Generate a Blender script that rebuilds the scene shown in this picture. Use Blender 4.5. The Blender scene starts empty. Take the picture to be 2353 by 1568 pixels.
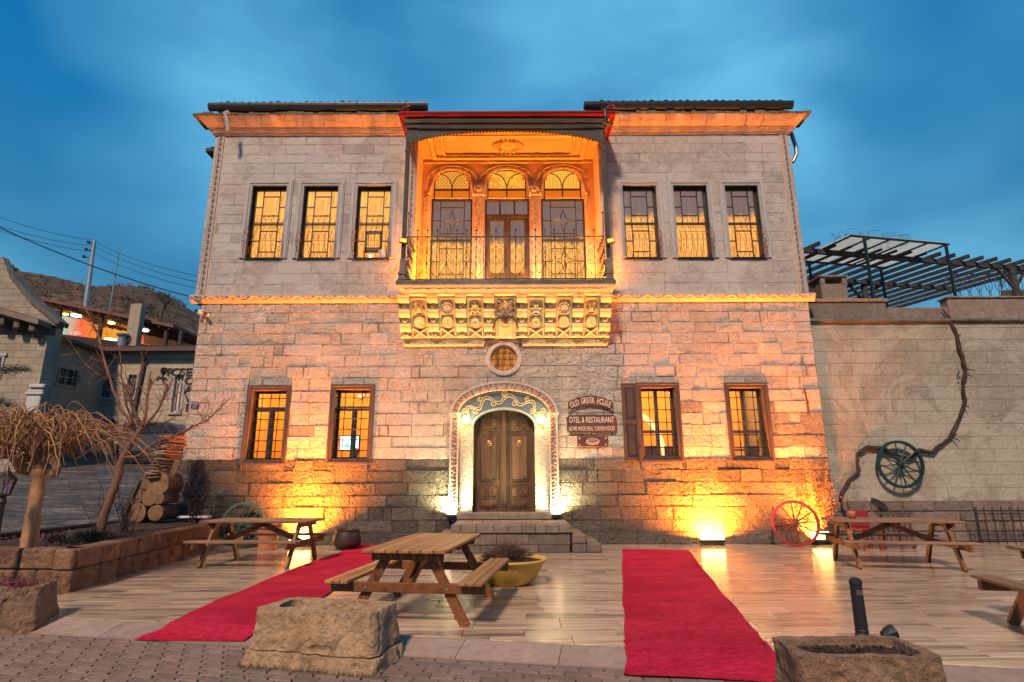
import bpy, math, random
from math import sin, cos, pi, radians, tan, atan2, sqrt
from mathutils import Vector, Matrix, noise as mn
rnd = random.Random(7)
scene = bpy.context.scene
COL = scene.collection

# ------------------------------------------------------------------ camera, light, exposure
PITCH, ROLL, CAMZ, FPX = radians(13.47), radians(-0.2), 1.5, 1319.0
cam_d = bpy.data.cameras.new('camera'); cam = bpy.data.objects.new('camera', cam_d); COL.objects.link(cam)
CR = Matrix.Rotation(pi/2 + PITCH, 3, 'X') @ Matrix.Rotation(ROLL, 3, 'Z')
cam.matrix_world = Matrix.Translation((0, 0, CAMZ)) @ CR.to_4x4()
cam_d.sensor_width = 36; cam_d.lens = 36*FPX/2353; cam_d.clip_start = .05; cam_d.clip_end = 2000
scene.camera = cam
vs = scene.view_settings
scene.display_settings.display_device = 'sRGB'
vs.view_transform = 'Standard'; vs.look = 'None'; vs.gamma = 1; vs.use_curve_mapping = False; vs.exposure = 0.6
cy = scene.cycles
cy.max_bounces = 6; cy.diffuse_bounces = 3; cy.glossy_bounces = 3; cy.transmission_bounces = 4; cy.transparent_max_bounces = 12
cy.sample_clamp_indirect = 4; cy.use_denoising = True; cy.caustics_reflective = False; cy.caustics_refractive = False
cy.use_light_tree = True

def node(nt, typ, ins=None, **props):
    n = nt.nodes.new(typ)
    for k, v in props.items(): setattr(n, k, v)
    for k, v in (ins or {}).items():
        s = n.inputs[k]
        if isinstance(v, bpy.types.NodeSocket): nt.links.new(v, s)
        else: s.default_value = v
    return n
def c4(c): return (c[0], c[1], c[2], 1)
def mathn(nt, op, a, b=0.0, clamp=False):
    n = nt.nodes.new('ShaderNodeMath'); n.operation = op; n.use_clamp = clamp
    for i, v in enumerate((a, b)):
        if isinstance(v, bpy.types.NodeSocket): nt.links.new(v, n.inputs[i])
        else: n.inputs[i].default_value = v
    return n.outputs[0]
def mixc(nt, fac, a, b, mode='MIX'):
    n = nt.nodes.new('ShaderNodeMix'); n.data_type = 'RGBA'; n.blend_type = mode
    for s, v in ((n.inputs[0], fac), (n.inputs[6], a), (n.inputs[7], b)):
        if isinstance(v, bpy.types.NodeSocket): nt.links.new(v, s)
        elif isinstance(v, (tuple, list)): s.default_value = c4(v)
        else: s.default_value = v
    return n.outputs[2]
def ramp(nt, fac, stops):
    n = nt.nodes.new('ShaderNodeValToRGB'); nt.links.new(fac, n.inputs[0]); e = n.color_ramp.elements
    while len(e) < len(stops): e.new(.5)
    for i, (p, c) in enumerate(stops):
        e[i].position = p; e[i].color = c4(c) if isinstance(c, (tuple, list)) else (c, c, c, 1)
    return n.outputs[0]
def noisen(nt, vec, scale, detail=4, rough=.55, dist=0, typ='FBM'):
    n = nt.nodes.new('ShaderNodeTexNoise'); n.noise_type = typ; n.normalize = True
    nt.links.new(vec, n.inputs['Vector'])
    n.inputs['Scale'].default_value = scale; n.inputs['Detail'].default_value = detail
    n.inputs['Roughness'].default_value = rough; n.inputs['Distortion'].default_value = dist
    return n.outputs[0]
def mapping(nt, vec, scale=(1, 1, 1), rot=(0, 0, 0), loc=(0, 0, 0)):
    n = nt.nodes.new('ShaderNodeMapping'); nt.links.new(vec, n.inputs[0])
    n.inputs['Scale'].default_value = scale; n.inputs['Rotation'].default_value = rot
    if isinstance(loc, bpy.types.NodeSocket): nt.links.new(loc, n.inputs['Location'])
    else: n.inputs['Location'].default_value = loc
    return n.outputs[0]

# dusk sky: deep blue overhead, paler towards the horizon, thin broken cloud all round
W = bpy.data.worlds.new('World'); scene.world = W; W.use_nodes = True
wt = W.node_tree; wt.nodes.clear()
SUN_EL, SUN_ROT = radians(38), radians(208)
wo = wt.nodes.new('ShaderNodeOutputWorld')
tc = wt.nodes.new('ShaderNodeTexCoord')
sep = node(wt, 'ShaderNodeSeparateXYZ', {0: tc.outputs['Generated']})
el = sep.outputs[2]
grad = ramp(wt, el, [(0.0, (.065, .18, .28)), (.25, (.030, .155, .29)), (.5, (.004, .115, .285)), (.70, (.0, .098, .27)), (1.0, (.0, .080, .24))])
cl1 = noisen(wt, mapping(wt, tc.outputs['Generated'], (1.1, 1.1, 1.7), loc=(11.3, 1.0, .4)), 1.4, 3, .45, .2)
cl2 = noisen(wt, mapping(wt, tc.outputs['Generated'], (1.0, 1.0, 3.2), loc=(.7, .1, 1.9)), 2.6, 6, .52, .2)
cm = mathn(wt, 'MULTIPLY', ramp(wt, cl1, [(.47, 0), (.66, 1)]), ramp(wt, cl2, [(.32, .40), (.70, 1)]), True)
skyc = mixc(wt, mathn(wt, 'MULTIPLY', cm, .78), grad, (.12, .40, .60))
nish = node(wt, 'ShaderNodeTexSky', sky_type='NISHITA', sun_disc=False, sun_elevation=radians(1.5), sun_rotation=SUN_ROT)
bg1 = node(wt, 'ShaderNodeBackground', {0: skyc, 1: 1.0})
bg2 = node(wt, 'ShaderNodeBackground', {0: nish.outputs[0], 1: 0.008})
ad = wt.nodes.new('ShaderNodeAddShader'); wt.links.new(bg1.outputs[0], ad.inputs[0]); wt.links.new(bg2.outputs[0], ad.inputs[1])
wt.links.new(ad.outputs[0], wo.inputs[0])

# one soft warm directional light from behind the camera's left shoulder (street light of the square)
sd = bpy.data.lights.new('sun', 'SUN'); sun = bpy.data.objects.new('sun', sd); COL.objects.link(sun)
sd.energy = 2.75; sd.angle = radians(7); sd.color = (1.0, .74, .54)
sun.rotation_euler = Vector((.27, .88, -.90)).to_track_quat('-Z', 'Y').to_euler(); sun.location = (-6, -12, 12)

# ------------------------------------------------------------------ helpers
def ray(px, py): return CR @ Vector(((px-1176.5)/FPX, -(py-784)/FPX, -1))
def fp(px, py, Y):
    d = ray(px, py); t = Y/d.y; return d.x*t, CAMZ + d.z*t
def gp(px, py, z=0):
    d = ray(px, py); t = (z-CAMZ)/d.z; return d.x*t, d.y*t

def tag(o, label=None, cat=None, group=None, kind=None):
    if label: o['label'] = label
    if cat: o['category'] = cat
    if group: o['group'] = group
    if kind: o['kind'] = kind
    return o
def wm(o):
    m = o.matrix_basis.copy()
    return wm(o.parent) @ m if o.parent else m
def thing(name, loc, label, cat, group=None, rz=0, rot=None):
    o = bpy.data.objects.new(name, None); COL.objects.link(o); o.empty_display_size = .2
    o.location = loc; o.rotation_euler = rot if rot else (0, 0, rz)
    return tag(o, label, cat, group)
def children(o): return [c for c in bpy.data.objects if c.parent == o]
def copy_tree(o, parent=None):
    c = o.copy(); COL.objects.link(c); c.parent = parent
    if parent is None and 'label' in c: pass
    for ch in children(o): copy_tree(ch, c)
    return c

class MB:
    def __init__(s): s.v = []; s.f = []; s.t = []; s.e = {}
    def add(s, vs_, fs, tint=1.0):
        n = len(s.v); s.v += [tuple(p) for p in vs_]; s.f += [tuple(i+n for i in f) for f in fs]; s.t += [tint]*len(fs); return s
    def box(s, x0, x1, y0, y1, z0, z1, tint=1.0, M=None):
        p = [(x0,y0,z0),(x1,y0,z0),(x1,y1,z0),(x0,y1,z0),(x0,y0,z1),(x1,y0,z1),(x1,y1,z1),(x0,y1,z1)]
        if M: p = [M @ Vector(q) for q in p]
        return s.add(p, [(0,3,2,1),(4,5,6,7),(0,1,5,4),(1,2,6,5),(2,3,7,6),(3,0,4,7)], tint)
    def cbox(s, x0, x1, y0, y1, z0, z1, c=.01, tint=1.0, M=None):
        # chamfered box (all edges on six faces inset)
        P = []; 
        for (a, b, k) in (('x', x0, 0), ('x', x1, 1), ('y', y0, 2), ('y', y1, 3), ('z', z0, 4), ('z', z1, 5)): pass
        X = (x0, x1); Y = (y0, y1); Z = (z0, z1); idx = {}
        for i in (0, 1):
            for j in (0, 1):
                for k in (0, 1):
                    sx = c if i == 0 else -c; sy = c if j == 0 else -c; sz = c if k == 0 else -c
                    idx[(i,j,k,'x')] = len(P); P.append((X[i], Y[j]+sy, Z[k]+sz))
                    idx[(i,j,k,'y')] = len(P); P.append((X[i]+sx, Y[j], Z[k]+sz))
                    idx[(i,j,k,'z')] = len(P); P.append((X[i]+sx, Y[j]+sy, Z[k]))
        F = []
        g = lambda i,j,k,a: idx[(i,j,k,a)]
        F += [(g(0,0,0,'x'),g(0,0,1,'x'),g(0,1,1,'x'),g(0,1,0,'x')), (g(1,0,0,'x'),g(1,1,0,'x'),g(1,1,1,'x'),g(1,0,1,'x'))]
        F += [(g(0,0,0,'y'),g(1,0,0,'y'),g(1,0,1,'y'),g(0,0,1,'y')), (g(0,1,0,'y'),g(0,1,1,'y'),g(1,1,1,'y'),g(1,1,0,'y'))]
        F += [(g(0,0,0,'z'),g(0,1,0,'z'),g(1,1,0,'z'),g(1,0,0,'z')), (g(0,0,1,'z'),g(1,0,1,'z'),g(1,1,1,'z'),g(0,1,1,'z'))]
        for i in (0,1):
            for j in (0,1):
                F.append((g(i,j,0,'x'),g(i,j,1,'x'),g(i,j,1,'y'),g(i,j,0,'y')))
        for j in (0,1):
            for k in (0,1):
                F.append((g(0,j,k,'y'),g(1,j,k,'y'),g(1,j,k,'z'),g(0,j,k,'z')))
        for i in (0,1):
            for k in (0,1):
                F.append((g(i,0,k,'x'),g(i,1,k,'x'),g(i,1,k,'z'),g(i,0,k,'z')))
        for i in (0,1):
            for j in (0,1):
                for k in (0,1): F.append((g(i,j,k,'x'),g(i,j,k,'y'),g(i,j,k,'z')))
        if M: P = [M @ Vector(q) for q in P]
        return s.add(P, F, tint)
    def bar(s, a, b, w, h=None, up=(0,0,1), tint=1.0):
        h = h or w; a = Vector(a); b = Vector(b); d = (b-a).normalized(); u = Vector(up)
        if abs(d.dot(u)) > .97: u = Vector((0,1,0))
        r = d.cross(u).normalized(); u = r.cross(d)
        P = []
        for q in (a, b):
            for (i, j) in ((-1,-1),(1,-1),(1,1),(-1,1)): P.append(q + r*i*w/2 + u*j*h/2)
        return s.add(P, [(0,1,2,3),(7,6,5,4),(0,4,5,1),(1,5,6,2),(2,6,7,3),(3,7,4,0)], tint)
    def tube(s, pts, r, n=5, tint=1.0, cap=True):
        pts = [Vector(p) for p in pts]; m = len(pts); rs = r if isinstance(r, (list, tuple)) else [r]*m
        P = []; ref = None
        for i, p in enumerate(pts):
            d = (pts[min(i+1, m-1)] - pts[max(i-1, 0)])
            if d.length < 1e-9: d = Vector((0,0,1))
            d.normalize()
            if ref is None:
                ref = Vector((0,0,1)) if abs(d.z) < .9 else Vector((1,0,0))
            a = d.cross(ref)
            if a.length < 1e-4: a = d.cross(Vector((0,1,0)))
            a.normalize(); b = a.cross(d).normalized(); ref = b
            for k in range(n):
                t = 2*pi*k/n; P.append(p + (a*cos(t) + b*sin(t))*rs[i])
        F = [(i*n+k, i*n+(k+1) % n, (i+1)*n+(k+1) % n, (i+1)*n+k) for i in range(m-1) for k in range(n)]
        if cap: F += [tuple(range(n))[::-1], tuple((m-1)*n+k for k in range(n))]
        return s.add(P, F, tint)
    def lathe(s, prof, n=20, M=None, tint=1.0, ang=2*pi):
        P = []; M = M or Matrix.Identity(4); full = abs(ang-2*pi) < 1e-6; nn = n if full else n+1
        for (r, z) in prof:
            for k in range(nn):
                t = ang*k/n; P.append(M @ Vector((r*cos(t), r*sin(t), z)))
        F = []
        for i in range(len(prof)-1):
            for k in range(n):
                a = i*nn+k; b = i*nn+((k+1) % nn if full else k+1); F.append((a, b, b+nn, a+nn))
        return s.add(P, F, tint)
    def prism(s, poly, a, b, f, tint=1.0):
        # poly: 2-D outline, f(u, v, w) -> 3-D, w runs from a to b
        n = len(poly); P = [f(u, v, a) for u, v in poly] + [f(u, v, b) for u, v in poly]
        F = [tuple(range(n)), tuple(range(2*n-1, n-1, -1))] + [(i, (i+1) % n + 0, (i+1) % n + n, i+n) for i in range(n)]
        return s.add(P, F, tint)
    def build(s, name, mat, parent=None, world=True, loc=None, smooth=False, kind=None):
        me = bpy.data.meshes.new(name)
        V = s.v
        if loc is not None and world: V = [(x-loc[0], y-loc[1], z-loc[2]) for x, y, z in V]
        me.from_pydata(V, [], s.f); me.materials.append(mat)
        at = me.attributes.new('tint', 'FLOAT', 'FACE'); at.data.foreach_set('value', s.t)
        if s.e:
            ea = me.attributes.new('edge', 'FLOAT', 'POINT'); ea.data.foreach_set('value', [s.e.get(i, 0.0) for i in range(len(s.v))])
        if smooth: me.polygons.foreach_set('use_smooth', [True]*len(me.polygons))
        me.update()
        o = bpy.data.objects.new(name, me); COL.objects.link(o)
        if parent:
            o.parent = parent
            if world:
                m = wm(parent).inverted()
                if loc is not None: m = m @ Matrix.Translation(loc)
                o.matrix_basis = m
            elif loc is not None: o.location = loc
        elif loc is not None: o.location = loc
        if kind: o['kind'] = kind
        return o

def recalc(o):
    import bmesh
    bm = bmesh.new(); bm.from_mesh(o.data); bmesh.ops.recalc_face_normals(bm, faces=bm.faces); bm.to_mesh(o.data); bm.free(); return o

def text_part(name, txt, size, mat, M, parent=None, depth=.006, sx=1.0, align='CENTER', shear=0, fit=None, bold=.008):
    cu = bpy.data.curves.new('t', 'FONT'); cu.body = txt; cu.size = size; cu.extrude = depth/2; cu.align_x = align; cu.align_y = 'CENTER'
    cu.resolution_u = 3; cu.offset = size*bold; cu.shear = shear
    o = bpy.data.objects.new('t', cu); COL.objects.link(o)
    dg = bpy.context.evaluated_depsgraph_get()
    me = bpy.data.meshes.new_from_object(o.evaluated_get(dg)); bpy.data.objects.remove(o); bpy.data.curves.remove(cu)
    me.name = name; me.materials.clear(); me.materials.append(mat)
    if fit: sx = fit/(max(v.co.x for v in me.vertices)-min(v.co.x for v in me.vertices))
    for v in me.vertices: v.co.x *= sx
    me.transform(M)
    at = me.attributes.new('tint', 'FLOAT', 'FACE'); at.data.foreach_set('value', [1.0]*len(me.polygons))
    o = bpy.data.objects.new(name, me); COL.objects.link(o)
    if parent: o.parent = parent; o.matrix_basis = wm(parent).inverted()
    return o
FACE = Matrix.Rotation(pi/2, 4, 'X')      # text plane turned to face -Y

# ------------------------------------------------------------------ materials
def newmat(name):
    m = bpy.data.materials.new(name); m.use_nodes = True; nt = m.node_tree; nt.nodes.clear()
    out = nt.nodes.new('ShaderNodeOutputMaterial'); b = nt.nodes.new('ShaderNodeBsdfPrincipled'); nt.links.new(b.outputs[0], out.inputs[0])
    return m, nt, b
def tintn(nt): return node(nt, 'ShaderNodeAttribute', attribute_name='tint').outputs['Fac']
def pos(nt): return nt.nodes.new('ShaderNodeNewGeometry').outputs['Position']
def objc(nt): return nt.nodes.new('ShaderNodeTexCoord').outputs['Object']
def setb(nt, b, col=None, rough=.8, bump=None, metal=0, spec=.5, dist=.02, strength=1.0):
    if isinstance(col, bpy.types.NodeSocket): nt.links.new(col, b.inputs['Base Color'])
    elif col: b.inputs['Base Color'].default_value = c4(col)
    if isinstance(rough, bpy.types.NodeSocket): nt.links.new(rough, b.inputs['Roughness'])
    else: b.inputs['Roughness'].default_value = rough
    b.inputs['Metallic'].default_value = metal; b.inputs['Specular IOR Level'].default_value = spec
    if bump is not None:
        bn = node(nt, 'ShaderNodeBump', {'Height': bump, 'Distance': dist, 'Strength': strength}); nt.links.new(bn.outputs[0], b.inputs['Normal'])

def stone_mat(name, cols, dist=.03, sc=1.0, rough=.92, chisel=0.0, ridge=0.0, stain=.5, dark=(.10,.075,.06), wash=None, joint=None):
    m, nt, b = newmat(name); p = pos(nt); t = tintn(nt)
    off = mapping(nt, p, loc=node(nt, 'ShaderNodeCombineXYZ', {0: mathn(nt, 'MULTIPLY', t, 37.0), 1: 0.0, 2: mathn(nt, 'MULTIPLY', t, 11.0)}).outputs[0])
    n1 = noisen(nt, p, 1.1*sc, 6, .6, .4); n2 = noisen(nt, off, 6*sc, 8, .65); n3 = noisen(nt, p, 55*sc, 3, .6)
    c = mixc(nt, ramp(nt, n1, [(.35, 0), (.65, 1)]), cols[0], cols[1])
    c = mixc(nt, ramp(nt, n2, [(.42, 0), (.70, .8)]), c, cols[2])
    # pits and stains
    st = noisen(nt, p, 3.2*sc, 9, .7, .6)
    c = mixc(nt, ramp(nt, st, [(.56, 0), (.72, stain)]), c, dark)
    pit = ramp(nt, noisen(nt, p, 30*sc, 2, .5), [(.66, 0), (.74, .55)])
    c = mixc(nt, pit, c, dark)
    if wash:   # remains of a pale render skin
        wn = noisen(nt, p, .55*sc, 9, .68, .8)
        c = mixc(nt, ramp(nt, wn, [(.50, 0), (.535, .75)]), c, wash)
    if joint:  # brown crumbled rim that eats unevenly into each block
        ed = node(nt, 'ShaderNodeAttribute', attribute_name='edge').outputs['Fac']
        jm_ = mathn(nt, 'ADD', mathn(nt, 'MULTIPLY', ed, .34), mathn(nt, 'ADD', mathn(nt, 'MULTIPLY', noisen(nt, p, 6.0, 8, .7, .6), .45), mathn(nt, 'MULTIPLY', noisen(nt, p, 1.3, 3, .5), .5)))
        c = mixc(nt, ramp(nt, mathn(nt, 'MULTIPLY', jm_, mathn(nt, 'GREATER_THAN', ed, .001)), [(.825, 0), (.865, .6)]), c, joint)
    c = mixc(nt, 1.0, c, mathn(nt, 'ADD', mathn(nt, 'MULTIPLY', n3, .5), .75), 'MULTIPLY')
    c = mixc(nt, 1.0, c, t, 'MULTIPLY')
    h = mathn(nt, 'ADD', mathn(nt, 'MULTIPLY', noisen(nt, off, 9*sc, 7, .62, .3), 1.0), mathn(nt, 'MULTIPLY', n3, .12))
    h = mathn(nt, 'SUBTRACT', h, mathn(nt, 'MULTIPLY', pit, .25))
    if ridge: h = mathn(nt, 'ADD', h, mathn(nt, 'MULTIPLY', noisen(nt, off, 3.6*sc, 7, .62, 1.0, 'RIDGED_MULTIFRACTAL'), ridge))
    if chisel:
        wv = node(nt, 'ShaderNodeTexWave', {'Vector': mapping(nt, off, (1, 1, 1), rot=(0, radians(38), 0)), 'Scale': 5.5, 'Distortion': 9.0, 'Detail': 4.0, 'Detail Scale': 2.2, 'Detail Roughness': .65}).outputs[1]
        h = mathn(nt, 'ADD', h, mathn(nt, 'MULTIPLY', wv, chisel))
    setb(nt, b, c, rough, h, spec=.25, dist=dist)
    return m
M_STONE = stone_mat('facade_tuff_stone', [(.56,.465,.37), (.63,.54,.45), (.48,.39,.305)], dist=.125, chisel=.12, ridge=.5, stain=.45, dark=(.15,.10,.075), wash=(.62,.54,.47), joint=(.27,.175,.12))
M_STONE_UP = stone_mat('upper_facade_stone', [(.41,.345,.30), (.465,.40,.355), (.32,.26,.22)], dist=.028, ridge=.2, stain=.75, dark=(.20,.13,.10), wash=(.48,.43,.39), joint=(.30,.225,.185))
M_MORTAR = stone_mat('lime_mortar', [(.33,.25,.205), (.38,.30,.25), (.27,.20,.165)], dist=.02, stain=.5)
M_CARVE = stone_mat('carved_stone', [(.48,.37,.29), (.54,.42,.33), (.42,.31,.24)], dist=.008, stain=.25, dark=(.2,.14,.11))
M_CARVE_P = stone_mat('painted_pink_plaster', [(.60,.33,.23), (.66,.40,.30), (.54,.28,.20)], dist=.006, stain=.3, dark=(.3,.15,.10))
M_CREAM = stone_mat('cream_bracket_stone', [(.50,.45,.29), (.56,.50,.33), (.42,.37,.23)], dist=.010, stain=.4, dark=(.26,.19,.12))
M_GARDEN = stone_mat('garden_wall_stone', [(.29,.245,.185), (.345,.30,.235), (.245,.20,.15)], dist=.035, ridge=.2, stain=.55, dark=(.13,.105,.08), wash=(.39,.34,.27))
M_DARKSTONE = stone_mat('dark_plinth_stone', [(.17,.125,.10), (.23,.17,.135), (.13,.095,.08)], dist=.05, stain=.6, dark=(.06,.05,.04))
M_PLANTER = stone_mat('planter_wall_stone', [(.20,.105,.06), (.34,.20,.12), (.11,.06,.04)], dist=.11, ridge=.5, stain=.9, dark=(.07,.045,.035))
M_TROUGH = stone_mat('old_trough_stone', [(.42,.265,.145), (.50,.34,.21), (.28,.17,.09)], dist=.05, sc=1.7, ridge=.2, stain=.85, dark=(.06,.04,.025))
M_TROUGH2 = stone_mat('grey_trough_stone', [(.23,.135,.085), (.32,.20,.13), (.14,.08,.05)], dist=.05, sc=1.9, ridge=.3, stain=.8, dark=(.08,.06,.045))
M_STEP = stone_mat('step_stone', [(.21,.155,.12), (.27,.21,.165), (.14,.10,.08)], dist=.02, sc=1.3, stain=.5, dark=(.11,.085,.07))
M_MOSS = stone_mat('weathered_cornice_top', [(.13,.12,.10), (.19,.175,.15), (.08,.08,.07)], dist=.04, stain=.5, dark=(.04,.04,.035))
M_FARSTONE = stone_mat('far_house_plaster', [(.34,.265,.195), (.41,.325,.245), (.29,.22,.165)], dist=.02, stain=.3, dark=(.15,.12,.10))
M_WHITESTONE = stone_mat('white_cut_stone', [(.40,.375,.355), (.45,.42,.40), (.34,.32,.30)], dist=.01, stain=.2, dark=(.22,.18,.15))
M_CONCRETE = stone_mat('concrete_kerb', [(.29,.205,.16), (.35,.255,.205), (.22,.16,.125)], dist=.008, sc=2, stain=.5, dark=(.12,.10,.09))
M_PAVER = stone_mat('grey_paver', [(.19,.13,.10), (.24,.17,.135), (.15,.10,.08)], dist=.008, sc=2.5, stain=.4, dark=(.10,.075,.065))

def far_block_mat():
    m, nt, b = newmat('far_block_masonry'); p = pos(nt)
    sp = node(nt, 'ShaderNodeSeparateXYZ', {0: p}); u = mathn(nt, 'ADD', sp.outputs[0], mathn(nt, 'MULTIPLY', sp.outputs[1], .8))
    v = node(nt, 'ShaderNodeCombineXYZ', {0: u, 1: sp.outputs[2], 2: 0.0}).outputs[0]
    br = node(nt, 'ShaderNodeTexBrick', {'Vector': v, 'Scale': 1.0, 'Mortar Size': .012, 'Mortar Smooth': .4, 'Brick Width': .62, 'Row Height': .30,
              'Color1': (.44,.36,.265,1), 'Color2': (.50,.42,.315,1), 'Mortar': (.35,.28,.21,1)})
    c = mixc(nt, ramp(nt, noisen(nt, p, 1.3, 8, .65, .5), [(.4, 0), (.7, .6)]), br.outputs[0], (.24,.195,.155))
    c = mixc(nt, 1.0, c, tintn(nt), 'MULTIPLY')
    setb(nt, b, c, .9, mathn(nt, 'SUBTRACT', noisen(nt, p, 8, 6, .6), mathn(nt, 'MULTIPLY', br.outputs[1], 1.0)), dist=.02, spec=.2); return m
M_FARBLOCK = far_block_mat()

def wood_mat(name, c1, c2, c3, rough=.6, scale=1.0, dist=.004, axis=0, spec=.4):
    m, nt, b = newmat(name); o = objc(nt); t = tintn(nt)
    rn = nt.nodes.new('ShaderNodeObjectInfo').outputs['Random']
    s = [16*scale]*3; s[axis] = 1.1*scale
    o2 = mapping(nt, o, tuple(s), loc=node(nt, 'ShaderNodeCombineXYZ', {0: mathn(nt, 'MULTIPLY', rn, 50.0), 1: mathn(nt, 'MULTIPLY', rn, 31.0), 2: mathn(nt, 'MULTIPLY', t, 19.0)}).outputs[0])
    g = noisen(nt, o2, 1.6, 9, .66, 1.2); g2 = noisen(nt, o2, .5, 4, .5, .6); kn = noisen(nt, mapping(nt, o, (3, 3, 3)), 1.5, 3, .5)
    c = mixc(nt, ramp(nt, g, [(.36, 0), (.64, 1)]), c1, c2)
    c = mixc(nt, ramp(nt, g2, [(.5, 0), (.72, .8)]), c, c3)
    c = mixc(nt, ramp(nt, kn, [(.62, 0), (.70, .7)]), c, c3)
    c = mixc(nt, 1.0, c, mathn(nt, 'ADD', mathn(nt, 'MULTIPLY', rn, .4), .8), 'MULTIPLY')
    c = mixc(nt, 1.0, c, t, 'MULTIPLY')
    setb(nt, b, c, rough, g, spec=spec, dist=dist); return m
M_PICNIC = wood_mat('stained_picnic_wood', (.23,.080,.026), (.14,.048,.017), (.05,.02,.01), rough=.42)
M_PICNIC_TOP = wood_mat('worn_tabletop_wood', (.46,.235,.095), (.30,.135,.05), (.11,.05,.022), rough=.4)
M_GREYWOOD = wood_mat('weathered_table_wood', (.32,.18,.105), (.22,.115,.065), (.10,.055,.035), rough=.6)
M_DOOR = wood_mat('old_door_wood', (.125,.062,.030), (.07,.032,.015), (.022,.011,.007), rough=.55, axis=2, dist=.006)
M_FRAMEWOOD = wood_mat('weathered_window_wood', (.085,.052,.038), (.055,.034,.027), (.03,.02,.017), rough=.7, axis=2, dist=.005)
M_BALCWOOD = wood_mat('black_weathered_timber', (.05,.042,.036), (.03,.027,.025), (.085,.07,.055), rough=.75, axis=2, dist=.006)
M_VALANCE = wood_mat('carved_valance_wood', (.075,.058,.045), (.045,.035,.03), (.11,.085,.06), rough=.75, axis=0, dist=.008)
M_CEILWOOD = wood_mat('painted_ceiling_wood', (.46,.27,.12), (.38,.21,.09), (.24,.13,.055), rough=.6, axis=0, dist=.004)
M_LOG = wood_mat('log_bark', (.13,.08,.05), (.08,.05,.035), (.20,.13,.08), rough=.9, axis=1, dist=.02)
M_LOGEND = wood_mat('cut_log_end', (.27,.15,.07), (.19,.10,.05), (.10,.055,.03), rough=.8, axis=1, dist=.004)
M_SIGN = wood_mat('brown_sign_board', (.14,.045,.028), (.09,.03,.02), (.05,.02,.015), rough=.5, axis=0, dist=.003)
M_BARK = wood_mat('grey_brown_bark', (.30,.15,.09), (.19,.095,.06), (.07,.04,.03), rough=.9, axis=2, dist=.03, scale=1.4)
M_BARK2 = wood_mat('pale_weeping_bark', (.60,.31,.14), (.44,.215,.10), (.13,.075,.045), rough=.85, axis=2, dist=.035, scale=1.6)
M_VINE = wood_mat('dark_vine_bark', (.045,.030,.027), (.028,.02,.02), (.075,.05,.04), rough=.95, axis=2, dist=.01, scale=2)
M_PERGOLA = wood_mat('pergola_timber', (.045,.04,.038), (.03,.028,.03), (.08,.065,.05), rough=.8, axis=0)

def plain(name, col, rough=.5, metal=0, spec=.5, bscale=25, dist=.002, var=.25, coat=0):
    m, nt, b = newmat(name); p = pos(nt); n = noisen(nt, p, bscale, 5, .6); n2 = noisen(nt, p, bscale*.12, 5, .6)
    k = mathn(nt, 'ADD', mathn(nt, 'MULTIPLY', mathn(nt, 'ADD', n, n2), var), 1-var)
    c = mixc(nt, 1.0, col, k, 'MULTIPLY'); c = mixc(nt, 1.0, c, tintn(nt), 'MULTIPLY')
    setb(nt, b, c, rough, n, metal=metal, spec=spec, dist=dist); b.inputs['Coat Weight'].default_value = coat; return m
M_IRON = plain('black_iron', (.022,.02,.022), .55, .3)
M_RUST = plain('rusty_iron', (.075,.032,.018), .7, .3)
M_GUTTER = plain('dark_sheet_gutter', (.03,.036,.042), .4, .6, dist=.001)
M_RED = plain('red_painted_metal', (.24,.014,.012), .35, .2, dist=.001)
M_REDWHEEL = plain('red_painted_wheel', (.24,.012,.008), .5, dist=.004)
M_GREEN = plain('green_painted_wheel', (.004,.026,.021), .5, dist=.004)
M_GREEN2 = plain('faded_green_wheel', (.04,.085,.04), .6, dist=.004)
M_HUB = plain('wooden_hub', (.12,.06,.035), .8)
M_SASH = plain('dark_green_sash_paint', (.022,.032,.028), .45, dist=.002)
M_SASH2 = plain('brown_sash_paint', (.085,.052,.042), .6, dist=.002)
M_STEEL = plain('grey_steel', (.28,.30,.32), .4, .6)
M_PIPE = plain('pale_downpipe', (.35,.38,.40), .5, .2)
M_BRASS = plain('worn_brass', (.42,.25,.08), .4, .8)
M_BLUE = plain('faded_blue_paint', (.13,.18,.30), .8, var=.5, bscale=12, dist=.004)
M_BLUEGREY = plain('blue_grey_painted_plaster', (.11,.15,.19), .8, var=.5, bscale=9, dist=.006)
M_TERRA = plain('terracotta', (.42,.15,.07), .8, dist=.004)
M_YELLOW = plain('yellow_plastic', (.50,.31,.055), .45, dist=.001, var=.12)
M_BLACKPL = plain('black_plastic', (.018,.016,.018), .4, dist=.001)
M_SOIL = plain('dark_soil', (.055,.033,.022), .95, bscale=40, dist=.06, var=.5)
M_WHITEPAINT = plain('white_paint', (.62,.58,.52), .6, var=.25)
M_PLATE = plain('blue_number_plate', (.01,.035,.20), .4)
M_CANOPY, _nt, _b = newmat('translucent_canopy_sheet'); setb(_nt, _b, (.75,.78,.76), .5)
_tr = node(_nt, 'ShaderNodeBsdfTranslucent', {0: (.8,.85,.83,1)}); _mx = node(_nt, 'ShaderNodeMixShader', {0: .75, 1: _b.outputs[0], 2: _tr.outputs[0]}); _nt.links.new(_mx.outputs[0], [n for n in _nt.nodes if n.type == 'OUTPUT_MATERIAL'][0].inputs[0])
M_CARPAINT = plain('dark_grey_car_paint', (.08,.07,.075), .25, .4, coat=.6, dist=0, var=.1)
M_TYRE = plain('tyre_rubber', (.012,.012,.012), .8)
M_RIM = plain('alloy_rim', (.30,.30,.31), .3, .8)
M_CARGLASS = plain('dark_car_glass', (.008,.01,.013), .08, 0, .8, dist=0)
M_TAILRED = plain('red_tail_lamp', (.25,.01,.01), .2)
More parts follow.
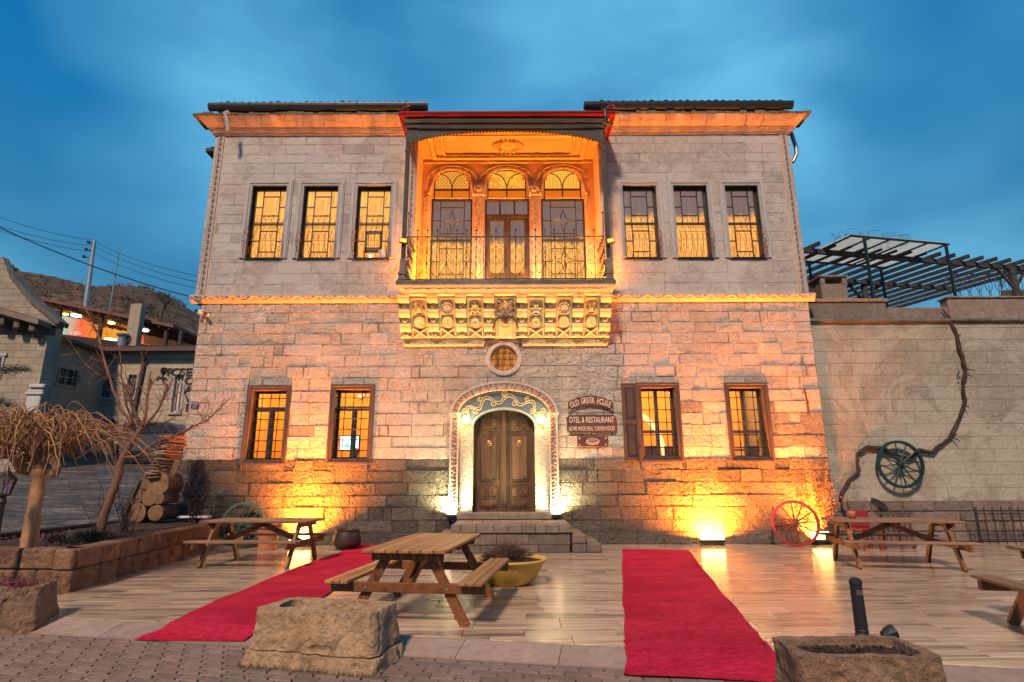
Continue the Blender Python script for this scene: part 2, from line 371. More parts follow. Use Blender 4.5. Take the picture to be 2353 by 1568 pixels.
M_MUDBRICK = plain('red_brown_tile', (.10,.055,.045), .8, bscale=14, dist=.01)
M_DARKROOF = plain('dark_roof_board', (.035,.025,.022), .8)
M_LEAF = plain('dark_green_leaf', (.035,.045,.018), .7, bscale=8, var=.6)
M_LEAFRED = plain('reddish_brown_leaf', (.11,.04,.025), .7, bscale=8, var=.6)
M_PINE = plain('pine_needle', (.012,.03,.02), .8, bscale=6, var=.4)
M_COPPER = plain('dark_copper_cauldron', (.06,.035,.028), .5, .5, dist=.004)
M_DRYWALL = plain('room_plaster', (.72,.42,.075), .9, bscale=3, var=.15, dist=.004)
M_CLOTH = plain('dark_clothing', (.04,.03,.03), .9)
M_SKIN = plain('skin', (.38,.22,.15), .6)
M_RUBBLE = stone_mat('rubble_wall', [(.22,.19,.165), (.30,.26,.22), (.17,.145,.125)], dist=.05, sc=1.2, stain=.5)

def carpet_mat():
    m, nt, b = newmat('red_carpet_pile'); p = pos(nt)
    a = noisen(nt, mapping(nt, p, (40, 120, 40)), 1, 4, .7); g = noisen(nt, p, .9, 5, .6, .3); f = noisen(nt, p, 160, 2, .6)
    c = mixc(nt, ramp(nt, a, [(.35, 0), (.68, 1)]), (.50,.008,.038), (.66,.034,.085))
    c = mixc(nt, ramp(nt, g, [(.38, 0), (.66, .55)]), c, (.54,.034,.078))
    c = mixc(nt, ramp(nt, noisen(nt, p, 14, 2, .5), [(.74, 0), (.78, .7)]), c, (.14,.02,.02)); c = mixc(nt, ramp(nt, noisen(nt, mapping(nt, p, (9, 34, 1)), 1, 5, .75), [(.40, .65), (.60, 0)]), c, (.20,.002,.012)); c = mixc(nt, ramp(nt, noisen(nt, mapping(nt, p, (.8, 1.6, 1)), 1.1, 5, .6, .5), [(.40, .5), (.58, 0)]), c, (.25,.002,.016)); c = mixc(nt, ramp(nt, noisen(nt, p, 22, 4, .7), [(.58, 0), (.70, .45)]), c, (.62,.10,.13))
    setb(nt, b, c, .95, mathn(nt, 'ADD', a, mathn(nt, 'MULTIPLY', f, .7)), spec=.1, dist=.006); return m
M_CARPET = carpet_mat()

def travertine_mat():
    m, nt, b = newmat('veined_travertine'); p = pos(nt); t = tintn(nt)
    lo = node(nt, 'ShaderNodeCombineXYZ', {0: mathn(nt, 'MULTIPLY', t, 61.0), 1: mathn(nt, 'MULTIPLY', t, 23.0), 2: mathn(nt, 'MULTIPLY', t, 47.0)}).outputs[0]
    q = mapping(nt, p, (1, 1, 1), loc=lo)
    s1 = noisen(nt, mapping(nt, q, (.9, 22, 1)), 1.0, 7, .62, .5); s2 = noisen(nt, mapping(nt, q, (.6, 7, 1)), 1.0, 5, .55, .8)
    c = mixc(nt, ramp(nt, s1, [(.36, 0), (.58, 1)]), (.60,.465,.33), (.44,.32,.225))
    c = mixc(nt, ramp(nt, s2, [(.50, 0), (.64, .9)]), c, (.17,.115,.09))
    c = mixc(nt, ramp(nt, noisen(nt, p, .7, 6, .6, .4), [(.42, 0), (.75, .45)]), c, (.30,.22,.165))
    c = mixc(nt, ramp(nt, noisen(nt, mapping(nt, p, (10, 26, 1)), 1.2, 8, .75, 1.0), [(.66, 0), (.71, .7)]), c, (.10,.07,.06))
    vr = node(nt, 'ShaderNodeTexWhiteNoise', {'W': t}, noise_dimensions='1D').outputs[0]
    c = mixc(nt, 1.0, c, mathn(nt, 'ADD', mathn(nt, 'MULTIPLY', vr, .34), .82), 'MULTIPLY')
    r = mathn(nt, 'ADD', mathn(nt, 'MULTIPLY', noisen(nt, p, 2.5, 6, .65), .22), .02)
    setb(nt, b, c, r, mathn(nt, 'ADD', s1, noisen(nt, p, 26, 4, .6)), spec=.6, dist=.0018); return m
M_TRAV = travertine_mat()

def emis(name, col, strength, pattern=None):
    m = bpy.data.materials.new(name); m.use_nodes = True; nt = m.node_tree; nt.nodes.clear()
    out = nt.nodes.new('ShaderNodeOutputMaterial'); e = node(nt, 'ShaderNodeEmission', {0: c4(col), 1: strength}); nt.links.new(e.outputs[0], out.inputs[0])
    if pattern: pattern(nt, e)
    return m
def glass_mat(name, tintc=(1,1,1), refl=.04, rough=.02):
    m = bpy.data.materials.new(name); m.use_nodes = True; nt = m.node_tree; nt.nodes.clear()
    out = nt.nodes.new('ShaderNodeOutputMaterial'); t = node(nt, 'ShaderNodeBsdfTransparent', {0: c4(tintc)}); g = node(nt, 'ShaderNodeBsdfGlossy', {0: (.9,.9,.9,1), 1: rough})
    lw = node(nt, 'ShaderNodeLayerWeight', {0: .5}); f = mathn(nt, 'ADD', mathn(nt, 'MULTIPLY', lw.outputs[0], .3), refl, True)
    mx = node(nt, 'ShaderNodeMixShader', {0: f, 1: t.outputs[0], 2: g.outputs[0]}); nt.links.new(mx.outputs[0], out.inputs[0]); return m
M_GLASS = glass_mat('window_glass'); M_GLASS_SKY = glass_mat('upper_window_glass', refl=.06, rough=.03)
M_GLASS_FAR = plain('dark_window_glass', (.03,.035,.04), .08, 0, .8, dist=0)
# ================================================================== THE HOUSE
F = 14.1                         # facade plane
HX0, HX1 = -8.16, 7.66           # facade ends, upper storey
HL0, HL1 = -7.97, 7.60           # lower storey, slightly set in
Z_PL, Z_BAND0, Z_BAND1, Z_TOP = 1.96, 5.91, 6.10, 10.74
house = thing('stone_house', (-.2, F, 0), 'old two-storey stone mansion with carved central balcony and lit orange cornice', 'house')

# ---- openings, as (x0, x1, z0, z1) on the facade plane
def opening(xl, xr, yt, yb, Y=F):
    ym = (yt+yb)/2
    return (fp(xl, ym, Y)[0], fp(xr, ym, Y)[0], fp((xl+xr)/2, yb, Y)[1], fp((xl+xr)/2, yt, Y)[1])
LOW = [opening(563, 661, 888, 1066), opening(757, 855.5, 886, 1064), opening(1468, 1564, 882, 1060), opening(1673, 1770, 882, 1060)]
UP = [opening(572.5, 652.5, 428, 594), opening(692.8, 772.5, 428, 594), opening(817, 896, 428, 594),
      opening(1434, 1512, 427, 593), opening(1552, 1630, 427, 593), opening(1672, 1749, 427, 593)]
NX0 = fp(955, 480, F)[0]; NX1 = fp(1380, 480, F)[0]; NZ0, NZ1 = 6.12, 10.55
DCX = fp(1158, 1060, F)[0]; DW = .755; DSPR = fp(1158, 980, F)[1]; DTOP = fp(1158, 939, F)[1]; DZ0 = .72
OCX, OCZ = fp(1158, 824.5, F)
SURO = (fp(1280, 1000, F)[0]-fp(1036, 1000, F)[0])/2      # surround outer half width
SURI = (fp(1265, 1000, F)[0]-fp(1054, 1000, F)[0])/2      # its inner edge
SUR_SPR = fp(1158, 949, F)[1]; SUR_TOP = fp(1158, 880, F)[1]
holes = [o for o in LOW] + [(o[0]-.0, o[1]+.0, o[2], o[3]) for o in UP] + [(NX0, NX1, Z_BAND1-.02, NZ1)]
def arch_h(x, hw, spr, top):
    r = max(0, 1-(x/hw)**2); return spr + (top-spr)*sqrt(r)
dh = []
for i in range(-6, 6):
    xa = (i+.5)/6*(SURO-.06); h = arch_h(max(abs(i/6), abs((i+1)/6))*(SURO-.06), SURO, SUR_SPR, SUR_TOP-.05)
    dh.append((DCX+i/6*(SURO-.06), DCX+(i+1)/6*(SURO-.06), .5, h))
oc_r = .30
oh = []
for i in range(-4, 4):
    xm = max(abs(i/4), abs((i+1)/4))*.40; hh = sqrt(max(0, .42**2-xm**2))
    oh.append((OCX+i/4*.40, OCX+(i+1)/4*.40, OCZ-hh, OCZ+hh))
allholes = holes + dh + oh
def subtract(rects, h):
    out = []
    for (a, b, c, d) in rects:
        if h[0] >= b or h[1] <= a or h[2] >= d or h[3] <= c: out.append((a, b, c, d)); continue
        if h[0] > a: out.append((a, h[0], c, d))
        if h[1] < b: out.append((h[1], b, c, d))
        lo, hi = max(a, h[0]), min(b, h[1])
        if h[2] > c: out.append((lo, hi, c, h[2]))
        if h[3] < d: out.append((lo, hi, h[3], d))
    return out

# ---- backing wall of mortar with the openings cut
bk = MB(); rects = [(HX0+.01, HX1-.01, Z_BAND0, 11.0), (HL0+.01, HL1-.01, 0, Z_BAND0)]
for h in allholes: rects = subtract(rects, h)
for (a, b, c, d) in rects: bk.add([(a, F+.007, c), (b, F+.007, c), (b, F+.007, d), (a, F+.007, d)], [(0, 1, 2, 3)])
bk.build('facade_wall', M_MORTAR, house)
sh = MB()   # the sides, back and roof deck of the house as solid walls
sh.box(HX0, HX0+.5, F+.06, F+9, Z_BAND0, 11.0); sh.box(HX1-.5, HX1, F+.06, F+9, Z_BAND0, 11.0); sh.box(HL0, HL0+.4, F+.06, F+9, 0, Z_BAND0); sh.box(HL1-.4, HL1, F+.06, F+9, 0, Z_BAND0); sh.box(HX0+.5, HX1-.5, F+8.51, F+9, 0, 11.0)
sh.box(HX0+.5, NX0-.25, F+.6, F+8.5, 10.9, 11.0); sh.box(NX1+.25, HX1-.5, F+.6, F+8.5, 10.9, 11.0)
sh.build('side_wall', M_GARDEN, house)
fl = MB(); fl.box(HX0+.5, HX1-.5, F+.75, F+8.5, 4.9, 5.0); fl.build('upper_floor', M_DARKROOF, house)

# ---- the ashlar blocks
stones = []
def lay(x0, x1, z0, z1, ch, wmin, wmax, up):
    n = round((z1-z0)/ch); hs = [1+rnd.uniform(-.12, .12) for _ in range(n)]; s = sum(hs); z = z0
    for i in range(n):
        h = (z1-z0)*hs[i]/s; x = x0 - rnd.uniform(0, wmin)
        while x < x1:
            w = rnd.uniform(wmin, wmax)
            if not up and rnd.random() < .22: w *= .5
            a, b = max(x, x0), min(x+w, x1)
            if x1-b < .12: b = x1
            if b-a > .1:
                rs = [(a, b, z, z+h)]
                for o in allholes: rs = subtract(rs, o)
                # join slivers that share a full edge
                for r in rs:
                    if r[1]-r[0] > .03 and r[3]-r[2] > .03: stones.append((r, up))
            x = b if b == x1 else x+w
        z += h
lay(HL0, HL1, 0, Z_PL, .29, .45, 1.05, False)
lay(HL0, HL1, Z_PL, Z_BAND0, .285, .40, 1.0, False)
lay(HX0+.30, HX1-.28, Z_BAND1, Z_TOP, .285, .55, 1.05, True)
def area_in_photo(s):
    (a, b, c, d), up = s; return (b-a)*(d-c)/((13.7+.24*(c-1.5))**2)*(1.12 if not up else 1)
stones.sort(key=lambda s: -area_in_photo(s))
def stone_block(mb, r, up, cx=0, cz=0):
    a, b, c, d = r; zc = (c+d)/2; xc = (a+b)/2
    g = .0022 if not up else .0014; e = rnd.uniform(.006, .016) if not up else rnd.uniform(.003, .012)
    pr = rnd.uniform(-.003, .008) if not up else rnd.uniform(-.002, .003)
    if zc < Z_PL:
        tint = rnd.uniform(.17, .29)
        pr += rnd.uniform(0, .013)
    else:
        tint = rnd.uniform(.92, 1.07) if not up else rnd.uniform(.95, 1.05)
        if rnd.random() < .06: tint *= .82
        if not up and xc > 6.2 and zc < 3.5 and rnd.random() < .55: tint = rnd.uniform(.40, .55)
        if not up and zc < 3.6:
            for L in LOW:      # darker worn stones beside the window frames, as in the photo
                if (0 < L[0]-b < .05 or 0 < a-L[1] < .05) and rnd.random() < .35: tint *= .62
    j = lambda: rnd.uniform(-.004, .004)
    if b-a < .06 or d-c < .06: e = .004
    yb = F+.02; yf = F - pr
    V = [(a+g+j(), yb, c+g+j()), (b-g+j(), yb, c+g+j()), (b-g+j(), yb, d-g+j()), (a+g+j(), yb, d-g+j())]
    V2 = [(a+g+j()*.5, yf+e*.45, c+g), (b-g, yf+e*.45, c+g+j()*.5), (b-g+j()*.5, yf+e*.45, d-g), (a+g, yf+e*.45, d-g+j()*.5)]
    e1, e2, e3, e4 = (e*rnd.uniform(.4, 1.9) if min(b-a, d-c) > .12 else e for _ in range(4))
    V3 = [(a+g+e1+j(), yf+j()*.6, c+g+e2+j()), (b-g-e3+j(), yf+j()*.6, c+g+e2+j()), (b-g-e3+j(), yf+j()*.6, d-g-e4+j()), (a+g+e1+j(), yf+j()*.6, d-g-e4+j())]
    fs = [(0,1,5,4),(1,2,6,5),(2,3,7,6),(3,0,4,7),(4,5,9,8),(5,6,10,9),(6,7,11,10),(7,4,8,11),(8,9,13,12),(9,10,14,13),(10,11,15,14),(11,8,12,15),(12,13,14,15)]
    r_ = min(.055, (b-a)*.28, (d-c)*.28)
    V4 = [(x+sx*r_, y, z+sz*r_) for (x, y, z), (sx, sz) in zip(V3, ((1, 1), (-1, 1), (-1, -1), (1, -1)))]
    n_v = len(mb.v); mb.add(V+V2+V3+V4, fs, tint)
    for q in range(12): mb.e[n_v+q] = 1.0
    n0 = len(mb.t)-13
    for q in range(8): mb.t[n0+q] = tint*((rnd.uniform(.8, 1.03) if rnd.random() < .8 else .55) if not up else rnd.uniform(.82, 1.05))
ref = {True: MB(), False: MB()}
for i, (r, up) in enumerate(stones):
    mat = M_STONE_UP if up else M_STONE
    if i < 296:
        m = MB(); stone_block(m, r, up); m.build('stone', mat, house, loc=((r[0]+r[1])/2, F, (r[2]+r[3])/2))
    else: stone_block(ref[up], r, up)
ref[False].build('stone', M_STONE, house, kind='stuff'); ref[True].build('stone', M_STONE_UP, house, kind='stuff')

# ---- corner strips, niche strips: chains of carved half rings
def ornament_strip(x, z0, z1, w, pitch, name='carved_strip', side=1):
    m = MB(); m.box(x-w/2, x+w/2, F-.016, F+.016, z0, z1, .9)
    m.bar((x-w/2-.012, F-.012, z0), (x-w/2-.012, F-.012, z1), .018, .03, (0,1,0)); m.bar((x+w/2+.012, F-.012, z0), (x+w/2+.012, F-.012, z1), .018, .03, (0,1,0))
    o = m.build(name, M_CARVE, house)
    q = MB(); bl = MB(); n = int((z1-z0)/pitch); k = 0
    for i in range(n):
        zc = z0+pitch*(i+.5); r = w*.40
        for rr in (r, r*.6):
            pts = [(x+side*(rr*cos(t)-r*.35), F-.018, zc+rr*sin(t)*pitch/(2*r)*.95) for t in [(-pi/2)+pi*j/6 for j in range(7)]]
            (q if rr == r else bl).tube(pts, .013 if rr == r else .016, 4)
        bl.tube([(x-side*r*.6, F-.016, zc-.05), (x-side*r*.25, F-.02, zc), (x-side*r*.6, F-.016, zc+.05)], .012, 4)
    q.build('ring_relief', M_CARVE, o, kind='stuff'); bl.build('blue_relief', M_BLUE, o, kind='stuff')
ornament_strip(HX0+.165, Z_BAND1+.05, Z_TOP, .13, .17, side=1)
ornament_strip(HX1-.155, Z_BAND1+.05, Z_TOP, .13, .17, side=-1)
ornament_strip(NX0-.115, Z_BAND1+.05, 10.3, .12, .16, side=1)
ornament_strip(NX1+.115, Z_BAND1+.05, 10.3, .12, .16, side=-1)
for (a, b) in ((HX0, HX0+.085), (HX1-.075, HX1)):   # plain edge stones outside the strip
    for k in range(15):
        m = MB(); z = Z_BAND1+.02+k*.305; m.cbox(a, b, F-.004, F+.3, z+.003, z+.302, .006, rnd.uniform(.85, 1.05)); m.build('edge_stone', M_STONE_UP, house, loc=(a, F, z))
for (a, b) in ((HX0+.245, HX0+.305), (HX1-.285, HX1-.235)):
    m = MB(); m.box(a, b, F-.002, F+.02, Z_BAND1, Z_TOP); m.build('strip_border', M_CARVE, house)

# ---- string band with wave ornament
def band(x0, x1):
    m = MB()
    prof = [(.012, Z_BAND0-.02), (.04, Z_BAND0-.01), (.08, Z_BAND0+.035), (.115, Z_BAND0+.10), (.13, Z_BAND0+.14), (.13, Z_BAND1-.015), (.10, Z_BAND1), (-.01, Z_BAND1+.012)]
    n = 24
    for i in range(len(prof)-1):
        (o0, za), (o1, zb) = prof[i], prof[i+1]
        for k in range(n):
            xa, xb = x0+(x1-x0)*k/n, x0+(x1-x0)*(k+1)/n
            m.add([(xa, F-o0, za), (xb, F-o0, za), (xb, F-o1, zb), (xa, F-o1, zb)], [(0, 1, 2, 3)])
    for x in (x0, x1): m.add([(x, F-o, z) for o, z in prof], [tuple(range(len(prof)))])
    o = m.build('string_band', M_CARVE, house)
    P = .54; nn = max(2, round((x1-x0)/P)); P = (x1-x0)/nn
    w = MB(); fl = MB(); bl = MB()
    yw = lambda z: F - (.045 + (z-(Z_BAND0-.01))*.60) - .006 if z < Z_BAND0+.14 else F-.14
    pts = []
    for k in range(nn*10+1):
        x = x0+P*k/10; z = Z_BAND0+.085+.046*cos(2*pi*k/10); pts.append((x, yw(z)-.004, z))
    w.tube(pts, .016, 5); w.build('wave_relief', M_CARVE, o, smooth=True)
    for k in range(nn):
        for (dx, dz, R, up) in ((.5, .115, .036, 1), (0, .045, .034, 0)):
            cx = x0+P*(k+dx)+ (0 if dx else 0.02); cz = Z_BAND0+dz
            for p in range(5):
                a = 2*pi*p/5+.3
                (bl if (p % 2 == 0 and up) else fl).tube([(cx, yw(cz)-.004, cz), (cx+R*cos(a), yw(cz+R*.9*sin(a))-.008, cz+R*.9*sin(a))], [.008, .013], 4)
        for s in (-1, 1):
            cx = x0+P*(k+.5)+s*.11; cz = Z_BAND0+.135
            bl.tube([(cx-.035, yw(cz)-.003, cz+.008), (cx+.035, yw(cz)-.003, cz-.012)], .013, 4)
    fl.build('flower_relief', M_CARVE, o, kind='stuff'); bl.build('blue_relief', M_BLUE, o, kind='stuff')
BX0 = fp(910, 684, F)[0]; BX1 = fp(1412, 682, F)[0]
band(HX0-.06, BX0+.25); band(BX1-.25, HX1+.09)

# ---- cornice
def cornice(x0, x1, l, r):
    prof = [(.01, Z_TOP-.02), (.05, Z_TOP), (.055, Z_TOP+.035), (.09, Z_TOP+.045), (.11, Z_TOP+.13), (.145, Z_TOP+.135), (.15, Z_TOP+.16), (.20, Z_TOP+.185), (.27, Z_TOP+.25), (.345, Z_TOP+.35), (.375, Z_TOP+.385)]
    m = MB(); n = 26
    def ends(o, x):
        return (x0-(o if l else 0)) if x == 0 else (x1+(o if r else 0))
    for i in range(len(prof)-1):
        (o0, za), (o1, zb) = prof[i], prof[i+1]
        for k in range(n):
            f0, f1 = k/n, (k+1)/n
            X = lambda o, f: (x0-(o if l else 0))*(1-f)+(x1+(o if r else 0))*f
            jt = lambda f: .006*sin(f*57+i)
            m.add([(X(o0, f0), F-o0+jt(f0), za), (X(o0, f1), F-o0+jt(f1), za), (X(o1, f1), F-o1+jt(f1), zb), (X(o1, f0), F-o1+jt(f0), zb)], [(0, 1, 2, 3)], 1+.08*sin(k*2.3))
        if l: m.add([(x0-o0, F-o0, za), (x0-o1, F-o1, zb), (x0-o1, F+2, zb), (x0-o0, F+2, za)], [(0, 1, 2, 3)])
        if r: m.add([(x1+o0, F-o0, za), (x1+o1, F-o1, zb), (x1+o1, F+2, zb), (x1+o0, F+2, za)], [(3, 2, 1, 0)])
    o = m.build('cornice', M_CARVE, house)
    # joints between the cornice blocks
    j = MB(); k = x0+.3
    while k < x1-.2:
        j.tube([(k+rnd.uniform(-.02, .02), F-oo-.002, zz) for oo, zz in prof[6:]], .005, 4); k += rnd.uniform(.42, .75)
    j.build('cornice_joint', M_SOIL, o, kind='stuff')
    e = MB(); k = x0+.1
    while k < x1-.1:
        e.tube([(k+.055*cos(t), F-.117-.01, Z_TOP+.06+.05*sin(t)) for t in [pi*q/5 for q in range(6)]], .010, 4); k += .155
    e.build('scallop_relief', M_CARVE, o, kind='stuff')
    t = MB(); k = x0-(.5 if l else 0)       # mossy broken blocks on top
    while k < x1+(.45 if r else 0):
        w = rnd.uniform(.12, .3); h = rnd.uniform(.035, .085); t.cbox(k, min(k+w, x1+(.5 if r else 0)), F-.40+rnd.uniform(-.02, .03), F+.3, Z_TOP+.375, Z_TOP+.40+h, .015, rnd.uniform(.7, 1.2)); k += w*.98
    t.build('moss_capping', M_MOSS, o, kind='stuff')
CX0 = fp(922, 290, F-.1)[0]; CX1 = fp(1408, 290, F-.1)[0]
cornice(HX0, CX0+.15, True, False); cornice(CX1-.15, HX1, False, True)
m = MB()          # ragged corbel stones at the left return
for k in range(4): m.cbox(HX0-.34+k*.06, HX0+.05, F+.15+.1*k, F+.75, Z_TOP-.38+k*.1-.03, Z_TOP-.26+k*.1, .03, .5)
m.build('corbel_block', M_MOSS, house)

# ---- roof: parapet, gutters, tiles
def roof(x0, x1, l):
    m = MB(); zt = 11.42; yf = F-.30
    m.box(x0+.22, x1-.1, F-.05, F+.02, Z_TOP+.39, zt-.10); m.build('roof_fascia', M_GARDEN, house)
    r = MB(); r.add([(x0, yf+.02, zt), (x1, yf+.02, zt), (x1, F+4.2, zt+1.3), (x0, F+4.2, zt+1.3), (x0, yf+.02, zt-.03), (x1, yf+.02, zt-.03), (x1, F+4.2, zt+1.27), (x0, F+4.2, zt+1.27)],
        [(0,1,2,3),(7,6,5,4),(0,4,5,1),(1,5,6,2),(2,6,7,3),(3,7,4,0)]); rf = r.build('roof', M_DARKROOF, house)
    g = MB(); prof = []
    N = 8
    for k in range(N+1):
        t = pi*k/N; prof.append((-.11*cos(t), -.17*sin(t)))
    g2 = []
    for (u, v) in prof: g2.append((u, v))
    pts = [(yf-.08+u, zt+.0+v) for u, v in g2]
    for i in range(N):
        (ya, za), (yb, zb) = pts[i], pts[i+1]
        g.add([(x0-.10, ya, za), (x1+.06, ya, za), (x1+.06, yb, zb), (x0-.10, yb, zb)], [(0, 1, 2, 3)])
    for x in (x0-.10, x1+.06): g.add([(x, y, z) for y, z in pts], [tuple(range(N+1))])
    g.box(x0-.10, x1+.06, yf-.19, yf-.175, zt-.02, zt+.015)
    g.box(x0-.02, x1+.0, yf+.02, F+.0, zt-.20, zt-.175)
    if l: g.add([(x0-.1, yf-.18, zt+.01), (x0-.1, yf+.02, zt+.01), (x0+.22, yf+.24, zt-.18), (x0+.22, yf+.04, zt-.18)], [(0, 1, 2, 3)])
    go = g.build('gutter', M_GUTTER, house, smooth=False)
    b = MB(); k = x0+.35
    while k < x1-.2:
        b.tube([(k, yf-.08+u*1.06, zt+v*1.06) for u, v in g2], .007, 4); k += rnd.uniform(.55, .72)
    b.build('gutter_strap', M_GUTTER, go, kind='stuff')
    n = int((x1-x0-.2)/.195)
    for i in range(n):      # barrel tiles, first two of each run built one by one
        x = x0+.2+i*.195; tl = MB(); rr = .085*rnd.uniform(.92, 1.08); dz = rnd.uniform(-.012, .012)
        M = Matrix.Translation((x, yf-.07, zt+.035+dz)) @ Matrix.Rotation(atan2(1.3, 4.5), 4, 'X')
        prof_t = [(rr*cos(t), rr*sin(t)) for t in [pi*k/6 for k in range(7)]]
        prof_i = [(rr*.82*cos(t), rr*.82*sin(t)) for t in [pi*k/6 for k in range(7)]][::-1]
        tl.prism(prof_t+prof_i, 0, .48, lambda u, v, w: M @ Vector((u, w, v)), rnd.uniform(.7, 1.15))
        tl.build('roof_tile', M_MUDBRICK, rf, loc=(x, yf, zt))
    rest = MB()
    for i in range(n):
        x = x0+.2+i*.195
        M = Matrix.Translation((x, yf+.36, zt+.135)) @ Matrix.Rotation(atan2(1.3, 4.5), 4, 'X')
        rest.prism([(.085*cos(t), .085*sin(t)) for t in [pi*k/5 for k in range(6)]], 0, 3.6, lambda u, v, w: M @ Vector((u, w, v)), rnd.uniform(.7, 1.15))
    rest.build('tile_run', M_MUDBRICK, rf, kind='stuff')
RXa = fp(490, 245, F-.38)[0]; RXb = fp(978, 248, F-.38)[0]; RXc = fp(1350, 250, F-.38)[0]; RXd = fp(1815, 240, F-.38)[0]
roof(RXa, RXb, True); roof(RXc, RXd, False)

# ---- upper windows: moulded stone surround, sash with geometric bars, belly grille, curtain
def curtain_mat(name, mode):  # lamp glow painted into the curtain's emission, bright and dim zones
    def pat(nt, e):
        o = objc(nt); sp = node(nt, 'ShaderNodeSeparateXYZ', {0: o})
        x, z = sp.outputs[0], sp.outputs[2]          # local, 0..1 x 0..1 (mesh is built to size, divided below)
        u = mathn(nt, 'DIVIDE', x, .86); h = mathn(nt, 'DIVIDE', z, 3.0 if mode == 'mid' else 2.05)
        folds = noisen(nt, mapping(nt, o, (9, 1, .5)), 3.0, 3, .6, .4); lace = noisen(nt, mapping(nt, o, (14, 1, 9)), 1.6, 5, .7)
        edge = noisen(nt, mapping(nt, o, (5, 1, 1.4)), 1.3, 3, .55)
        if mode == 'low':
            msk = ramp(nt, mathn(nt, 'ADD', h, mathn(nt, 'MULTIPLY', edge, .34)), [(.76, 1), (.88, 0)])
        elif mode == 'side':
            a = mathn(nt, 'ADD', mathn(nt, 'SUBTRACT', 1.0, u), mathn(nt, 'MULTIPLY', edge, .45))
            a = mathn(nt, 'ADD', a, mathn(nt, 'MULTIPLY', h, .55))
            msk = ramp(nt, a, [(1.0, 1), (1.30, .08)])
        else: msk = ramp(nt, mathn(nt, 'ADD', h, mathn(nt, 'MULTIPLY', edge, .3)), [(.76, 1), (.84, 0)])
        hot = mixc(nt, ramp(nt, mathn(nt, 'ADD', mathn(nt, 'MULTIPLY', folds, .7), mathn(nt, 'MULTIPLY', lace, .3)), [(.36, 0), (.62, 1)]), (.55, .15, .012), (.86, .43, .085))
        cold = mixc(nt, folds, (.075, .040, .030), (.22, .125, .09))
        nt.links.new(mixc(nt, msk, cold, hot), e.inputs[0])
    return emis(name, (1, .5, .1), 1.15, pat)
M_CUR_R = curtain_mat('painted_glow_net_curtain', 'low'); M_CUR_L = curtain_mat('painted_glow_draped_curtain', 'side'); M_CUR_C = curtain_mat('painted_glow_lace_curtain', 'mid')

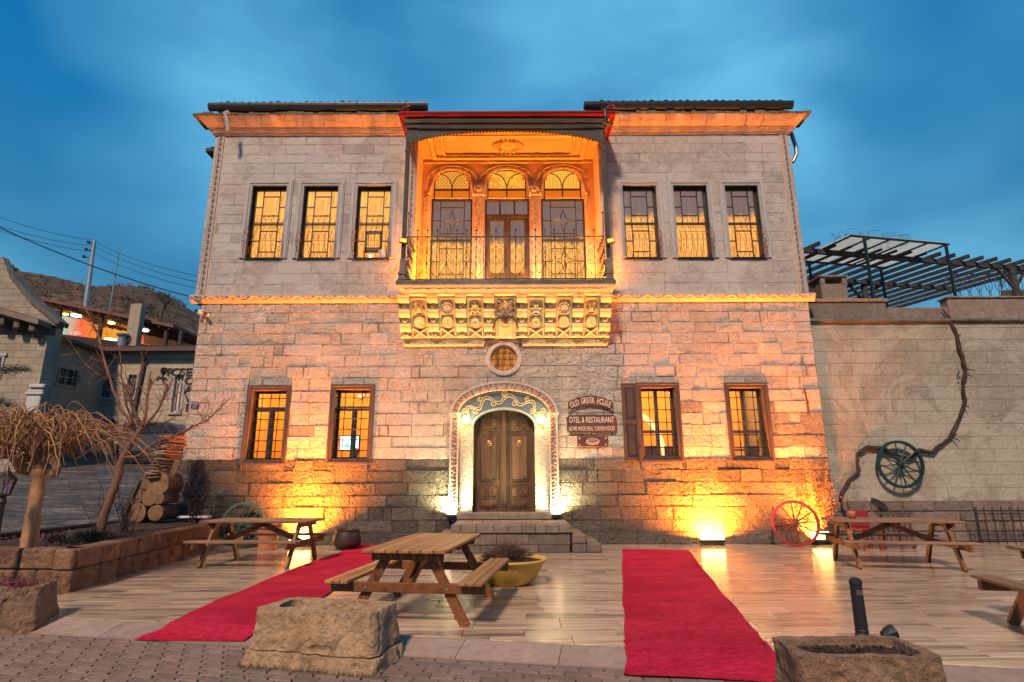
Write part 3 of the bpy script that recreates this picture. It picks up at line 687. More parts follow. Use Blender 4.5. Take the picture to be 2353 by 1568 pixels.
def up_window(o, i):
    x0, x1, z0, z1 = o; w = x1-x0; h = z1-z0
    right = i >= 3
    s = MB()            # moulded surround, four members
    for (k, ow, pj, tn) in ((0, .17, .028, .95), (1, .135, .048, 1.0), (2, .075, .030, .85)):
        inner = (.125, .07, .0)[k]
        s.box(x0-ow, x0-inner, F-pj, F+.02, z0-.0, z1+ow, tn); s.box(x1+inner, x1+ow, F-pj, F+.02, z0-.0, z1+ow, tn)
        s.box(x0-inner, x1+inner, F-pj+.0005, F+.02, z1+inner, z1+ow, tn)
    win = s.build('window', M_WHITESTONE, house)
    rv = MB(); D = .34
    rv.box(x0-.04, x0+.0, F+.02, F+D, z0, z1); rv.box(x1-.0, x1+.04, F+.02, F+D, z0, z1); rv.box(x0-.04, x1+.04, F+.02, F+D, z1, z1+.04); rv.box(x0-.04, x1+.04, F-.03, F+D, z0-.045, z0)
    rv.build('window_reveal', M_SASH, win)
    y = F+.16; f = MB(); t = .055
    f.box(x0, x0+t, y-.03, y+.03, z0, z1); f.box(x1-t, x1, y-.03, y+.03, z0, z1); f.box(x0+t, x1-t, y-.03, y+.03, z1-t*1.3, z1); f.box(x0+t, x1-t, y-.03, y+.03, z0, z0+t)
    f.box(x0+t, x1-t, y-.04, y+.02, z0+h*.495-.022, z0+h*.495+.022)
    sash = f.build('sash', M_SASH, win)
    X = lambda u: x0+w*u; Z = lambda q: z1-h*q
    segs = [(.27,0,.27,.49),(.75,0,.75,.49),(.27,.115,.75,.115),(.27,.385,.75,.385),(0,.265,.27,.265),(.75,.265,1,.265)]
    if i != 4: segs += [(.27,.52,.27,1),(.75,.52,.75,1),(.27,.60,.75,.60),(.27,.885,.75,.885),(0,.74,.27,.74),(.75,.74,1,.74)]
    g = MB()
    for (a, b, c, d) in segs: g.bar((X(a), y, Z(b)), (X(c), y, Z(d)), .024, .03, (0, 1, 0))
    g.build('glazing_bar', M_SASH, win)
    p = MB(); p.add([(x0+t, y+.012, z0+t), (x1-t, y+.012, z0+t), (x1-t, y+.012, z1-t), (x0+t, y+.012, z1-t)], [(0, 1, 2, 3)]); p.build('glass_pane', M_GLASS_SKY, win)
    c = MB(); n = 40; cx0, cx1 = x0-.03, x1+.03
    for k in range(n):
        yy = lambda q: F+.30+.018*sin(q*1.9+i)+.008*sin(q*4.7)
        xa, xb = cx0+(cx1-cx0)*k/n, cx0+(cx1-cx0)*(k+1)/n
        c.add([(xa, yy(k), z0-.02), (xb, yy(k+1), z0-.02), (xb, yy(k+1), z1+.02), (xa, yy(k), z1+.02)], [(0, 1, 2, 3)])
    c.build('curtain', M_CUR_R if right else M_CUR_L, win, loc=(x0, F+.3, z0))
    # belly grille
    gz1 = z0+h*.52; gh = gz1-z0
    def out(f):   # f 0 top .. 1 bottom
        f = min(max(f, 0), 1)
        return .05+.27*max(0, sin(pi*min(1, max(0, (f-.22)/.78))))**.8 if f > .22 else .05
    gr = MB(); nb = 6; zz = lambda f: gz1-gh*f
    for k in range(nb+1):
        x = x0+.015+(w-.03)*k/nb; gr.tube([(x, F-out(q/12)+.06*0, zz(q/12)) for q in range(13)], .006, 4)
    for f_ in (.42, .66, 1.0): 
        yb = F-out(f_); gr.tube([(x0+.015, F, zz(f_)), (x0+.015, yb, zz(f_)), (x1-.015, yb, zz(f_)), (x1-.015, F, zz(f_))], .006 if f_ < 1 else .009, 4)
    gr.tube([(x0, F+.1, zz(.02)), (x1, F+.1, zz(.02))], .006, 4)
    ring = MB()
    for (fc, R, arr) in ((.22, .048, 8), (.56, .078, 6), (.83, .085, 5), (.95, .04, 8)):
        for k in range(arr):
            cx = x0+.03+(w-.06)*(k+.5)/arr
            ring.tube([(cx+R*.9*cos(t), F-out(fc-R*sin(t)/gh)-.004, zz(fc)+R*sin(t)) for t in [2*pi*q/10 for q in range(11)]], .004, 4, cap=False)
    for s_ in (0, 1):
        xx = x0+.01 if s_ == 0 else x1-.01
        for (fc, R) in ((.58, .07), (.80, .08)):
            ring.tube([(xx, F-.13+R*cos(t)*.9, zz(fc)+R*sin(t)) for t in [2*pi*q/10 for q in range(11)]], .005, 4, cap=False)
    for s_ in (-1, 1):      # top scrolls above the rail
        cx = (x0+x1)/2+s_*w*.2
        ring.tube([(cx+w*.19*cos(t)*(1-.0*t), F-.05, gz1-.03+.15*sin(t)) for t in [pi*q/10 for q in range(11)]], .005, 4)
        ring.tube([(cx+(.05-.008*q*.5)*cos(t), F-.05, gz1+.03+(.05-.004*q)*sin(t)) for q, t in [(q, 2*pi*q/9) for q in range(10)]], .004, 4)
    go = gr.build('window_grille', M_RUST, win); ring.build('grille_scroll', M_RUST, win, kind='stuff')
    if i == 2:
        b = MB(); b.box(x0+w*.27, x0+w*.75, y-.045, y-.02, z0+h*.12, z0+h*.17); b.box(x0+w*.27, x0+w*.33, y-.045, y-.02, z0+h*.12, z0+h*.38); b.box(x0+w*.70, x0+w*.75, y-.045, y-.02, z0+h*.12, z0+h*.38); b.box(x0+w*.27, x0+w*.75, y-.045, y-.02, z0+h*.355, z0+h*.38)
        b.build('hopper_frame', M_SASH, win)
        l = MB(); l.lathe([(0, -.04), (.035, -.02), (.04, .01), (.02, .04), (0, .05)], 10, Matrix.Translation((x0+w*.42, F+.24, z0+.16))); l.build('lamp_bulb', emis('bare_window_bulb', (1, .72, .3), 9), win)
        a = MB(); a.cbox(x1-.26, x1-.06, F-.02, F+.10, z0+.01, z0+.24, .01); a.build('white_unit', M_WHITEPAINT, win)
for i, o in enumerate(UP): up_window(o, i)

# ---- lower windows: weathered wooden box frames, iron bars, rooms with lamps behind
def low_window(o, i):
    x0, x1, z0, z1 = o; fw = .10
    f = MB()
    f.cbox(x0, x0+fw, F-.009, F+.36, z0, z1, .006); f.cbox(x1-fw, x1, F-.009, F+.36, z0, z1, .006)
    f.cbox(x0+fw, x1-fw, F-.007, F+.36, z1-fw, z1, .006); f.cbox(x0+fw, x1-fw, F-.011, F+.36, z0, z0+fw, .008)
    win = f.build('window', M_FRAMEWOOD, house, loc=(x0, F, z0))
    m = MB()
    for (a, b) in ((x0-.03, x0+.03), (x1-.03, x1+.03)): m.cbox(a, b, F-.019, F+.01, z0-.03, z1+.03, .006)
    m.cbox(x0+.03, x1-.03, F-.018, F+.01, z1-.03, z1+.03, .006); m.cbox(x0+.03, x1-.03, F-.020, F+.01, z0-.03, z0+.03, .006)
    m.build('window_trim', M_FRAMEWOOD, win)
    a0, a1, b0, b1 = x0+fw, x1-fw, z0+fw, z1-fw; w = a1-a0; h = b1-b0
    ys = F+.30; s = MB(); t = .045
    s.box(a0, a0+t, ys-.025, ys+.025, b0, b1); s.box(a1-t, a1, ys-.025, ys+.025, b0, b1); s.box(a0+t, a1-t, ys-.026, ys+.026, b0, b0+t); s.box(a0+t, a1-t, ys-.026, ys+.026, b1-t, b1)
    mid = (a0+a1)/2
    if i < 2:
        zt = b1-h*.26; s.box(a0+t, a1-t, ys-.03, ys+.03, zt-.06, zt+.05); s.box(mid-.06, mid+.06, ys-.028, ys+.028, b0+t, zt-.06)
    else:
        zt = b0+h*.37; s.box(a0+t, a1-t, ys-.03, ys+.03, zt-.035, zt+.035); s.box(mid-.04, mid+.04, ys-.028, ys+.028, b0+t, zt-.035); s.box(mid-.04, mid+.04, ys-.028, ys+.028, zt+.035, b1-t)
    s.build('sash', M_SASH2 if i > 1 else M_BALCWOOD, win)
    p = MB(); p.add([(a0+t, ys+.005, b0+t), (a1-t, ys+.005, b0+t), (a1-t, ys+.005, b1-t), (a0+t, ys+.005, b1-t)], [(0,1,2,3)]); p.build('glass_pane', M_GLASS, win)
    nv, nh = 3, (6 if i < 2 else 5)
    for k in range(nv):
        x = a0+w*(k+1)/(nv+1); q = MB(); q.tube([(x, F+.13, b0-.02), (x+rnd.uniform(-.004, .004), F+.128, (b0+b1)/2), (x, F+.13, b1+.02)], .012, 5); q.build('iron_bar', M_IRON, win)
    for k in range(nh):
        z = b0+h*(k+.75)/(nh+.5); q = MB(); q.tube([(a0-.02, F+.115, z), (a1+.02, F+.115, z)], .012, 5)
        for j in range(nv): q.box(a0+w*(j+1)/(nv+1)-.014, a0+w*(j+1)/(nv+1)+.014, F+.1, F+.142, z-.014, z+.014)
        q.build('iron_bar', M_IRON, win)
for i, o in enumerate(LOW): low_window(o, i)
x0, x1, z0, z1 = LOW[2]     # the opened shutter on the third window
sx0, _ = fp(1430, 970, F); sh_ = MB(); X0, X1 = sx0, x0-.005; Y0, Y1 = F-.085, F-.035
def shutter_panel(m, a, b, c, d): m.cbox(a, b, Y0+.014, Y1-.005, c, d, .006, .8); m.cbox(a+.05, b-.05, Y0+.006, Y0+.03, c+.05, d-.05, .008)
W_ = X1-X0
sh_.cbox(X0, X0+.07, Y0, Y1, z0, z1, .005); sh_.cbox(X1-.07, X1, Y0, Y1, z0, z1, .005)
for zz in (z0, z0+(z1-z0)*.48, z1-.09): sh_.cbox(X0+.07, X1-.07, Y0, Y1, zz, zz+.09, .005)
sho = sh_.build('shutter', M_FRAMEWOOD, house, loc=(X0, F, z0))
for (c, d) in ((z0+.09, z0+(z1-z0)*.48), (z0+(z1-z0)*.48+.09, z1-.09)):
    q = MB(); shutter_panel(q, X0+.07, X1-.07, c, d); q.build('shutter_panel', M_FRAMEWOOD, sho, loc=(X0, F, c))
q = MB()
for zz in (z0+.3, z1-.3): q.tube([(X1-.02, F-.09, zz), (X1+.04, F-.095, zz)], .012, 6)
q.build('hinge', M_IRON, sho)

# rooms behind the lower windows: plaster box, hanging lamp, table and chairs
def room(x0, x1, n):
    y0, y1, z0, z1 = F+.42, F+3.6, 1.0, 4.3
    m = MB(); m.add([(x0,y0,z0),(x1,y0,z0),(x1,y1,z0),(x0,y1,z0),(x0,y0,z1),(x1,y0,z1),(x1,y1,z1),(x0,y1,z1)], [(0,1,2,3),(7,6,5,4),(1,5,6,2),(3,2,6,7),(0,3,7,4)])
    r = [(x0, x1, z0, z1)]
    for o in LOW: r = subtract(r, (o[0], o[1], o[2], o[3]))
    for (a, b, c, d) in r: m.add([(a, y0, c), (b, y0, c), (b, y0, d), (a, y0, d)], [(0, 1, 2, 3)])
    ro = m.build('room_wall', M_DRYWALL, house)
    cx = (x0+x1)/2
    for lx in ((x0+1.05), (x1-1.05)):
        l = bpy.data.lights.new('room_lamp', 'POINT'); l.energy = 95; l.color = (1, .62, .22); l.shadow_soft_size = .15
        lo = bpy.data.objects.new('room_lamp', l); COL.objects.link(lo); lo.parent = house; lo.matrix_basis = wm(house).inverted() @ Matrix.Translation((lx, F+1.9, 3.9))
    return ro
ra = room(-7.4, -2.6, 0); rb = room(2.6, 7.3, 1)
def stool(x, y, z=1.0):
    q = MB(); q.cbox(x-.2, x+.2, y-.2, y+.2, z+.85, z+.90, .01)
    for (a, b) in ((-.17,-.17),(.17,-.17),(.17,.17),(-.17,.17)): q.bar((x+a, y+b, z+.0), (x+a, y+b, z+.85), .04)
    q.cbox(x-.19, x+.19, y+.17, y+.2, z+1.0, z+1.35, .01); q.bar((x-.17, y+.185, z+.9), (x-.17, y+.185, z+1.05), .03); q.bar((x+.17, y+.185, z+.9), (x+.17, y+.185, z+1.05), .03)
    return q
for (x, y) in ((3.75, F+1.5), (4.35, F+1.7), (5.75, F+1.4), (6.5, F+1.6)):
    q = stool(x, y); tag(q.build('bar_chair', M_SASH2, loc=(x, y, 1.0)), {3.75: 'dark chair seen low through the shuttered window, nearer its left pane', 4.35: 'dark chair seen through the right panes of the shuttered window', 5.75: 'dark chair behind the left panes of the far right lower window', 6.5: 'dark chair behind the right panes of the far right lower window'}[x], 'chair', 'chairs inside behind the lower windows')
q = MB()     # arch rib inside the right room, its lit look painted as emission
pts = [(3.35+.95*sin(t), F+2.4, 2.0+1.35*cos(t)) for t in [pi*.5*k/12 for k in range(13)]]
q.tube(pts, .07, 8); q.build('arch_rib', emis('self_glowing_arch_rib', (1, .62, .22), 1.3), rb)
q = MB(); q.box(5.15, 5.62, F+1.9, F+1.95, 1.6, 3.4); q.build('bright_panel', emis('self_glowing_wall_panel', (1, .7, .3), 1.1), rb)  # plain wall panel, its brightness put in as emission
q = MB(); q.cbox(5.5, 7.1, F+2.6, F+2.75, 2.25, 2.30, .01); q.cbox(5.5, 7.1, F+2.6, F+2.75, 2.75, 2.80, .01); q.build('shelf', M_SASH2, rb)
q = MB(); q.cbox(-6.1, -5.93, F+3.5, F+3.55, 2.35, 2.75, .01); q.cbox(-5.6, -5.45, F+3.5, F+3.55, 2.45, 2.85, .01); q.build('picture_frame', M_SASH2, ra)
# TV screen and a seated guest seen through the second lower window
tv = MB(); tv.cbox(-4.85, -4.28, F+2.2, F+2.26, 2.27, 2.70, .01); tvo = tv.build('television', M_BLACKPL)
tag(tvo, 'glowing television screen inside, low behind the second lower window', 'television')
q = MB(); q.add([(-4.82, F+2.195, 2.30), (-4.31, F+2.195, 2.30), (-4.31, F+2.195, 2.67), (-4.82, F+2.195, 2.67)], [(0, 1, 2, 3)])
def tvp(nt, e):
    nt.links.new(ramp(nt, noisen(nt, objc(nt), 6, 2, .5), [(.4, (.1, .55, .75)), (.55, (.9, .95, 1)), (.7, (.5, .8, .9))]), e.inputs[0])
q.build('screen', emis('tv_picture', (.7, .9, 1), 2.2, tvp), tvo)
q = MB(); 
for k in range(14):
    a = 2*pi*k/14; R = .24; c = Vector((-3.95, F+1.5, 3.58))
    q.tube([c+Vector((.04*cos(a), .04*sin(a), .25)), c+Vector((R*.6*cos(a), R*.6*sin(a), .05)), c+Vector((R*cos(a), R*sin(a), .0)), c+Vector((R*cos(a), R*sin(a), .08))], .008, 4)
q.tube([c+Vector((0,0,.25)), c+Vector((0,0,.75))], .008, 4)
ch = q.build('chandelier', M_BRASS); tag(ch, 'small crystal chandelier glinting in the top of the second lower window', 'chandelier')
q = MB()
for k in range(14):
    a = 2*pi*k/14; q.lathe([(0, 0), (.011, .02), (0, .05)], 6, Matrix.Translation(c+Vector((.24*cos(a), .24*sin(a), .09))))
q.build('candle_bulb', emis('chandelier_bulb', (1, .8, .45), 6), ch, kind='stuff')
def skin_person(name, V, E, mat):
    me = bpy.data.meshes.new(name); me.from_pydata([v[0] for v in V], E, []); o = bpy.data.objects.new(name, me); COL.objects.link(o)
    md = o.modifiers.new('skin', 'SKIN'); sl = me.skin_vertices[0].data
    for i, v in enumerate(V): sl[i].radius = (v[1], v[2] if len(v) > 2 else v[1])
    sl[0].use_root = True; s2 = o.modifiers.new('sub', 'SUBSURF'); s2.levels = 2; s2.render_levels = 2
    me.materials.append(mat)
    dg = bpy.context.evaluated_depsgraph_get(); nm = bpy.data.meshes.new_from_object(o.evaluated_get(dg)); o.modifiers.clear(); o.data = nm
    at = nm.attributes.new('tint', 'FLOAT', 'FACE'); at.data.foreach_set('value', [1.0]*len(nm.polygons)); return o
px, py_, pz = -4.05, F+1.0, 1.42
V = [((px,py_,pz),.15,.11),((px,py_,pz+.25),.15,.10),((px,py_,pz+.48),.17,.10),((px,py_,pz+.58),.055),((px-.01,py_-.01,pz+.66),.07,.08),((px-.01,py_-.02,pz+.76),.075,.09),
     ((px-.2,py_,pz+.46),.05),((px-.25,py_-.05,pz+.2),.042),((px-.12,py_-.28,pz+.16),.032),((px+.2,py_,pz+.46),.05),((px+.25,py_-.05,pz+.2),.042),((px+.12,py_-.28,pz+.16),.032),
     ((px-.09,py_-.38,pz-.02),.07),((px-.09,py_-.42,pz-.33),.045),((px+.09,py_-.38,pz-.02),.07),((px+.09,py_-.42,pz-.33),.045)]
E = [(0,1),(1,2),(2,3),(3,4),(4,5),(2,6),(6,7),(7,8),(2,9),(9,10),(10,11),(0,12),(12,13),(0,14),(14,15)]
per = skin_person('person', V, E, M_CLOTH); tag(per, 'person in dark clothing seated indoors, seen through the second lower window', 'person')
q = MB(); q.lathe([(.0, .11), (.05, .10), (.085, .05), (.09, 0), (.08, -.06), (.05, -.1)], 12, Matrix.Translation((px-.01, py_+.01, pz+.76))); q.build('hair', M_LEAFRED, per, smooth=True)
q = MB(); q.cbox(px-.25, px+.25, py_-.35, py_+.25, 1.0, pz-.12, .02); q.cbox(px-.25, px+.25, py_+.14, py_+.22, pz-.1, pz+.45, .02)
tag(q.build('armchair', M_SASH2, loc=(px, py_, 1.0)), 'dark armchair under the seated guest inside the second lower window', 'chair')

# ---- oculus
def ringprof(m, cx, cz, prof, n=32):
    M = Matrix.Translation((cx, F, cz)) @ Matrix.Rotation(pi/2, 4, 'X'); m.lathe(prof, n, M)
m = MB(); ringprof(m, OCX, OCZ, [(.44, -.02), (.445, .035), (.425, .055), (.38, .055), (.345, .03), (.325, .0), (.315, -.30)])
oc = recalc(m.build('round_window', M_WHITESTONE, house, smooth=False))
m = MB()
for s in (0, 1): a = pi/2+pi*s; m.tube([(OCX+.33*cos(a), F-.03, OCZ+.33*sin(a)), (OCX+.40*cos(a), F-.058, OCZ+.40*sin(a)), (OCX+.445*cos(a), F-.03, OCZ+.445*sin(a))], .005, 4)
m.build('surround_joint', M_SOIL, oc)
m = MB(); ringprof(m, OCX, OCZ, [(.0, -.27), (.32, -.27)], 24)
def ocp(nt, e): nt.links.new(ramp(nt, noisen(nt, mapping(nt, pos(nt), (5, 1, 1)), 2.2, 4, .6), [(.35, (.20, .055, .012)), (.65, (.60, .22, .05))]), e.inputs[0])
m.build('lit_pane', emis('amber_round_pane', (.6, .25, .06), .95, ocp), oc)
m = MB()
for k in (-1, 0, 1):
    d = .155*k; L = sqrt(.32**2-d*d); m.tube([(OCX+d, F+.15, OCZ-L), (OCX+d, F+.15, OCZ+L)], .008, 5); m.tube([(OCX-L, F+.14, OCZ+d), (OCX+L, F+.14, OCZ+d)], .008, 5)
def spiral(m, cx, cz, y, r, turns=1.4, a0=0, sgn=1, rad=.004, n=12, M=None):
    pts = []
    for k in range(n+1):
        f = k/n; a = a0+sgn*2*pi*turns*f; rr = r*(1-.85*f); p = Vector((cx+rr*cos(a), y, cz+rr*sin(a))); pts.append(M @ p if M else p)
    m.tube(pts, rad, 4)
for i in (-1, 0, 1):
    for j in (-1, 0, 1):
        for s in (-1, 1): spiral(m, OCX+.155*i+s*.035, OCZ+.155*j+.05, F+.145, .034, 1.2, 0 if s < 0 else pi, s, .0035, 9)
m.build('iron_grille', M_IRON, oc)

# ---- entrance surround, arch cove, door
def arch_pts(hw, spr, top, n=20, z0=None):
    P = []
    if z0 is not None: P.append((DCX-hw, z0))
    for k in range(n+1):
        t = pi-pi*k/n; P.append((DCX+hw*cos(t), spr+(top-spr)*sin(t)))
    if z0 is not None: P.append((DCX+hw, z0))
    return P
def arch_band(mb, hwa, sa, ta, hwb, sb, tb, y0, y1, z0, n=28, tint=1.0):
    A = arch_pts(hwa, sa, ta, n, z0); B = arch_pts(hwb, sb, tb, n, z0)
    for i in range(len(A)-1):
        a, b, c, d = A[i], A[i+1], B[i+1], B[i]
        mb.add([(a[0], y0, a[1]), (b[0], y0, b[1]), (c[0], y0, c[1]), (d[0], y0, d[1]), (a[0], y1, a[1]), (b[0], y1, b[1]), (c[0], y1, c[1]), (d[0], y1, d[1])],
               [(0,1,2,3),(0,4,5,1),(3,2,6,7),(0,3,7,4),(1,5,6,2)], tint)
ent = MB()
arch_band(ent, SURO+.01, SUR_SPR, SUR_TOP+.02, SURI, SUR_SPR, SUR_TOP-.17, F-.035, F+.10, .62)
ento = ent.build('door_surround', M_CARVE, house)
m = MB(); arch_band(m, SURO+.02, SUR_SPR, SUR_TOP+.035, SURO-.025, SUR_SPR, SUR_TOP-.015, F-.06, F-.02, .62); arch_band(m, SURI+.02, SUR_SPR, SUR_TOP-.155, SURI-.01, SUR_SPR, SUR_TOP-.185, F-.055, F+.1, .62)
m.build('rim_moulding', M_CARVE, ento)
# beads and twisted rope round the arch
def along(hw, spr, top, z0, step):
    pts = []; z = z0
    while z < spr: pts.append((DCX-hw, z, pi)); z += step
    L = pi*(hw+(top-spr))/2*1.02; n = int(L/step)
    for k in range(1, n): t = pi-pi*k/n; pts.append((DCX+hw*cos(t), spr+(top-spr)*sin(t), t))
    z = spr
    while z > z0: pts.append((DCX+hw, z, 0)); z -= step
    return pts
m = MB(); mb2 = MB(); mr = MB()
for (x, z, a) in along(SURO-.055, SUR_SPR, SUR_TOP-.04, .70, .105):
    m.tube([(x+.042*cos(t)*1.0, F-.045, z+.042*sin(t)) for t in [2*pi*q/8 for q in range(9)]], .012, 4, cap=False)
    mb2.lathe([(0, .022), (.022, .012), (.03, 0)], 8, Matrix.Translation((x, F-.034, z)) @ Matrix.Rotation(pi/2, 4, 'X'))
for k, (x, z, a) in enumerate(along(SURI+.055, SUR_SPR, SUR_TOP-.125, .70, .085)):
    s = 1 if x > DCX else -1
    mr.tube([(x-.045*cos(a)-.02*sin(a), F-.036, z-.045*sin(a)*s*s+.0-.028), (x, F-.062, z), (x+.045*cos(a)+.0, F-.04, z+.03)], [.014, .024, .014], 5, tint=1 if k % 2 else .5)
m.build('ring_bead', M_CARVE, ento, kind='stuff'); mb2.build('blue_bead', M_BLUE, ento, kind='stuff'); mr.build('rope_twist', plain('red_ochre_stone', (.40, .17, .11), .9, var=.4), ento, kind='stuff')
# jambs and arch cove (blue-grey, with scroll relief)
for s in (-1, 1):
    jm = MB(); a, b = sorted((DCX+s*DW, DCX+s*SURI)); jm.box(a, b, F+.09, F+.55, DZ0, SUR_SPR-.06); jm.build('door_jamb', M_STONE, ento)
cv = MB(); arch_band(cv, SURI, SUR_SPR-.06, SUR_TOP-.17, DW, DSPR-.0, DTOP, F+.07, F+.5, None, 30)
cvo = cv.build('arch_cove', M_BLUEGREY, ento)
m = MB(); arch_band(m, DW+.035, DSPR, DTOP+.035, DW, DSPR, DTOP, F+.05, F+.1, None, 30); m.build('arch_lip', M_CARVE, cvo)
m = MB(); q = []
def cove_r(t, f):   # point on the cove: t angle, f 0 at door arch .. 1 at outer
    hw = DW+(SURI-DW)*f; sp = DSPR+(SUR_SPR-.06-DSPR)*f; tp = DTOP+(SUR_TOP-.17-DTOP)*f
    return Vector((DCX+hw*cos(t), F+.055, sp+(tp-sp)*sin(t)))
for off in (0, .13):
    m.tube([cove_r(pi*(.06+.88*k/70), .52+off-.06+.20*sin(k/70*2*pi*4.5-pi/2+pi)) for k in range(71)], .014, 5)
for k in range(9):
    t = pi*(.06+.88*(k+.5)/9*1.0); f = .72 if k % 2 == 0 else .32; c_ = cove_r(t, f)
    spiral(m, c_.x, c_.z, c_.y, .075, 1.5, rnd.uniform(0, 6), 1 if c_.x > DCX else -1, .012, 16)
c_ = Vector((DCX, F+.05, SUR_TOP-.26)); spiral(m, c_.x, c_.z, c_.y, .085, 1.7, -pi/2, 1, .013, 18)
m.build('scroll_relief', plain('gilded_relief', (.55,.40,.22), .8, var=.3), cvo)
# moulded impost blocks
m = MB()
for s in (-1, 1):
    cx = DCX+s*(SURI+SURO)/2
    for k in range(3): m.cbox(cx-.15+.01*k, cx+.15-.01*k, F-.07+.008*k, F+.05, SUR_SPR-.03-.045*k, SUR_SPR+.01-.045*k, .006)
m.build('impost', M_CARVE, ento)
# doors
def leaf(x0, x1, side):
    y = F+.36; dm = MB(); n = 14
    hinge = (x0 if side < 0 else x1)
    def top(x): return arch_h(x-DCX, DW+.005, DSPR, DTOP)
    poly = [(x0, DZ0)]+[(x1, DZ0)]+[(x1-(x1-x0)*k/n, top(x1-(x1-x0)*k/n)) for k in range(n+1)]
    dm.prism(poly, y, y+.06, lambda u, v, w: (u, w, v)); dl = recalc(dm.build('door_leaf', M_DOOR, house, loc=(x0, y, DZ0)))
    w = x1-x0; a, b = (x0+.17, x1-.13) if side < 0 else (x0+.13, x1-.17)
    H = DTOP-DZ0
    for (f0, f1, rose) in ((.045, .125, 0), (.135, .235, 1), (.30, .745, 0), (.80, .92, 1)):
        c, d = DZ0+H*f0, DZ0+H*f1; p = MB()
        p.cbox(a-.025, b+.025, y-.022, y, c-.02, d+.02, .008, .9); 
        po = p.build('door_panel', M_DOOR, dl, loc=(a, y, c))
        p2 = MB(); p2.cbox(a+.02, b-.02, y-.034, y-.02, c+.025, d-.025, .012, 1.15)
        if rose:
            cx, cz = (a+b)/2, (c+d)/2
            for k in range(14):
                t = 2*pi*k/14; p2.tube([(cx+.02*cos(t), y-.036, cz+.02*sin(t)), (cx+.09*cos(t), y-.042, cz+.08*sin(t))], [.004, .012], 4)
        p2.build('raised_field', M_DOOR, dl, loc=(a, y, c)) if False else None
        if rose or f1-f0 > .05:
            o2 = p2.build('raised_field', M_DOOR, dl, loc=(a, y, c))
    # knocker
    cx = (a+b)/2; cz = DZ0+H*.655; k = MB()
    k.lathe([(0, .03), (.045, .025), (.06, 0)], 12, Matrix.Translation((cx, y-.034, cz+.05)) @ Matrix.Rotation(pi/2, 4, 'X'))
    k.tube([(cx+.06*cos(t), y-.06, cz+.02+.065*sin(t)) for t in [pi+pi*q/8 for q in range(9)]], [.007]*4+[.014]+[.007]*4, 6)
    k.build('knocker', M_BRASS, dl, smooth=True)
leaf(DCX-DW, DCX-.035, -1); leaf(DCX+.035, DCX+DW, 1)
m = MB(); m.cbox(DCX-.045, DCX+.045, F+.325, F+.40, DZ0, DTOP-.005, .012); m.build('door_post', M_DOOR, house, loc=(DCX, F, DZ0))
m = MB(); m.cbox(DCX+.07, DCX+.10, F+.345, F+.365, DZ0+1.35, DZ0+1.62, .006); m.build('lock_plate', M_RUST, house)
m = MB(); m.box(DCX-DW-.1, DCX+DW+.1, F+.46, F+.5, DZ0, DTOP+.1); m.build('door_backing', M_DARKROOF, house)
m = MB(); m.cbox(DCX-SURI-.02, DCX+SURI+.02, F-.16, F+.60, .57, DZ0, .015); m.build('door_sill', M_STEP, house)

# ---- entrance steps (own thing)
SX0, SX1 = fp(1036, 1215, F-1.6)[0], fp(1313, 1215, F-1.6)[0]; SYF = F-1.62
st = thing('entrance_steps', (DCX, SYF, 0), 'worn stone entrance steps in front of the arched wooden door', 'steps')
def blocks(name, x0, x1, y0, y1, z0, z1, n, mat, parent, tint=(.85, 1.1), c=.012):
    ws = [rnd.uniform(.7, 1.3) for _ in range(n)]; s = sum(ws); x = x0
    for w in ws:
        x2 = x+(x1-x0)*w/s; m = MB(); m.cbox(x+.003, x2-.003, y0+rnd.uniform(-.006, .006), y1, z0, z1-rnd.uniform(0, .006), c, rnd.uniform(*tint)); m.build(name, mat, parent, loc=((x+x2)/2, (y0+y1)/2, z0)); x = x2
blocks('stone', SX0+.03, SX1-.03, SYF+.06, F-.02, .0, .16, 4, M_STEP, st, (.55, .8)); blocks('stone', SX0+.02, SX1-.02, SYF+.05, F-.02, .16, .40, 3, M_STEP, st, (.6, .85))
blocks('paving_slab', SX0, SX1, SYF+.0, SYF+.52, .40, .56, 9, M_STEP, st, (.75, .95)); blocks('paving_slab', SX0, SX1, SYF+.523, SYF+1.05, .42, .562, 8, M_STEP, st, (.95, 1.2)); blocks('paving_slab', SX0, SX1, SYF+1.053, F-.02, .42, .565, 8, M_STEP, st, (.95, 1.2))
for s in (-1, 1):
    xe = SX1 if s > 0 else SX0
    for (w0, w1, zt) in ((.01, .31, .36), (.315, .62, .19)):
        a, b = sorted((xe+s*w0, xe+s*w1))
        for (ya, yb) in ((SYF+.05, SYF+.55), (SYF+.555, SYF+1.05), (SYF+1.055, F-.02)):
            z = 0
            for zz in ([.17, zt] if zt > .3 else [zt]):
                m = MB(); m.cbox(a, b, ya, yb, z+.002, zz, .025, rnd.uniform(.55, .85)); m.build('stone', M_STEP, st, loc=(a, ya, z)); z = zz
# ================================================================== BALCONY NICHE (parts of the house)
NB = F+1.0                        # back wall of the niche
def zn(py, Y=NB): return fp(1165, py, Y)[1]
def z4(x, y): return (1200+x/2.6575)*.7274, (330+y/2.6575)*.7274     # survey sheet of the balcony
def n4(x, y, Y=NB): return fp(*z4(x, y), Y)
NZF = 6.16
BAYS = []    # (x0, x1, door top z, arch centre x, half width, spring z, top z)
for (a, b, c, d, e, f_, g) in ((428, 775, 790, 455, 755, 715, 552), (882, 1255, 790, 903, 1228, 712, 548), (1355, 1722, 790, 1378, 1688, 706, 546)):
    xa, _ = n4(a, 1000); xb, _ = n4(b, 1000); _, zt = n4(1000, c)
    xc, _ = n4(d, 700); xd, _ = n4(e, 700); _, zs = n4(1000, 640); _, ztop = n4(1000, g)
    BAYS.append((xa, xb, zt, (xc+xd)/2, (xd-xc)/2, zs, ztop))
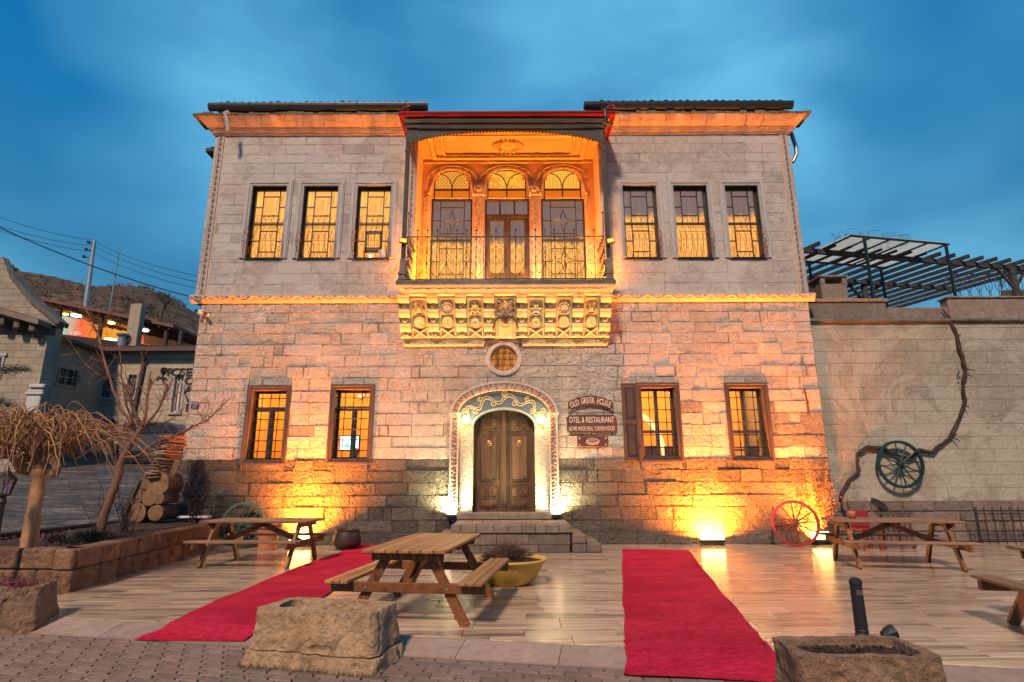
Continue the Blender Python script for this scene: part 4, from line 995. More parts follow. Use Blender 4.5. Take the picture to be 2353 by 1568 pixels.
PANEL_Z = n4(1000, 770)[1]; SPRZ = n4(1000, 712)[1]
nr = [(NX0, NX1, NZF-.1, 10.6)]
for (xa, xb, zt, xc, hw, zs, ztop) in BAYS:
    nr2 = (xa, xb, NZF-.2, zt); nr = subtract(nr, nr2)
    for i in range(-6, 6):
        xm = max(abs(i/6), abs((i+1)/6))*hw; h = zs+(ztop-zs)*sqrt(max(0, 1-(xm/hw)**2))
        nr = subtract(nr, (xc+i/6*hw, xc+(i+1)/6*hw, zt+.05, h))
m = MB()
for (a, b, c, d) in nr: m.box(a, b, NB, NB+.12, c, d)
m.box(NX0-.22, NX0, F+.02, NB+.12, NZF-.1, 10.6); m.box(NX1, NX1+.22, F+.02, NB+.12, NZF-.1, 10.6)
niche = m.build('niche_wall', M_CARVE_P, house)
for (xa, xb, zt, xc, hw, zs, ztop) in BAYS:
    m = MB(); n = 22; P = [(xc+hw*cos(pi-pi*k/n), zs+(ztop-zs)*sin(pi-pi*k/n)) for k in range(n+1)]
    P = [(xc-hw, zt+.05)]+P+[(xc+hw, zt+.05)]
    Q = [(xc+(x-xc)*1.09, z+(.06 if z > zs else 0)) for x, z in P]
    for i in range(len(P)-1):
        a, b, c, d = P[i], P[i+1], Q[i+1], Q[i]
        m.add([(a[0], NB-.035, a[1]), (b[0], NB-.035, b[1]), (c[0], NB-.035, c[1]), (d[0], NB-.035, d[1]), (a[0], NB+.1, a[1]), (b[0], NB+.1, b[1]), (c[0], NB+.001, c[1]), (d[0], NB+.001, d[1])], [(0,1,2,3),(0,4,5,1),(3,2,6,7)])
    m.build('arch_moulding', M_CARVE_P, niche)
rel = MB()
for (xa, xb, zt, xc, hw, zs, ztop) in BAYS:
    for (R1, R2, y) in ((1.13, 1.18, .01), (1.40, 1.42, .02)):
        rel.tube([(xc+hw*R1*cos(pi*k/30), NB-y, zs-.02+(ztop-zs)*R1*1.02*sin(pi*k/30)) for k in range(31)], .02, 5)
    for k in range(21):
        t = pi*(k+.5)/21; c_ = Vector((xc+hw*1.27*cos(t), NB-.01, zs-.02+(ztop-zs)*1.27*sin(t)))
        rel.tube([c_+Vector((.045*cos(q), 0, .045*sin(q))) for q in [t-pi/2+pi*j/6 for j in range(7)]], .021, 4)
    for k in range(27):
        t = pi*(k+.5)/27; rel.tube([(xc+hw*1.35*cos(t), NB-.012, zs-.02+(ztop-zs)*1.33*sin(t)), (xc+hw*1.41*cos(t), NB-.02, zs-.02+(ztop-zs)*1.39*sin(t))], .014, 4)
    for s in (-1, 1):
        rel.tube([(xc+s*(hw+.03), NB-.02, zs), (xc+s*(hw+.06), NB-.05, zs-.15), (xc+s*(hw+.12), NB-.08, zt+.10)], [.03, .045, .05], 6)
rel.build('arch_relief', M_CARVE, niche, kind='stuff')
# carved piers between the bays with capitals, plus the side pilasters
def pier(xa, xb, cap):
    m = MB(); z1 = PANEL_Z-.02; m.box(xa, xb, NB-.07, NB+.05, NZF, z1); 
    if cap: m.box(xa-.05, xb+.05, NB-.11, NB+.02, z1, z1+.06)
    o = m.build('carved_pier' if cap else 'carved_pilaster', M_CARVE, niche)
    r = MB(); n = int((z1-NZF)/.145); cx = (xa+xb)/2; w = (xb-xa)/2
    for k in range(n):
        z = NZF+.07+.145*k
        for s in (-1, 1):
            for R in (.8, .5): r.tube([(cx+s*(w*.08+w*.42*(1+R*cos(t))), NB-.078, z+.062*R*sin(t)*1.1) for t in [pi*.5+pi*j/5 if s > 0 else -pi*.5+pi*j/5 for j in range(6)]], .015, 4)
        r.lathe([(0, .028), (.022, .016), (.03, 0)], 6, Matrix.Translation((cx, NB-.07, z+.07)) @ Matrix.Rotation(pi/2, 4, 'X'))
    r.build('pier_relief', M_CARVE, o, kind='stuff')
    if cap:
        c = MB(); zc = z1+.22
        for k in range(9):
            t = 2*pi*k/9; p = [(cx+(.03+.13*f)*cos(t+f*1.1), NB-.13+.05*f, zc+(.03+.13*f)*sin(t+f*1.1)) for f in (0, .35, .7, 1)]
            c.tube(p, [.012, .024, .03, .014], 5)
        c.lathe([(0, .05), (.1, .03), (.16, -.02), (.165, -.1)], 14, Matrix.Translation((cx, NB-.08, zc)) @ Matrix.Rotation(pi/2, 4, 'X'))
        c.build('swirl_capital', M_CARVE, o, smooth=True)
pier(n4(793, 1000)[0], n4(868, 1000)[0], True); pier(n4(1268, 1000)[0], n4(1344, 1000)[0], True)
pier(n4(368, 1000)[0], n4(414, 1000)[0], False); pier(n4(1734, 1000)[0], n4(1772, 1000)[0], False)

def tracery(mb, pts, y, w=.022): mb.tube([(x, y, z) for x, z in pts], w*.6, 4)
def star4(cx, cz, rx, rz, n=7):
    P = []
    for q in range(4):
        a0, a1 = pi/2*q, pi/2*(q+1)
        p0 = Vector((cx+rx*cos(a0), cz+rz*sin(a0))); p1 = Vector((cx+rx*cos(a1), cz+rz*sin(a1)))
        for k in range(n):
            f = k/n; p = p0.lerp(p1, f); c = Vector((cx, cz)); P.append(tuple(p + (c-p)*(.62*sin(pi*f))*.9 if True else p))
    return P+[P[0]]
M_FAN = [None]*3
for i_, (c1, c2) in enumerate((((.58,.24,.03), (.30,.03,.01)), ((.72,.33,.035), (.50,.19,.02)), ((.70,.33,.04), (.36,.14,.02)))):
    def fp_(nt, e, c1=c1, c2=c2, i_=i_):
        if i_ != 1:
            v = node(nt, 'ShaderNodeTexVoronoi', {'Vector': mapping(nt, pos(nt), (13, 0, 13), rot=(0, radians(45 if i_ == 0 else 0), 0)), 'Scale': 1.0, 'Randomness': 0.0}).outputs[0]
            nt.links.new(mixc(nt, ramp(nt, v, [(.22, 1), (.30, 0)]) if i_ == 0 else ramp(nt, v, [(.48, 0), (.56, 1)]), c1, c2), e.inputs[0])
        else: nt.links.new(mixc(nt, ramp(nt, noisen(nt, pos(nt), 9, 6, .7), [(.42, 0), (.6, 1)]), c1, c2), e.inputs[0])
    M_FAN[i_] = emis('stained_fanlight_%s' % ('red', 'amber', 'leaded')[i_], c1, 1.0, fp_)
M_TRANS = emis('amber_transom_panel', (.62, .14, .008), .8)
for i, (xa, xb, zt, xc, hw, zs, ztop) in enumerate(BAYS):
    f = MB(); t = .05; y = NB+.06; zb = NZF
    f.box(xa, xa+t, y-.03, y+.04, zb, zt); f.box(xb-t, xb, y-.03, y+.04, zb, zt); f.box(xa+t, xb-t, y-.03, y+.04, zt-t, zt); f.box(xa+t, xb-t, y-.03, y+.04, zb, zb+t)
    win = f.build('balcony_door' if i == 1 else 'balcony_window', M_FRAMEWOOD if i == 1 else M_SASH, house)
    g = MB(); y2 = NB+.055
    w = xb-xa
    if i != 1:
        X = lambda u: xa+w*u; Zt = n4(1000, 1140)[1]
        for u in (.22, .80): g.bar((X(u), y2, zb), (X(u), y2, zt), .02, .03, (0,1,0))
        g.box(xa+t, xb-t, y2-.03, y2+.01, Zt-.03, Zt+.03)
        for (z, u0, u1) in ((860, .22, .80), (1080, .22, .80), (970, 0, .22), (970, .80, 1), (1205, .22, .80), (1315, 0, .22), (1315, .8, 1), (1420, .22, .80)):
            zz = n4(1000, z)[1]; g.bar((X(u0), y2, zz), (X(u1), y2, zz), .018, .03, (0,1,0))
        tracery(g, star4(X(.51), n4(1000, 975)[1], w*.27, .36), y2)
        if i == 2: tracery(g, star4(X(.51), n4(1000, 1305)[1], w*.30, .34), y2)
        gl = [(xa+t, xb-t, zb, zt-t)]
    else:
        z9 = n4(1000, 935)[1]; g.box(xa+t, xb-t, y2-.05, y2+.03, z9-.045, z9+.045)
        for u in (.335, .667): g.box(xa+w*u-.025, xa+w*u+.025, y2-.02, y2+.02, z9+.045, zt-t)
        mid = (xa+xb)/2; zk = n4(1000, 1415)[1]
        for (a, b) in ((xa+t, mid), (mid, xb-t)):
            g.box(a, a+.10, y2-.03, y2+.03, zb+.03, z9-.045); g.box(b-.10, b, y2-.03, y2+.03, zb+.03, z9-.045); g.box(a+.1, b-.1, y2-.03, y2+.03, zb+.03, zk); g.box(a+.1, b-.1, y2-.03, y2+.03, z9-.14, z9-.045)
        gl = [(xa+t, xb-t, zb, zt-t)]
    g.build('glazing_bar', M_FRAMEWOOD if i == 1 else M_SASH, win)
    for (a, b, c, d) in gl:
        p = MB(); p.add([(a, y2+.01, c), (b, y2+.01, c), (b, y2+.01, d), (a, y2+.01, d)], [(0,1,2,3)]); p.build('glass_pane', M_GLASS_SKY, win)
    c = MB(); n = 36
    for k in range(n):
        yy = lambda q: NB+.22+.02*sin(q*2.1+i)+.01*sin(q*5.1)
        x_, x2_ = xa-.02+(w+.04)*k/n, xa-.02+(w+.04)*(k+1)/n
        c.add([(x_, yy(k), zb), (x2_, yy(k+1), zb), (x2_, yy(k+1), zt+.05), (x_, yy(k), zt+.05)], [(0,1,2,3)])
    c.build('curtain', M_CUR_C, win, loc=(xa, NB+.22, zb))
    # fanlight above: frame, two curved bars, glass, two amber panels
    fr = MB(); n = 20; y3 = NB+.03
    A = [(xc+hw*cos(pi*k/n), zs+(ztop-zs)*sin(pi*k/n)) for k in range(n+1)]
    fr.tube([(x, y3, z) for x, z in A], .028, 6)
    fr.box(xc-hw, xc+hw, y3-.03, y3+.03, SPRZ-.03, SPRZ+.015); fr.box(xc-.02, xc+.02, y3-.02, y3+.02, zt+.05, SPRZ-.03)
    fr.box(xc-hw-.01, xc-hw+.03, y3-.03, y3+.03, zt, zs); fr.box(xc+hw-.03, xc+hw+.01, y3-.03, y3+.03, zt, zs)
    for s in (-1, 1):
        fr.tube([(xc+s*hw*.62*(1-cos(pi/2*k/8)), y3, SPRZ+(ztop-SPRZ)*.80*sin(pi/2*k/8)) for k in range(9)], .015, 5)
    fo = fr.build('fanlight', M_RUST, house)
    gl = MB(); B = [(xc+hw*.99*cos(pi*k/n), zs+(ztop-zs)*.99*sin(pi*k/n)) for k in range(n+1)]
    gl.add([(x, NB+.06, z) for x, z in B]+[(xc-hw, NB+.06, SPRZ), (xc+hw, NB+.06, SPRZ)], [tuple(range(n+3))]); gl.build('stained_glass', M_FAN[i], fo)
    tp = MB(); tp.add([(xc-hw, NB+.06, zt), (xc+hw, NB+.06, zt), (xc+hw, NB+.06, SPRZ-.03), (xc-hw, NB+.06, SPRZ-.03)], [(0,1,2,3)]); tp.build('amber_panel', M_TRANS, fo)

# ceiling with frames and sun rosette
m = MB(); cx0, cx1, cyf, cyb, cz = NX0-.16, NX1+.16, F-1.0, NB, 10.55
m.box(cx0, cx1, cyf, F, cz, cz+.08); m.box(NX0, NX1, F, cyb, cz-.001, cz+.08)
cei = m.build('balcony_ceiling', M_CEILWOOD, house)
m = MB()
for (dx, dy, w_, h_) in ((.30, .20, .12, .09), (.62, .42, .07, .06)):
    a, b, c, d = NX0+dx, NX1-dx, F-.75+dy, cyb-dy*.8
    m.cbox(a, b, c, c+w_, cz-h_, cz, .01); m.cbox(a, b, d-w_, d, cz-h_, cz, .01); m.cbox(a, a+w_, c+w_, d-w_, cz-h_, cz, .01); m.cbox(b-w_, b, c+w_, d-w_, cz-h_, cz, .01)
m.cbox(NX0+.0, NX1-.0, cyb-.07, cyb, cz-.12, cz, .02)
m.build('ceiling_moulding', M_CEILWOOD, cei)
m = MB(); k = NX0+.7
while k < NX1-.7: m.box(k, k+.025, F-.5, F-.47, cz-.09, cz-.05); m.box(k, k+.025, cyb-.42, cyb-.40, cz-.09, cz-.05); k += .05
m.build('dentil_row', M_VALANCE, cei, kind='stuff')
m = MB(); rcx = (NX0+NX1)/2; rcy = F+.25
m.lathe([(0, -.07), (.07, -.06), (.10, -.02), (.2, -.02), (.22, 0)], 20, Matrix.Translation((rcx, rcy, cz)))
for k in range(22):
    t = 2*pi*k/22; m.tube([(rcx+.2*cos(t), rcy+.16*sin(t), cz-.02), (rcx+.45*cos(t), rcy+.34*sin(t), cz-.045)], [.01, .035], 4)
m.build('sun_rosette', M_CEILWOOD, cei)

# floor slab, posts, valance, red gutter roof
BF = F-1.0
SLX0, _ = fp(909, 650, BF); SLX1, _ = fp(1416, 650, BF)
m = MB(); z = 5.97
m.cbox(SLX0, SLX1, BF-.02, F-.03, z+.06, z+.19, .02); m.box(NX0, NX1, F-.03, NB, z, z+.19)
slab = m.build('balcony_slab', M_MOSS, house)
m = MB()          # scalloped underside moulding of the slab
prof = [(0.0, z+.06), (.03, z+.0), (.09, z-.05), (.14, z-.10)]
for i in range(len(prof)-1):
    (o0, za), (o1, zb) = prof[i], prof[i+1]
    m.add([(SLX0+o0, BF+o0, za), (SLX1-o0, BF+o0, za), (SLX1-o1, BF+o1, zb), (SLX0+o1, BF+o1, zb)], [(0,3,2,1)])
    m.add([(SLX0+o0, BF+o0, za), (SLX0+o0, F, za), (SLX0+o1, F, zb), (SLX0+o1, BF+o1, zb)], [(0,1,2,3)])
    m.add([(SLX1-o0, BF+o0, za), (SLX1-o0, F, za), (SLX1-o1, F, zb), (SLX1-o1, BF+o1, zb)], [(3,2,1,0)])
m.box(SLX0+.14, SLX1-.14, BF+.14, F, z-.12, z-.0); m.build('slab_moulding', M_CREAM, slab)
r = MB(); n = 17
for k in range(n):
    xc = SLX0+.2+(SLX1-SLX0-.4)*(k+.5)/n; P = (SLX1-SLX0-.4)/n
    r.tube([(xc-P/2+P*q/8, BF+.045+.02*sin(pi*q/8), z-.02-.055*(1-sin(pi*q/8))) for q in range(9)], .013, 4)
    for a in (-.7, 0, .7): r.tube([(xc, BF+.06, z-.055), (xc+.05*sin(a), BF+.03, z-.015+.0*cos(a))], [.016, .008], 4)
r.build('scallop_relief', M_CREAM, slab, kind='stuff')

PX = [fp(932.5, 460, BF+.08)[0], fp(1392, 460, BF+.08)[0]]
for s, x in zip((-1, 1), PX):
    m = MB(); m.cbox(x-.10, x+.10, BF-.02, BF+.18, 6.16, 6.22, .01); m.cbox(x-.085, x+.085, BF, BF+.16, 6.22, 6.30, .01); m.cbox(x-.10, x+.10, BF-.02, BF+.18, 6.30, 6.36, .01); m.cbox(x-.075, x+.075, BF+.01, BF+.15, 6.36, 6.72, .02)
    m.build('post_base', M_STEP, house)
    m = MB(); m.cbox(x-.05, x+.05, BF+.03, BF+.13, 6.72, 10.35, .008); po = m.build('timber_post', M_BALCWOOD, house, loc=(x, BF+.08, 6.72))
    m = MB(); m.cbox(x-.065, x+.065, BF+.015, BF+.145, 9.62, 9.68, .01); m.build('iron_collar', M_RUST, po)
# carved valance with arched, beaded lower edge
m = MB(); vy = BF+.02; zt_ = 10.50; a, b = PX[0]-.05, PX[1]+.05
def varch(x):
    u = (x-(a+b)/2)/((b-a)/2); u = abs(u)
    return 9.86+.36*(1-u**2.6) if u < 1 else 9.86
n = 30; poly = [(a, zt_), (b, zt_)]+[(b-(b-a)*k/n, varch(b-(b-a)*k/n)) for k in range(n+1)]
m.prism(poly, vy, vy+.05, lambda u, v, w: (u, w, v)); val = recalc(m.build('carved_valance', M_VALANCE, house, loc=(a, vy, 10)))
m = MB(); m.cbox(a-.08, b+.08, vy-.10, vy+.0, 10.40, 10.50, .01); m.cbox(a-.04, b+.04, vy-.05, vy, 10.28, 10.40, .01)
m.cbox(a-.08, a-.02, vy, F, 10.38, 10.50, .01); m.cbox(b+.02, b+.08, vy, F, 10.38, 10.50, .01)
m.build('valance_board', M_VALANCE, house, loc=(a, vy, 10.4))
m = MB(); k = a+.03
while k < b: m.lathe([(0, .03), (.022, .018), (.03, 0), (.022, -.018), (0, -.03)], 6, Matrix.Translation((k, vy+.025, varch(k)-.02))); k += .085
m.build('bead_edging', M_RUST, val, kind='stuff')
m = MB(); k = a+.3
while k < b-.3:
    m.add([(k, vy-.052, 10.28), (k+.05, vy-.052, 10.28), (k+.025, vy-.052, 10.235), (k, vy-.03, 10.28), (k+.05, vy-.03, 10.28), (k+.025, vy-.03, 10.235)], [(0,1,2),(5,4,3),(0,3,4,1),(1,4,5,2),(2,5,3,0)])
    m.tube([(k+.025+.018*cos(t), vy-.056, 10.34+.018*sin(t)) for t in [2*pi*j/6 for j in range(7)]], .006, 3, cap=False); m.tube([(k+.018*cos(t), vy-.106, 10.45+.018*sin(t)) for t in [2*pi*j/6 for j in range(7)]], .006, 3, cap=False); k += .06
m.build('lace_carving', M_VALANCE, val, kind='stuff')
rx0, _ = fp(916, 262, BF-.15); rx1, _ = fp(1414, 262, BF-.15)
m = MB()
prof = [(BF-.06, 10.55), (BF-.14, 10.555), (BF-.165, 10.60), (BF-.15, 10.612), (BF-.165, 10.625), (BF-.17, 10.66), (BF-.15, 10.675), (BF-.10, 10.67), (BF-.06, 10.62)]
for i in range(len(prof)-1):
    (ya, za), (yb, zb) = prof[i], prof[i+1]; m.add([(rx0, ya, za), (rx1, ya, za), (rx1, yb, zb), (rx0, yb, zb)], [(0,3,2,1)])
for x in (rx0, rx1): m.add([(x, y, z) for y, z in prof], [tuple(range(len(prof)))])
m.box(rx0, rx0+.03, BF-.06, F-.02, 10.53, 10.68); m.box(rx1-.03, rx1, BF-.06, F-.02, 10.53, 10.68)
m.box(rx0+.03, rx1-.03, BF-.06, F+.6, 10.63, 10.665)
m.build('red_gutter', M_RED, house)
for x in (rx0+.12, rx1-.17):
    m = MB(); m.tube([(x-.03, BF-.12, 10.74), (x+.02, BF-.13, 10.80), (x+.14, BF-.12, 10.84), (x+.16, BF-.05, 10.82)], .035, 8); m.build('gutter_end_tile', M_RED, house)

# wrought iron railing
rail = MB(); RZ0, RZ1 = 6.19, 7.28; yr = BF+.03
rx0, rx1 = PX[0]+.10, PX[1]-.10
rail.bar((rx0-.02, yr, RZ1), (rx1+.02, yr, RZ1), .045, .025); rail.bar((rx0, yr, RZ0), (rx1, yr, RZ0), .03, .02)
for x in (rx0, rx1):
    rail.bar((x, yr, RZ1), (x, F, RZ1), .045, .025); rail.bar((x, yr, RZ0), (x, F, RZ0), .03, .02)
ro = rail.build('balcony_railing', M_IRON, house)
NBAL = 20; sc_ = MB()
for k in range(NBAL+1):
    x = rx0+(rx1-rx0)*k/NBAL; b = MB(); top = RZ1+.16 if k % 1 == 0 else RZ1
    if k in (0, NBAL): top = RZ1+.62
    b.bar((x, yr, RZ0), (x, yr, top), .016, .016); b.lathe([(0, -.028), (.02, -.018), (.027, 0), (.02, .018), (0, .028)], 8, Matrix.Translation((x, yr, top+.02)))
    for z in (RZ0+.38, RZ0+.56, RZ0+.82): b.cbox(x-.017, x+.017, yr-.017, yr+.017, z-.016, z+.016, .005)
    if k in (0, NBAL):
        for z in (RZ1+.15, RZ1+.3, RZ1+.45): b.lathe([(0, -.02), (.02, 0), (0, .02)], 6, Matrix.Translation((x, yr, z)))
    b.build('baluster', M_IRON, ro)
P = (rx1-rx0)/NBAL
for k in range(NBAL):
    xm = rx0+P*(k+.5)
    s = 1 if k % 2 == 0 else -1
    for (z, zz, r) in ((RZ0+.11, 1, .075), (RZ1-.12, -1, .07)):
        spiral(sc_, xm-s*P*.1, z, yr, r, 1.3, -pi/2*zz, s*zz, .006, 12)
    spiral(sc_, xm+s*P*.12, RZ0+.43, yr, .075, 1.4, pi/2, s, .006, 12); spiral(sc_, xm+s*P*.12, RZ0+.72, yr, .075, 1.4, -pi/2, -s, .006, 12)
    x0_ = xm+s*P*.5
    sc_.tube([(x0_-s*.0, yr, RZ1-.03), (x0_-s*P*.35, yr, RZ1-.18), (x0_-s*P*.85, yr, RZ0+.80), (x0_-s*P*.95, yr, RZ0+.66), (x0_-s*P*.6, yr, RZ0+.57)], .006, 4)
    sc_.tube([(x0_-s*.0, yr, RZ0+.03), (x0_-s*P*.35, yr, RZ0+.15), (x0_-s*P*.85, yr, RZ0+.28), (x0_-s*P*.95, yr, RZ0+.42), (x0_-s*P*.6, yr, RZ0+.55)], .006, 4)
for x in (rx0, rx1):
    for k in range(1, 5):
        y = yr+(F-yr)*k/5; b = MB(); b.bar((x, y, RZ0), (x, y, RZ1+.12), .016); b.build('baluster', M_IRON, ro)
        for z in (RZ0+.15, RZ0+.45, RZ0+.75): sc_.tube([(x, y-.08+.05*cos(t), z+.07*sin(t)) for t in [2*pi*q/9 for q in range(10)]], .006, 4)
sc_.build('scrollwork', M_IRON, ro, kind='stuff')

# ---- bracket zone under the balcony: eight stepped corbels and seven carved panels
BZ0, BZ1 = fp(1160, 779, F)[1], 5.87
def z5(x, y): return (1200+x/2.941)*.7274, (850+y/2.941)*.7274
m = MB(); bx0, _ = fp(929, 780, F-.05); bx1, _ = fp(1395, 780, F-.05)
yt, yb_ = BF+.32, F-.10
m.add([(bx0+.02, yt, BZ1), (bx1-.02, yt, BZ1), (bx1-.02, yb_, BZ0), (bx0+.02, yb_, BZ0), (bx0+.02, F, BZ0), (bx1-.02, F, BZ0), (bx0+.02, F, BZ1), (bx1-.02, F, BZ1)], [(0,3,2,1),(0,6,4,3),(1,2,5,7),(3,4,5,2),(0,1,7,6)])
brk = m.build('bracket_vault', M_CREAM, house)
slope = atan2(yb_-yt, BZ1-BZ0)
def pan(x, f, lift=.0):      # point on the sloping panel face: f 0 top .. 1 bottom
    n_ = Vector((0, -cos(slope), -sin(slope))); return Vector((x, yt+(yb_-yt)*f, BZ1-(BZ1-BZ0)*f)) + n_*lift
LB = sqrt((yb_-yt)**2+(BZ1-BZ0)**2)
cxs = []
for q in (230, 495, 755, 1015, 1320, 1585, 1840, 2095): cxs.append(fp(*z5(q, 420), F-.5)[0])
def rosette(mb, c, R, n, M, mode=0, th=.016):
    # c centre, M maps local (u, v, lift) -> world
    M_0 = M; M = lambda u, v, l: M_0(u, v, l*2.2)
    if mode == 0:      # petals
        for k in range(n):
            t = 2*pi*k/n; mb.tube([M(R*.12*cos(t), R*.12*sin(t), .004), (M(R*.55*cos(t), R*.55*sin(t), .014)), M(R*.93*cos(t), R*.93*sin(t), .006)], [th*.5, th*1.3, th*.4], 4)
    elif mode == 1:    # whirl
        for k in range(n):
            t = 2*pi*k/n; mb.tube([M(R*f*cos(t+f*1.3), R*f*sin(t+f*1.3), .012) for f in (.12, .4, .7, .95)], [th*.4, th*.8, th, th*.7], 4)
    elif mode == 2:    # rays
        for k in range(n):
            t = 2*pi*k/n; mb.tube([M(R*.15*cos(t), R*.15*sin(t), .006), M(R*.95*cos(t), R*.95*sin(t), .012)], [th*.3, th*.9], 4)
    elif mode == 3:    # scalloped sun: two rings
        for k in range(n):
            t = 2*pi*k/n; mb.tube([M(R*.1*cos(t), R*.1*sin(t), .006), M(R*.6*cos(t), R*.6*sin(t), .012)], [th*.3, th*.6], 4)
            mb.tube([M(R*.68*cos(t), R*.68*sin(t), .01), M(R*.95*cos(t), R*.95*sin(t), .012)], [th*.4, th*.9], 4)
    elif mode == 4:    # trefoil outline with knots
        for (a, b, r_) in ((0, .42, .42), (-.45, -.22, .36), (.45, -.22, .36)):
            mb.tube([M(R*(a+r_*cos(t)), R*(b+r_*sin(t)), .01) for t in [2*pi*q/10 for q in range(11)]], th*.5, 4); mb.tube([M(R*(a+r_*.5*cos(t)), R*(b+r_*.5*sin(t)), .012) for t in [2*pi*q/8 for q in range(9)]], th*.4, 4)
        for k in range(4): t = pi/4+pi/2*k; mb.tube([M(0, 0, .014), M(R*.3*cos(t), R*.3*sin(t)-.1*R, .008)], [th, th*.4], 4)
    mb.tube([M(R*1.02*cos(t), R*1.02*sin(t), .004) for t in [2*pi*q/18 for q in range(19)]], th*.45, 4, cap=False)
    mb.lathe([(0, th*1.3), (th, th*.8), (th*1.4, 0)], 8, Matrix.Translation(M(0, 0, 0)) @ Matrix.Rotation(pi/2, 4, 'X'))
modes = [(4, 6, 1, 16), (3, 16, 2, 20), (0, 8, 0, 12), (1, 12, 2, 16), (0, 6, 0, 12), (3, 16, 2, 18), (4, 6, 1, 16)]
for i in range(7):
    xa, xb = cxs[i]+.155, cxs[i+1]-.155; cx = (xa+xb)/2; w = xb-xa
    f = MB()            # raised frame round each panel
    for x in (xa+.015, xb-.015): f.bar(pan(x, .02, .012), pan(x, .99, .012), .022, .035, (1, 0, 0))
    f.bar(pan(xa, .06, .012), pan(xb, .06, .012), .03, .035, (0, 1, 0))
    f.bar(pan(xa, .47, .006), pan(xb, .47, .006), .01, .015, (0, 1, 0)) if i == 3 else None
    po = f.build('carved_panel', M_CREAM, brk)
    m1, n1, m2, n2 = modes[i]
    a = MB(); b = MB(); R1 = min(.215, w*.43)
    def MM(fc): 
        return lambda u, v, l: pan(cx+u, fc-v/LB, l)
    rosette(b if i in (1, 4, 5) else a, None, R1, n1, MM(.29), m1, .030); rosette(a, None, R1*.86, n2, MM(.60), m2, .028)
    a.build('rosette', M_CREAM, po)
    if b.v: b.build('rosette', plain('blue_washed_stone', (.42,.45,.42), .85, var=.4), po)
    c = MB()
    if i != 3:
        for s in (-1, 1): c.tube([pan(cx-s*w*.46, .755, .02), pan(cx, .865, .03), pan(cx+s*w*.46, .985, .02)], .022, 4)
    c.build('cross_relief', M_CREAM, po) if c.v else None
    d = MB(); d.add([pan(xa+.03, .77, .003), pan(xb-.03, .77, .003), pan(xb-.03, .985, .003), pan(xa+.03, .985, .003)], [(0,3,2,1)], .62)
    if i != 3: d.build('cross_ground', M_CREAM, po)
# the central panel: dark blue star stone and a pair of horns round a carved boss
xa, xb = cxs[3]+.16, cxs[4]-.16; cx = (xa+xb)/2
m = MB()
for k in range(4):
    t = pi/4+pi/2*k; d = Vector((cos(t), sin(t)))
    m.tube([pan(cx+.05*d.x, .25-.05*d.y/LB, .03), pan(cx+.24*d.x, .25-.24*d.y/LB, .02)], [.02, .05], 5)
m.build('star_ray', M_BLUE, brk)
m = MB()
for s in (-1, 1):
    P_ = [pan(cx+s*x, f, l) for x, f, l in ((.03, .60, .05), (.10, .50, .12), (.19, .48, .18), (.26, .56, .20), (.30, .70, .19), (.31, .84, .15))]
    m.tube(P_, [.045, .042, .036, .028, .02, .006], 8)
m.build('ram_horn', M_BALCWOOD, brk, smooth=True)
m = MB(); m.add([pan(cx-.17, .66, .012), pan(cx+.17, .66, .012), pan(cx+.17, .99, .012), pan(cx-.17, .99, .012)], [(0,3,2,1)], 1.05); m.tube([pan(cx-.17, .66, .02), pan(cx+.17, .66, .02)], .012, 4); m.tube([pan(cx, .63, .06), pan(cx, .70, .03)], [.05, .01], 6)
m.build('head_plaque', M_CREAM, brk)
for ci, x in enumerate(cxs):
    m = MB(); hw = .13
    tiers = 3; H = (BZ1-BZ0)/tiers
    for t in range(tiers):
        f0, f1 = t/tiers, (t+1)/tiers
        y0_ = pan(x, f0).y-.12+.02*t; y1_ = pan(x, f1).y-.05
        zt2 = BZ1-H*t; zb2 = zt2-H
        # side profile (Y, Z): roll on top, then flat tablet
        prof = [(y0_-.02, zt2-.0), (y0_-.035, zt2-.03), (y0_-.02, zt2-.06)]
        for q in range(7):
            a_ = pi/2*q/6; prof.append((y0_+.0+(y1_-y0_-.03)*(1-cos(a_))*1.0+.0, zt2-.07-(H*.38)*sin(a_)))
        prof += [(y1_-.035, zt2-H*.60), (y1_-.05, zt2-H*.62), (y1_-.05, zb2+.012), (y1_+.01, zb2), (y1_+.3, zb2), (F-.01, zb2), (F-.01, zt2), (y0_, zt2)]
        m.prism(prof, x-hw, x+hw, lambda u, v, w: (w, u, v), rnd.uniform(.92, 1.05))
        m.box(x-hw-.012, x+hw+.012, y0_-.03, y0_+.1, zt2-.03, zt2-.004, .8)
    co = recalc(m.build('corbel', M_CREAM, brk))
    r = MB()
    for t in range(tiers):
        y1_ = pan(x, (t+1)/tiers).y-.05; zc = BZ1-H*t-H*.80; yy = y1_-.052
        M_ = lambda u, v, l, yy=yy, zc=zc: Vector((x+u, yy-l, zc+v))
        rosette(r, None, .068, 8, M_, 0, .016)
    r.build('corbel_flower', M_CREAM, co, kind='stuff')
# guilloche strip at the foot of the bracket zone
z0_, z1_ = fp(1160, 796, F)[1], BZ0-.01
def gui(xa, xb):
    m = MB(); m.cbox(xa, xb, F-.075, F+.02, z0_, z1_, .008); o = m.build('guilloche_band', M_CREAM, brk)
    r = MB(); w = .17; n = int((xb-xa)/w); w = (xb-xa)/n; zc = (z0_+z1_)/2; hh = (z1_-z0_)*.36
    for k in range(n):
        xc = xa+w*(k+.5)
        for s in (1, .55): r.tube([(xc+w*.56*s*cos(t), F-.08, zc+hh*s*sin(t)) for t in [2*pi*q/12 for q in range(13)]], .011, 4, cap=False)
    r.build('guilloche_relief', M_CREAM, o, kind='stuff')
gui(bx0, OCX-.50); gui(OCX+.47, bx1)

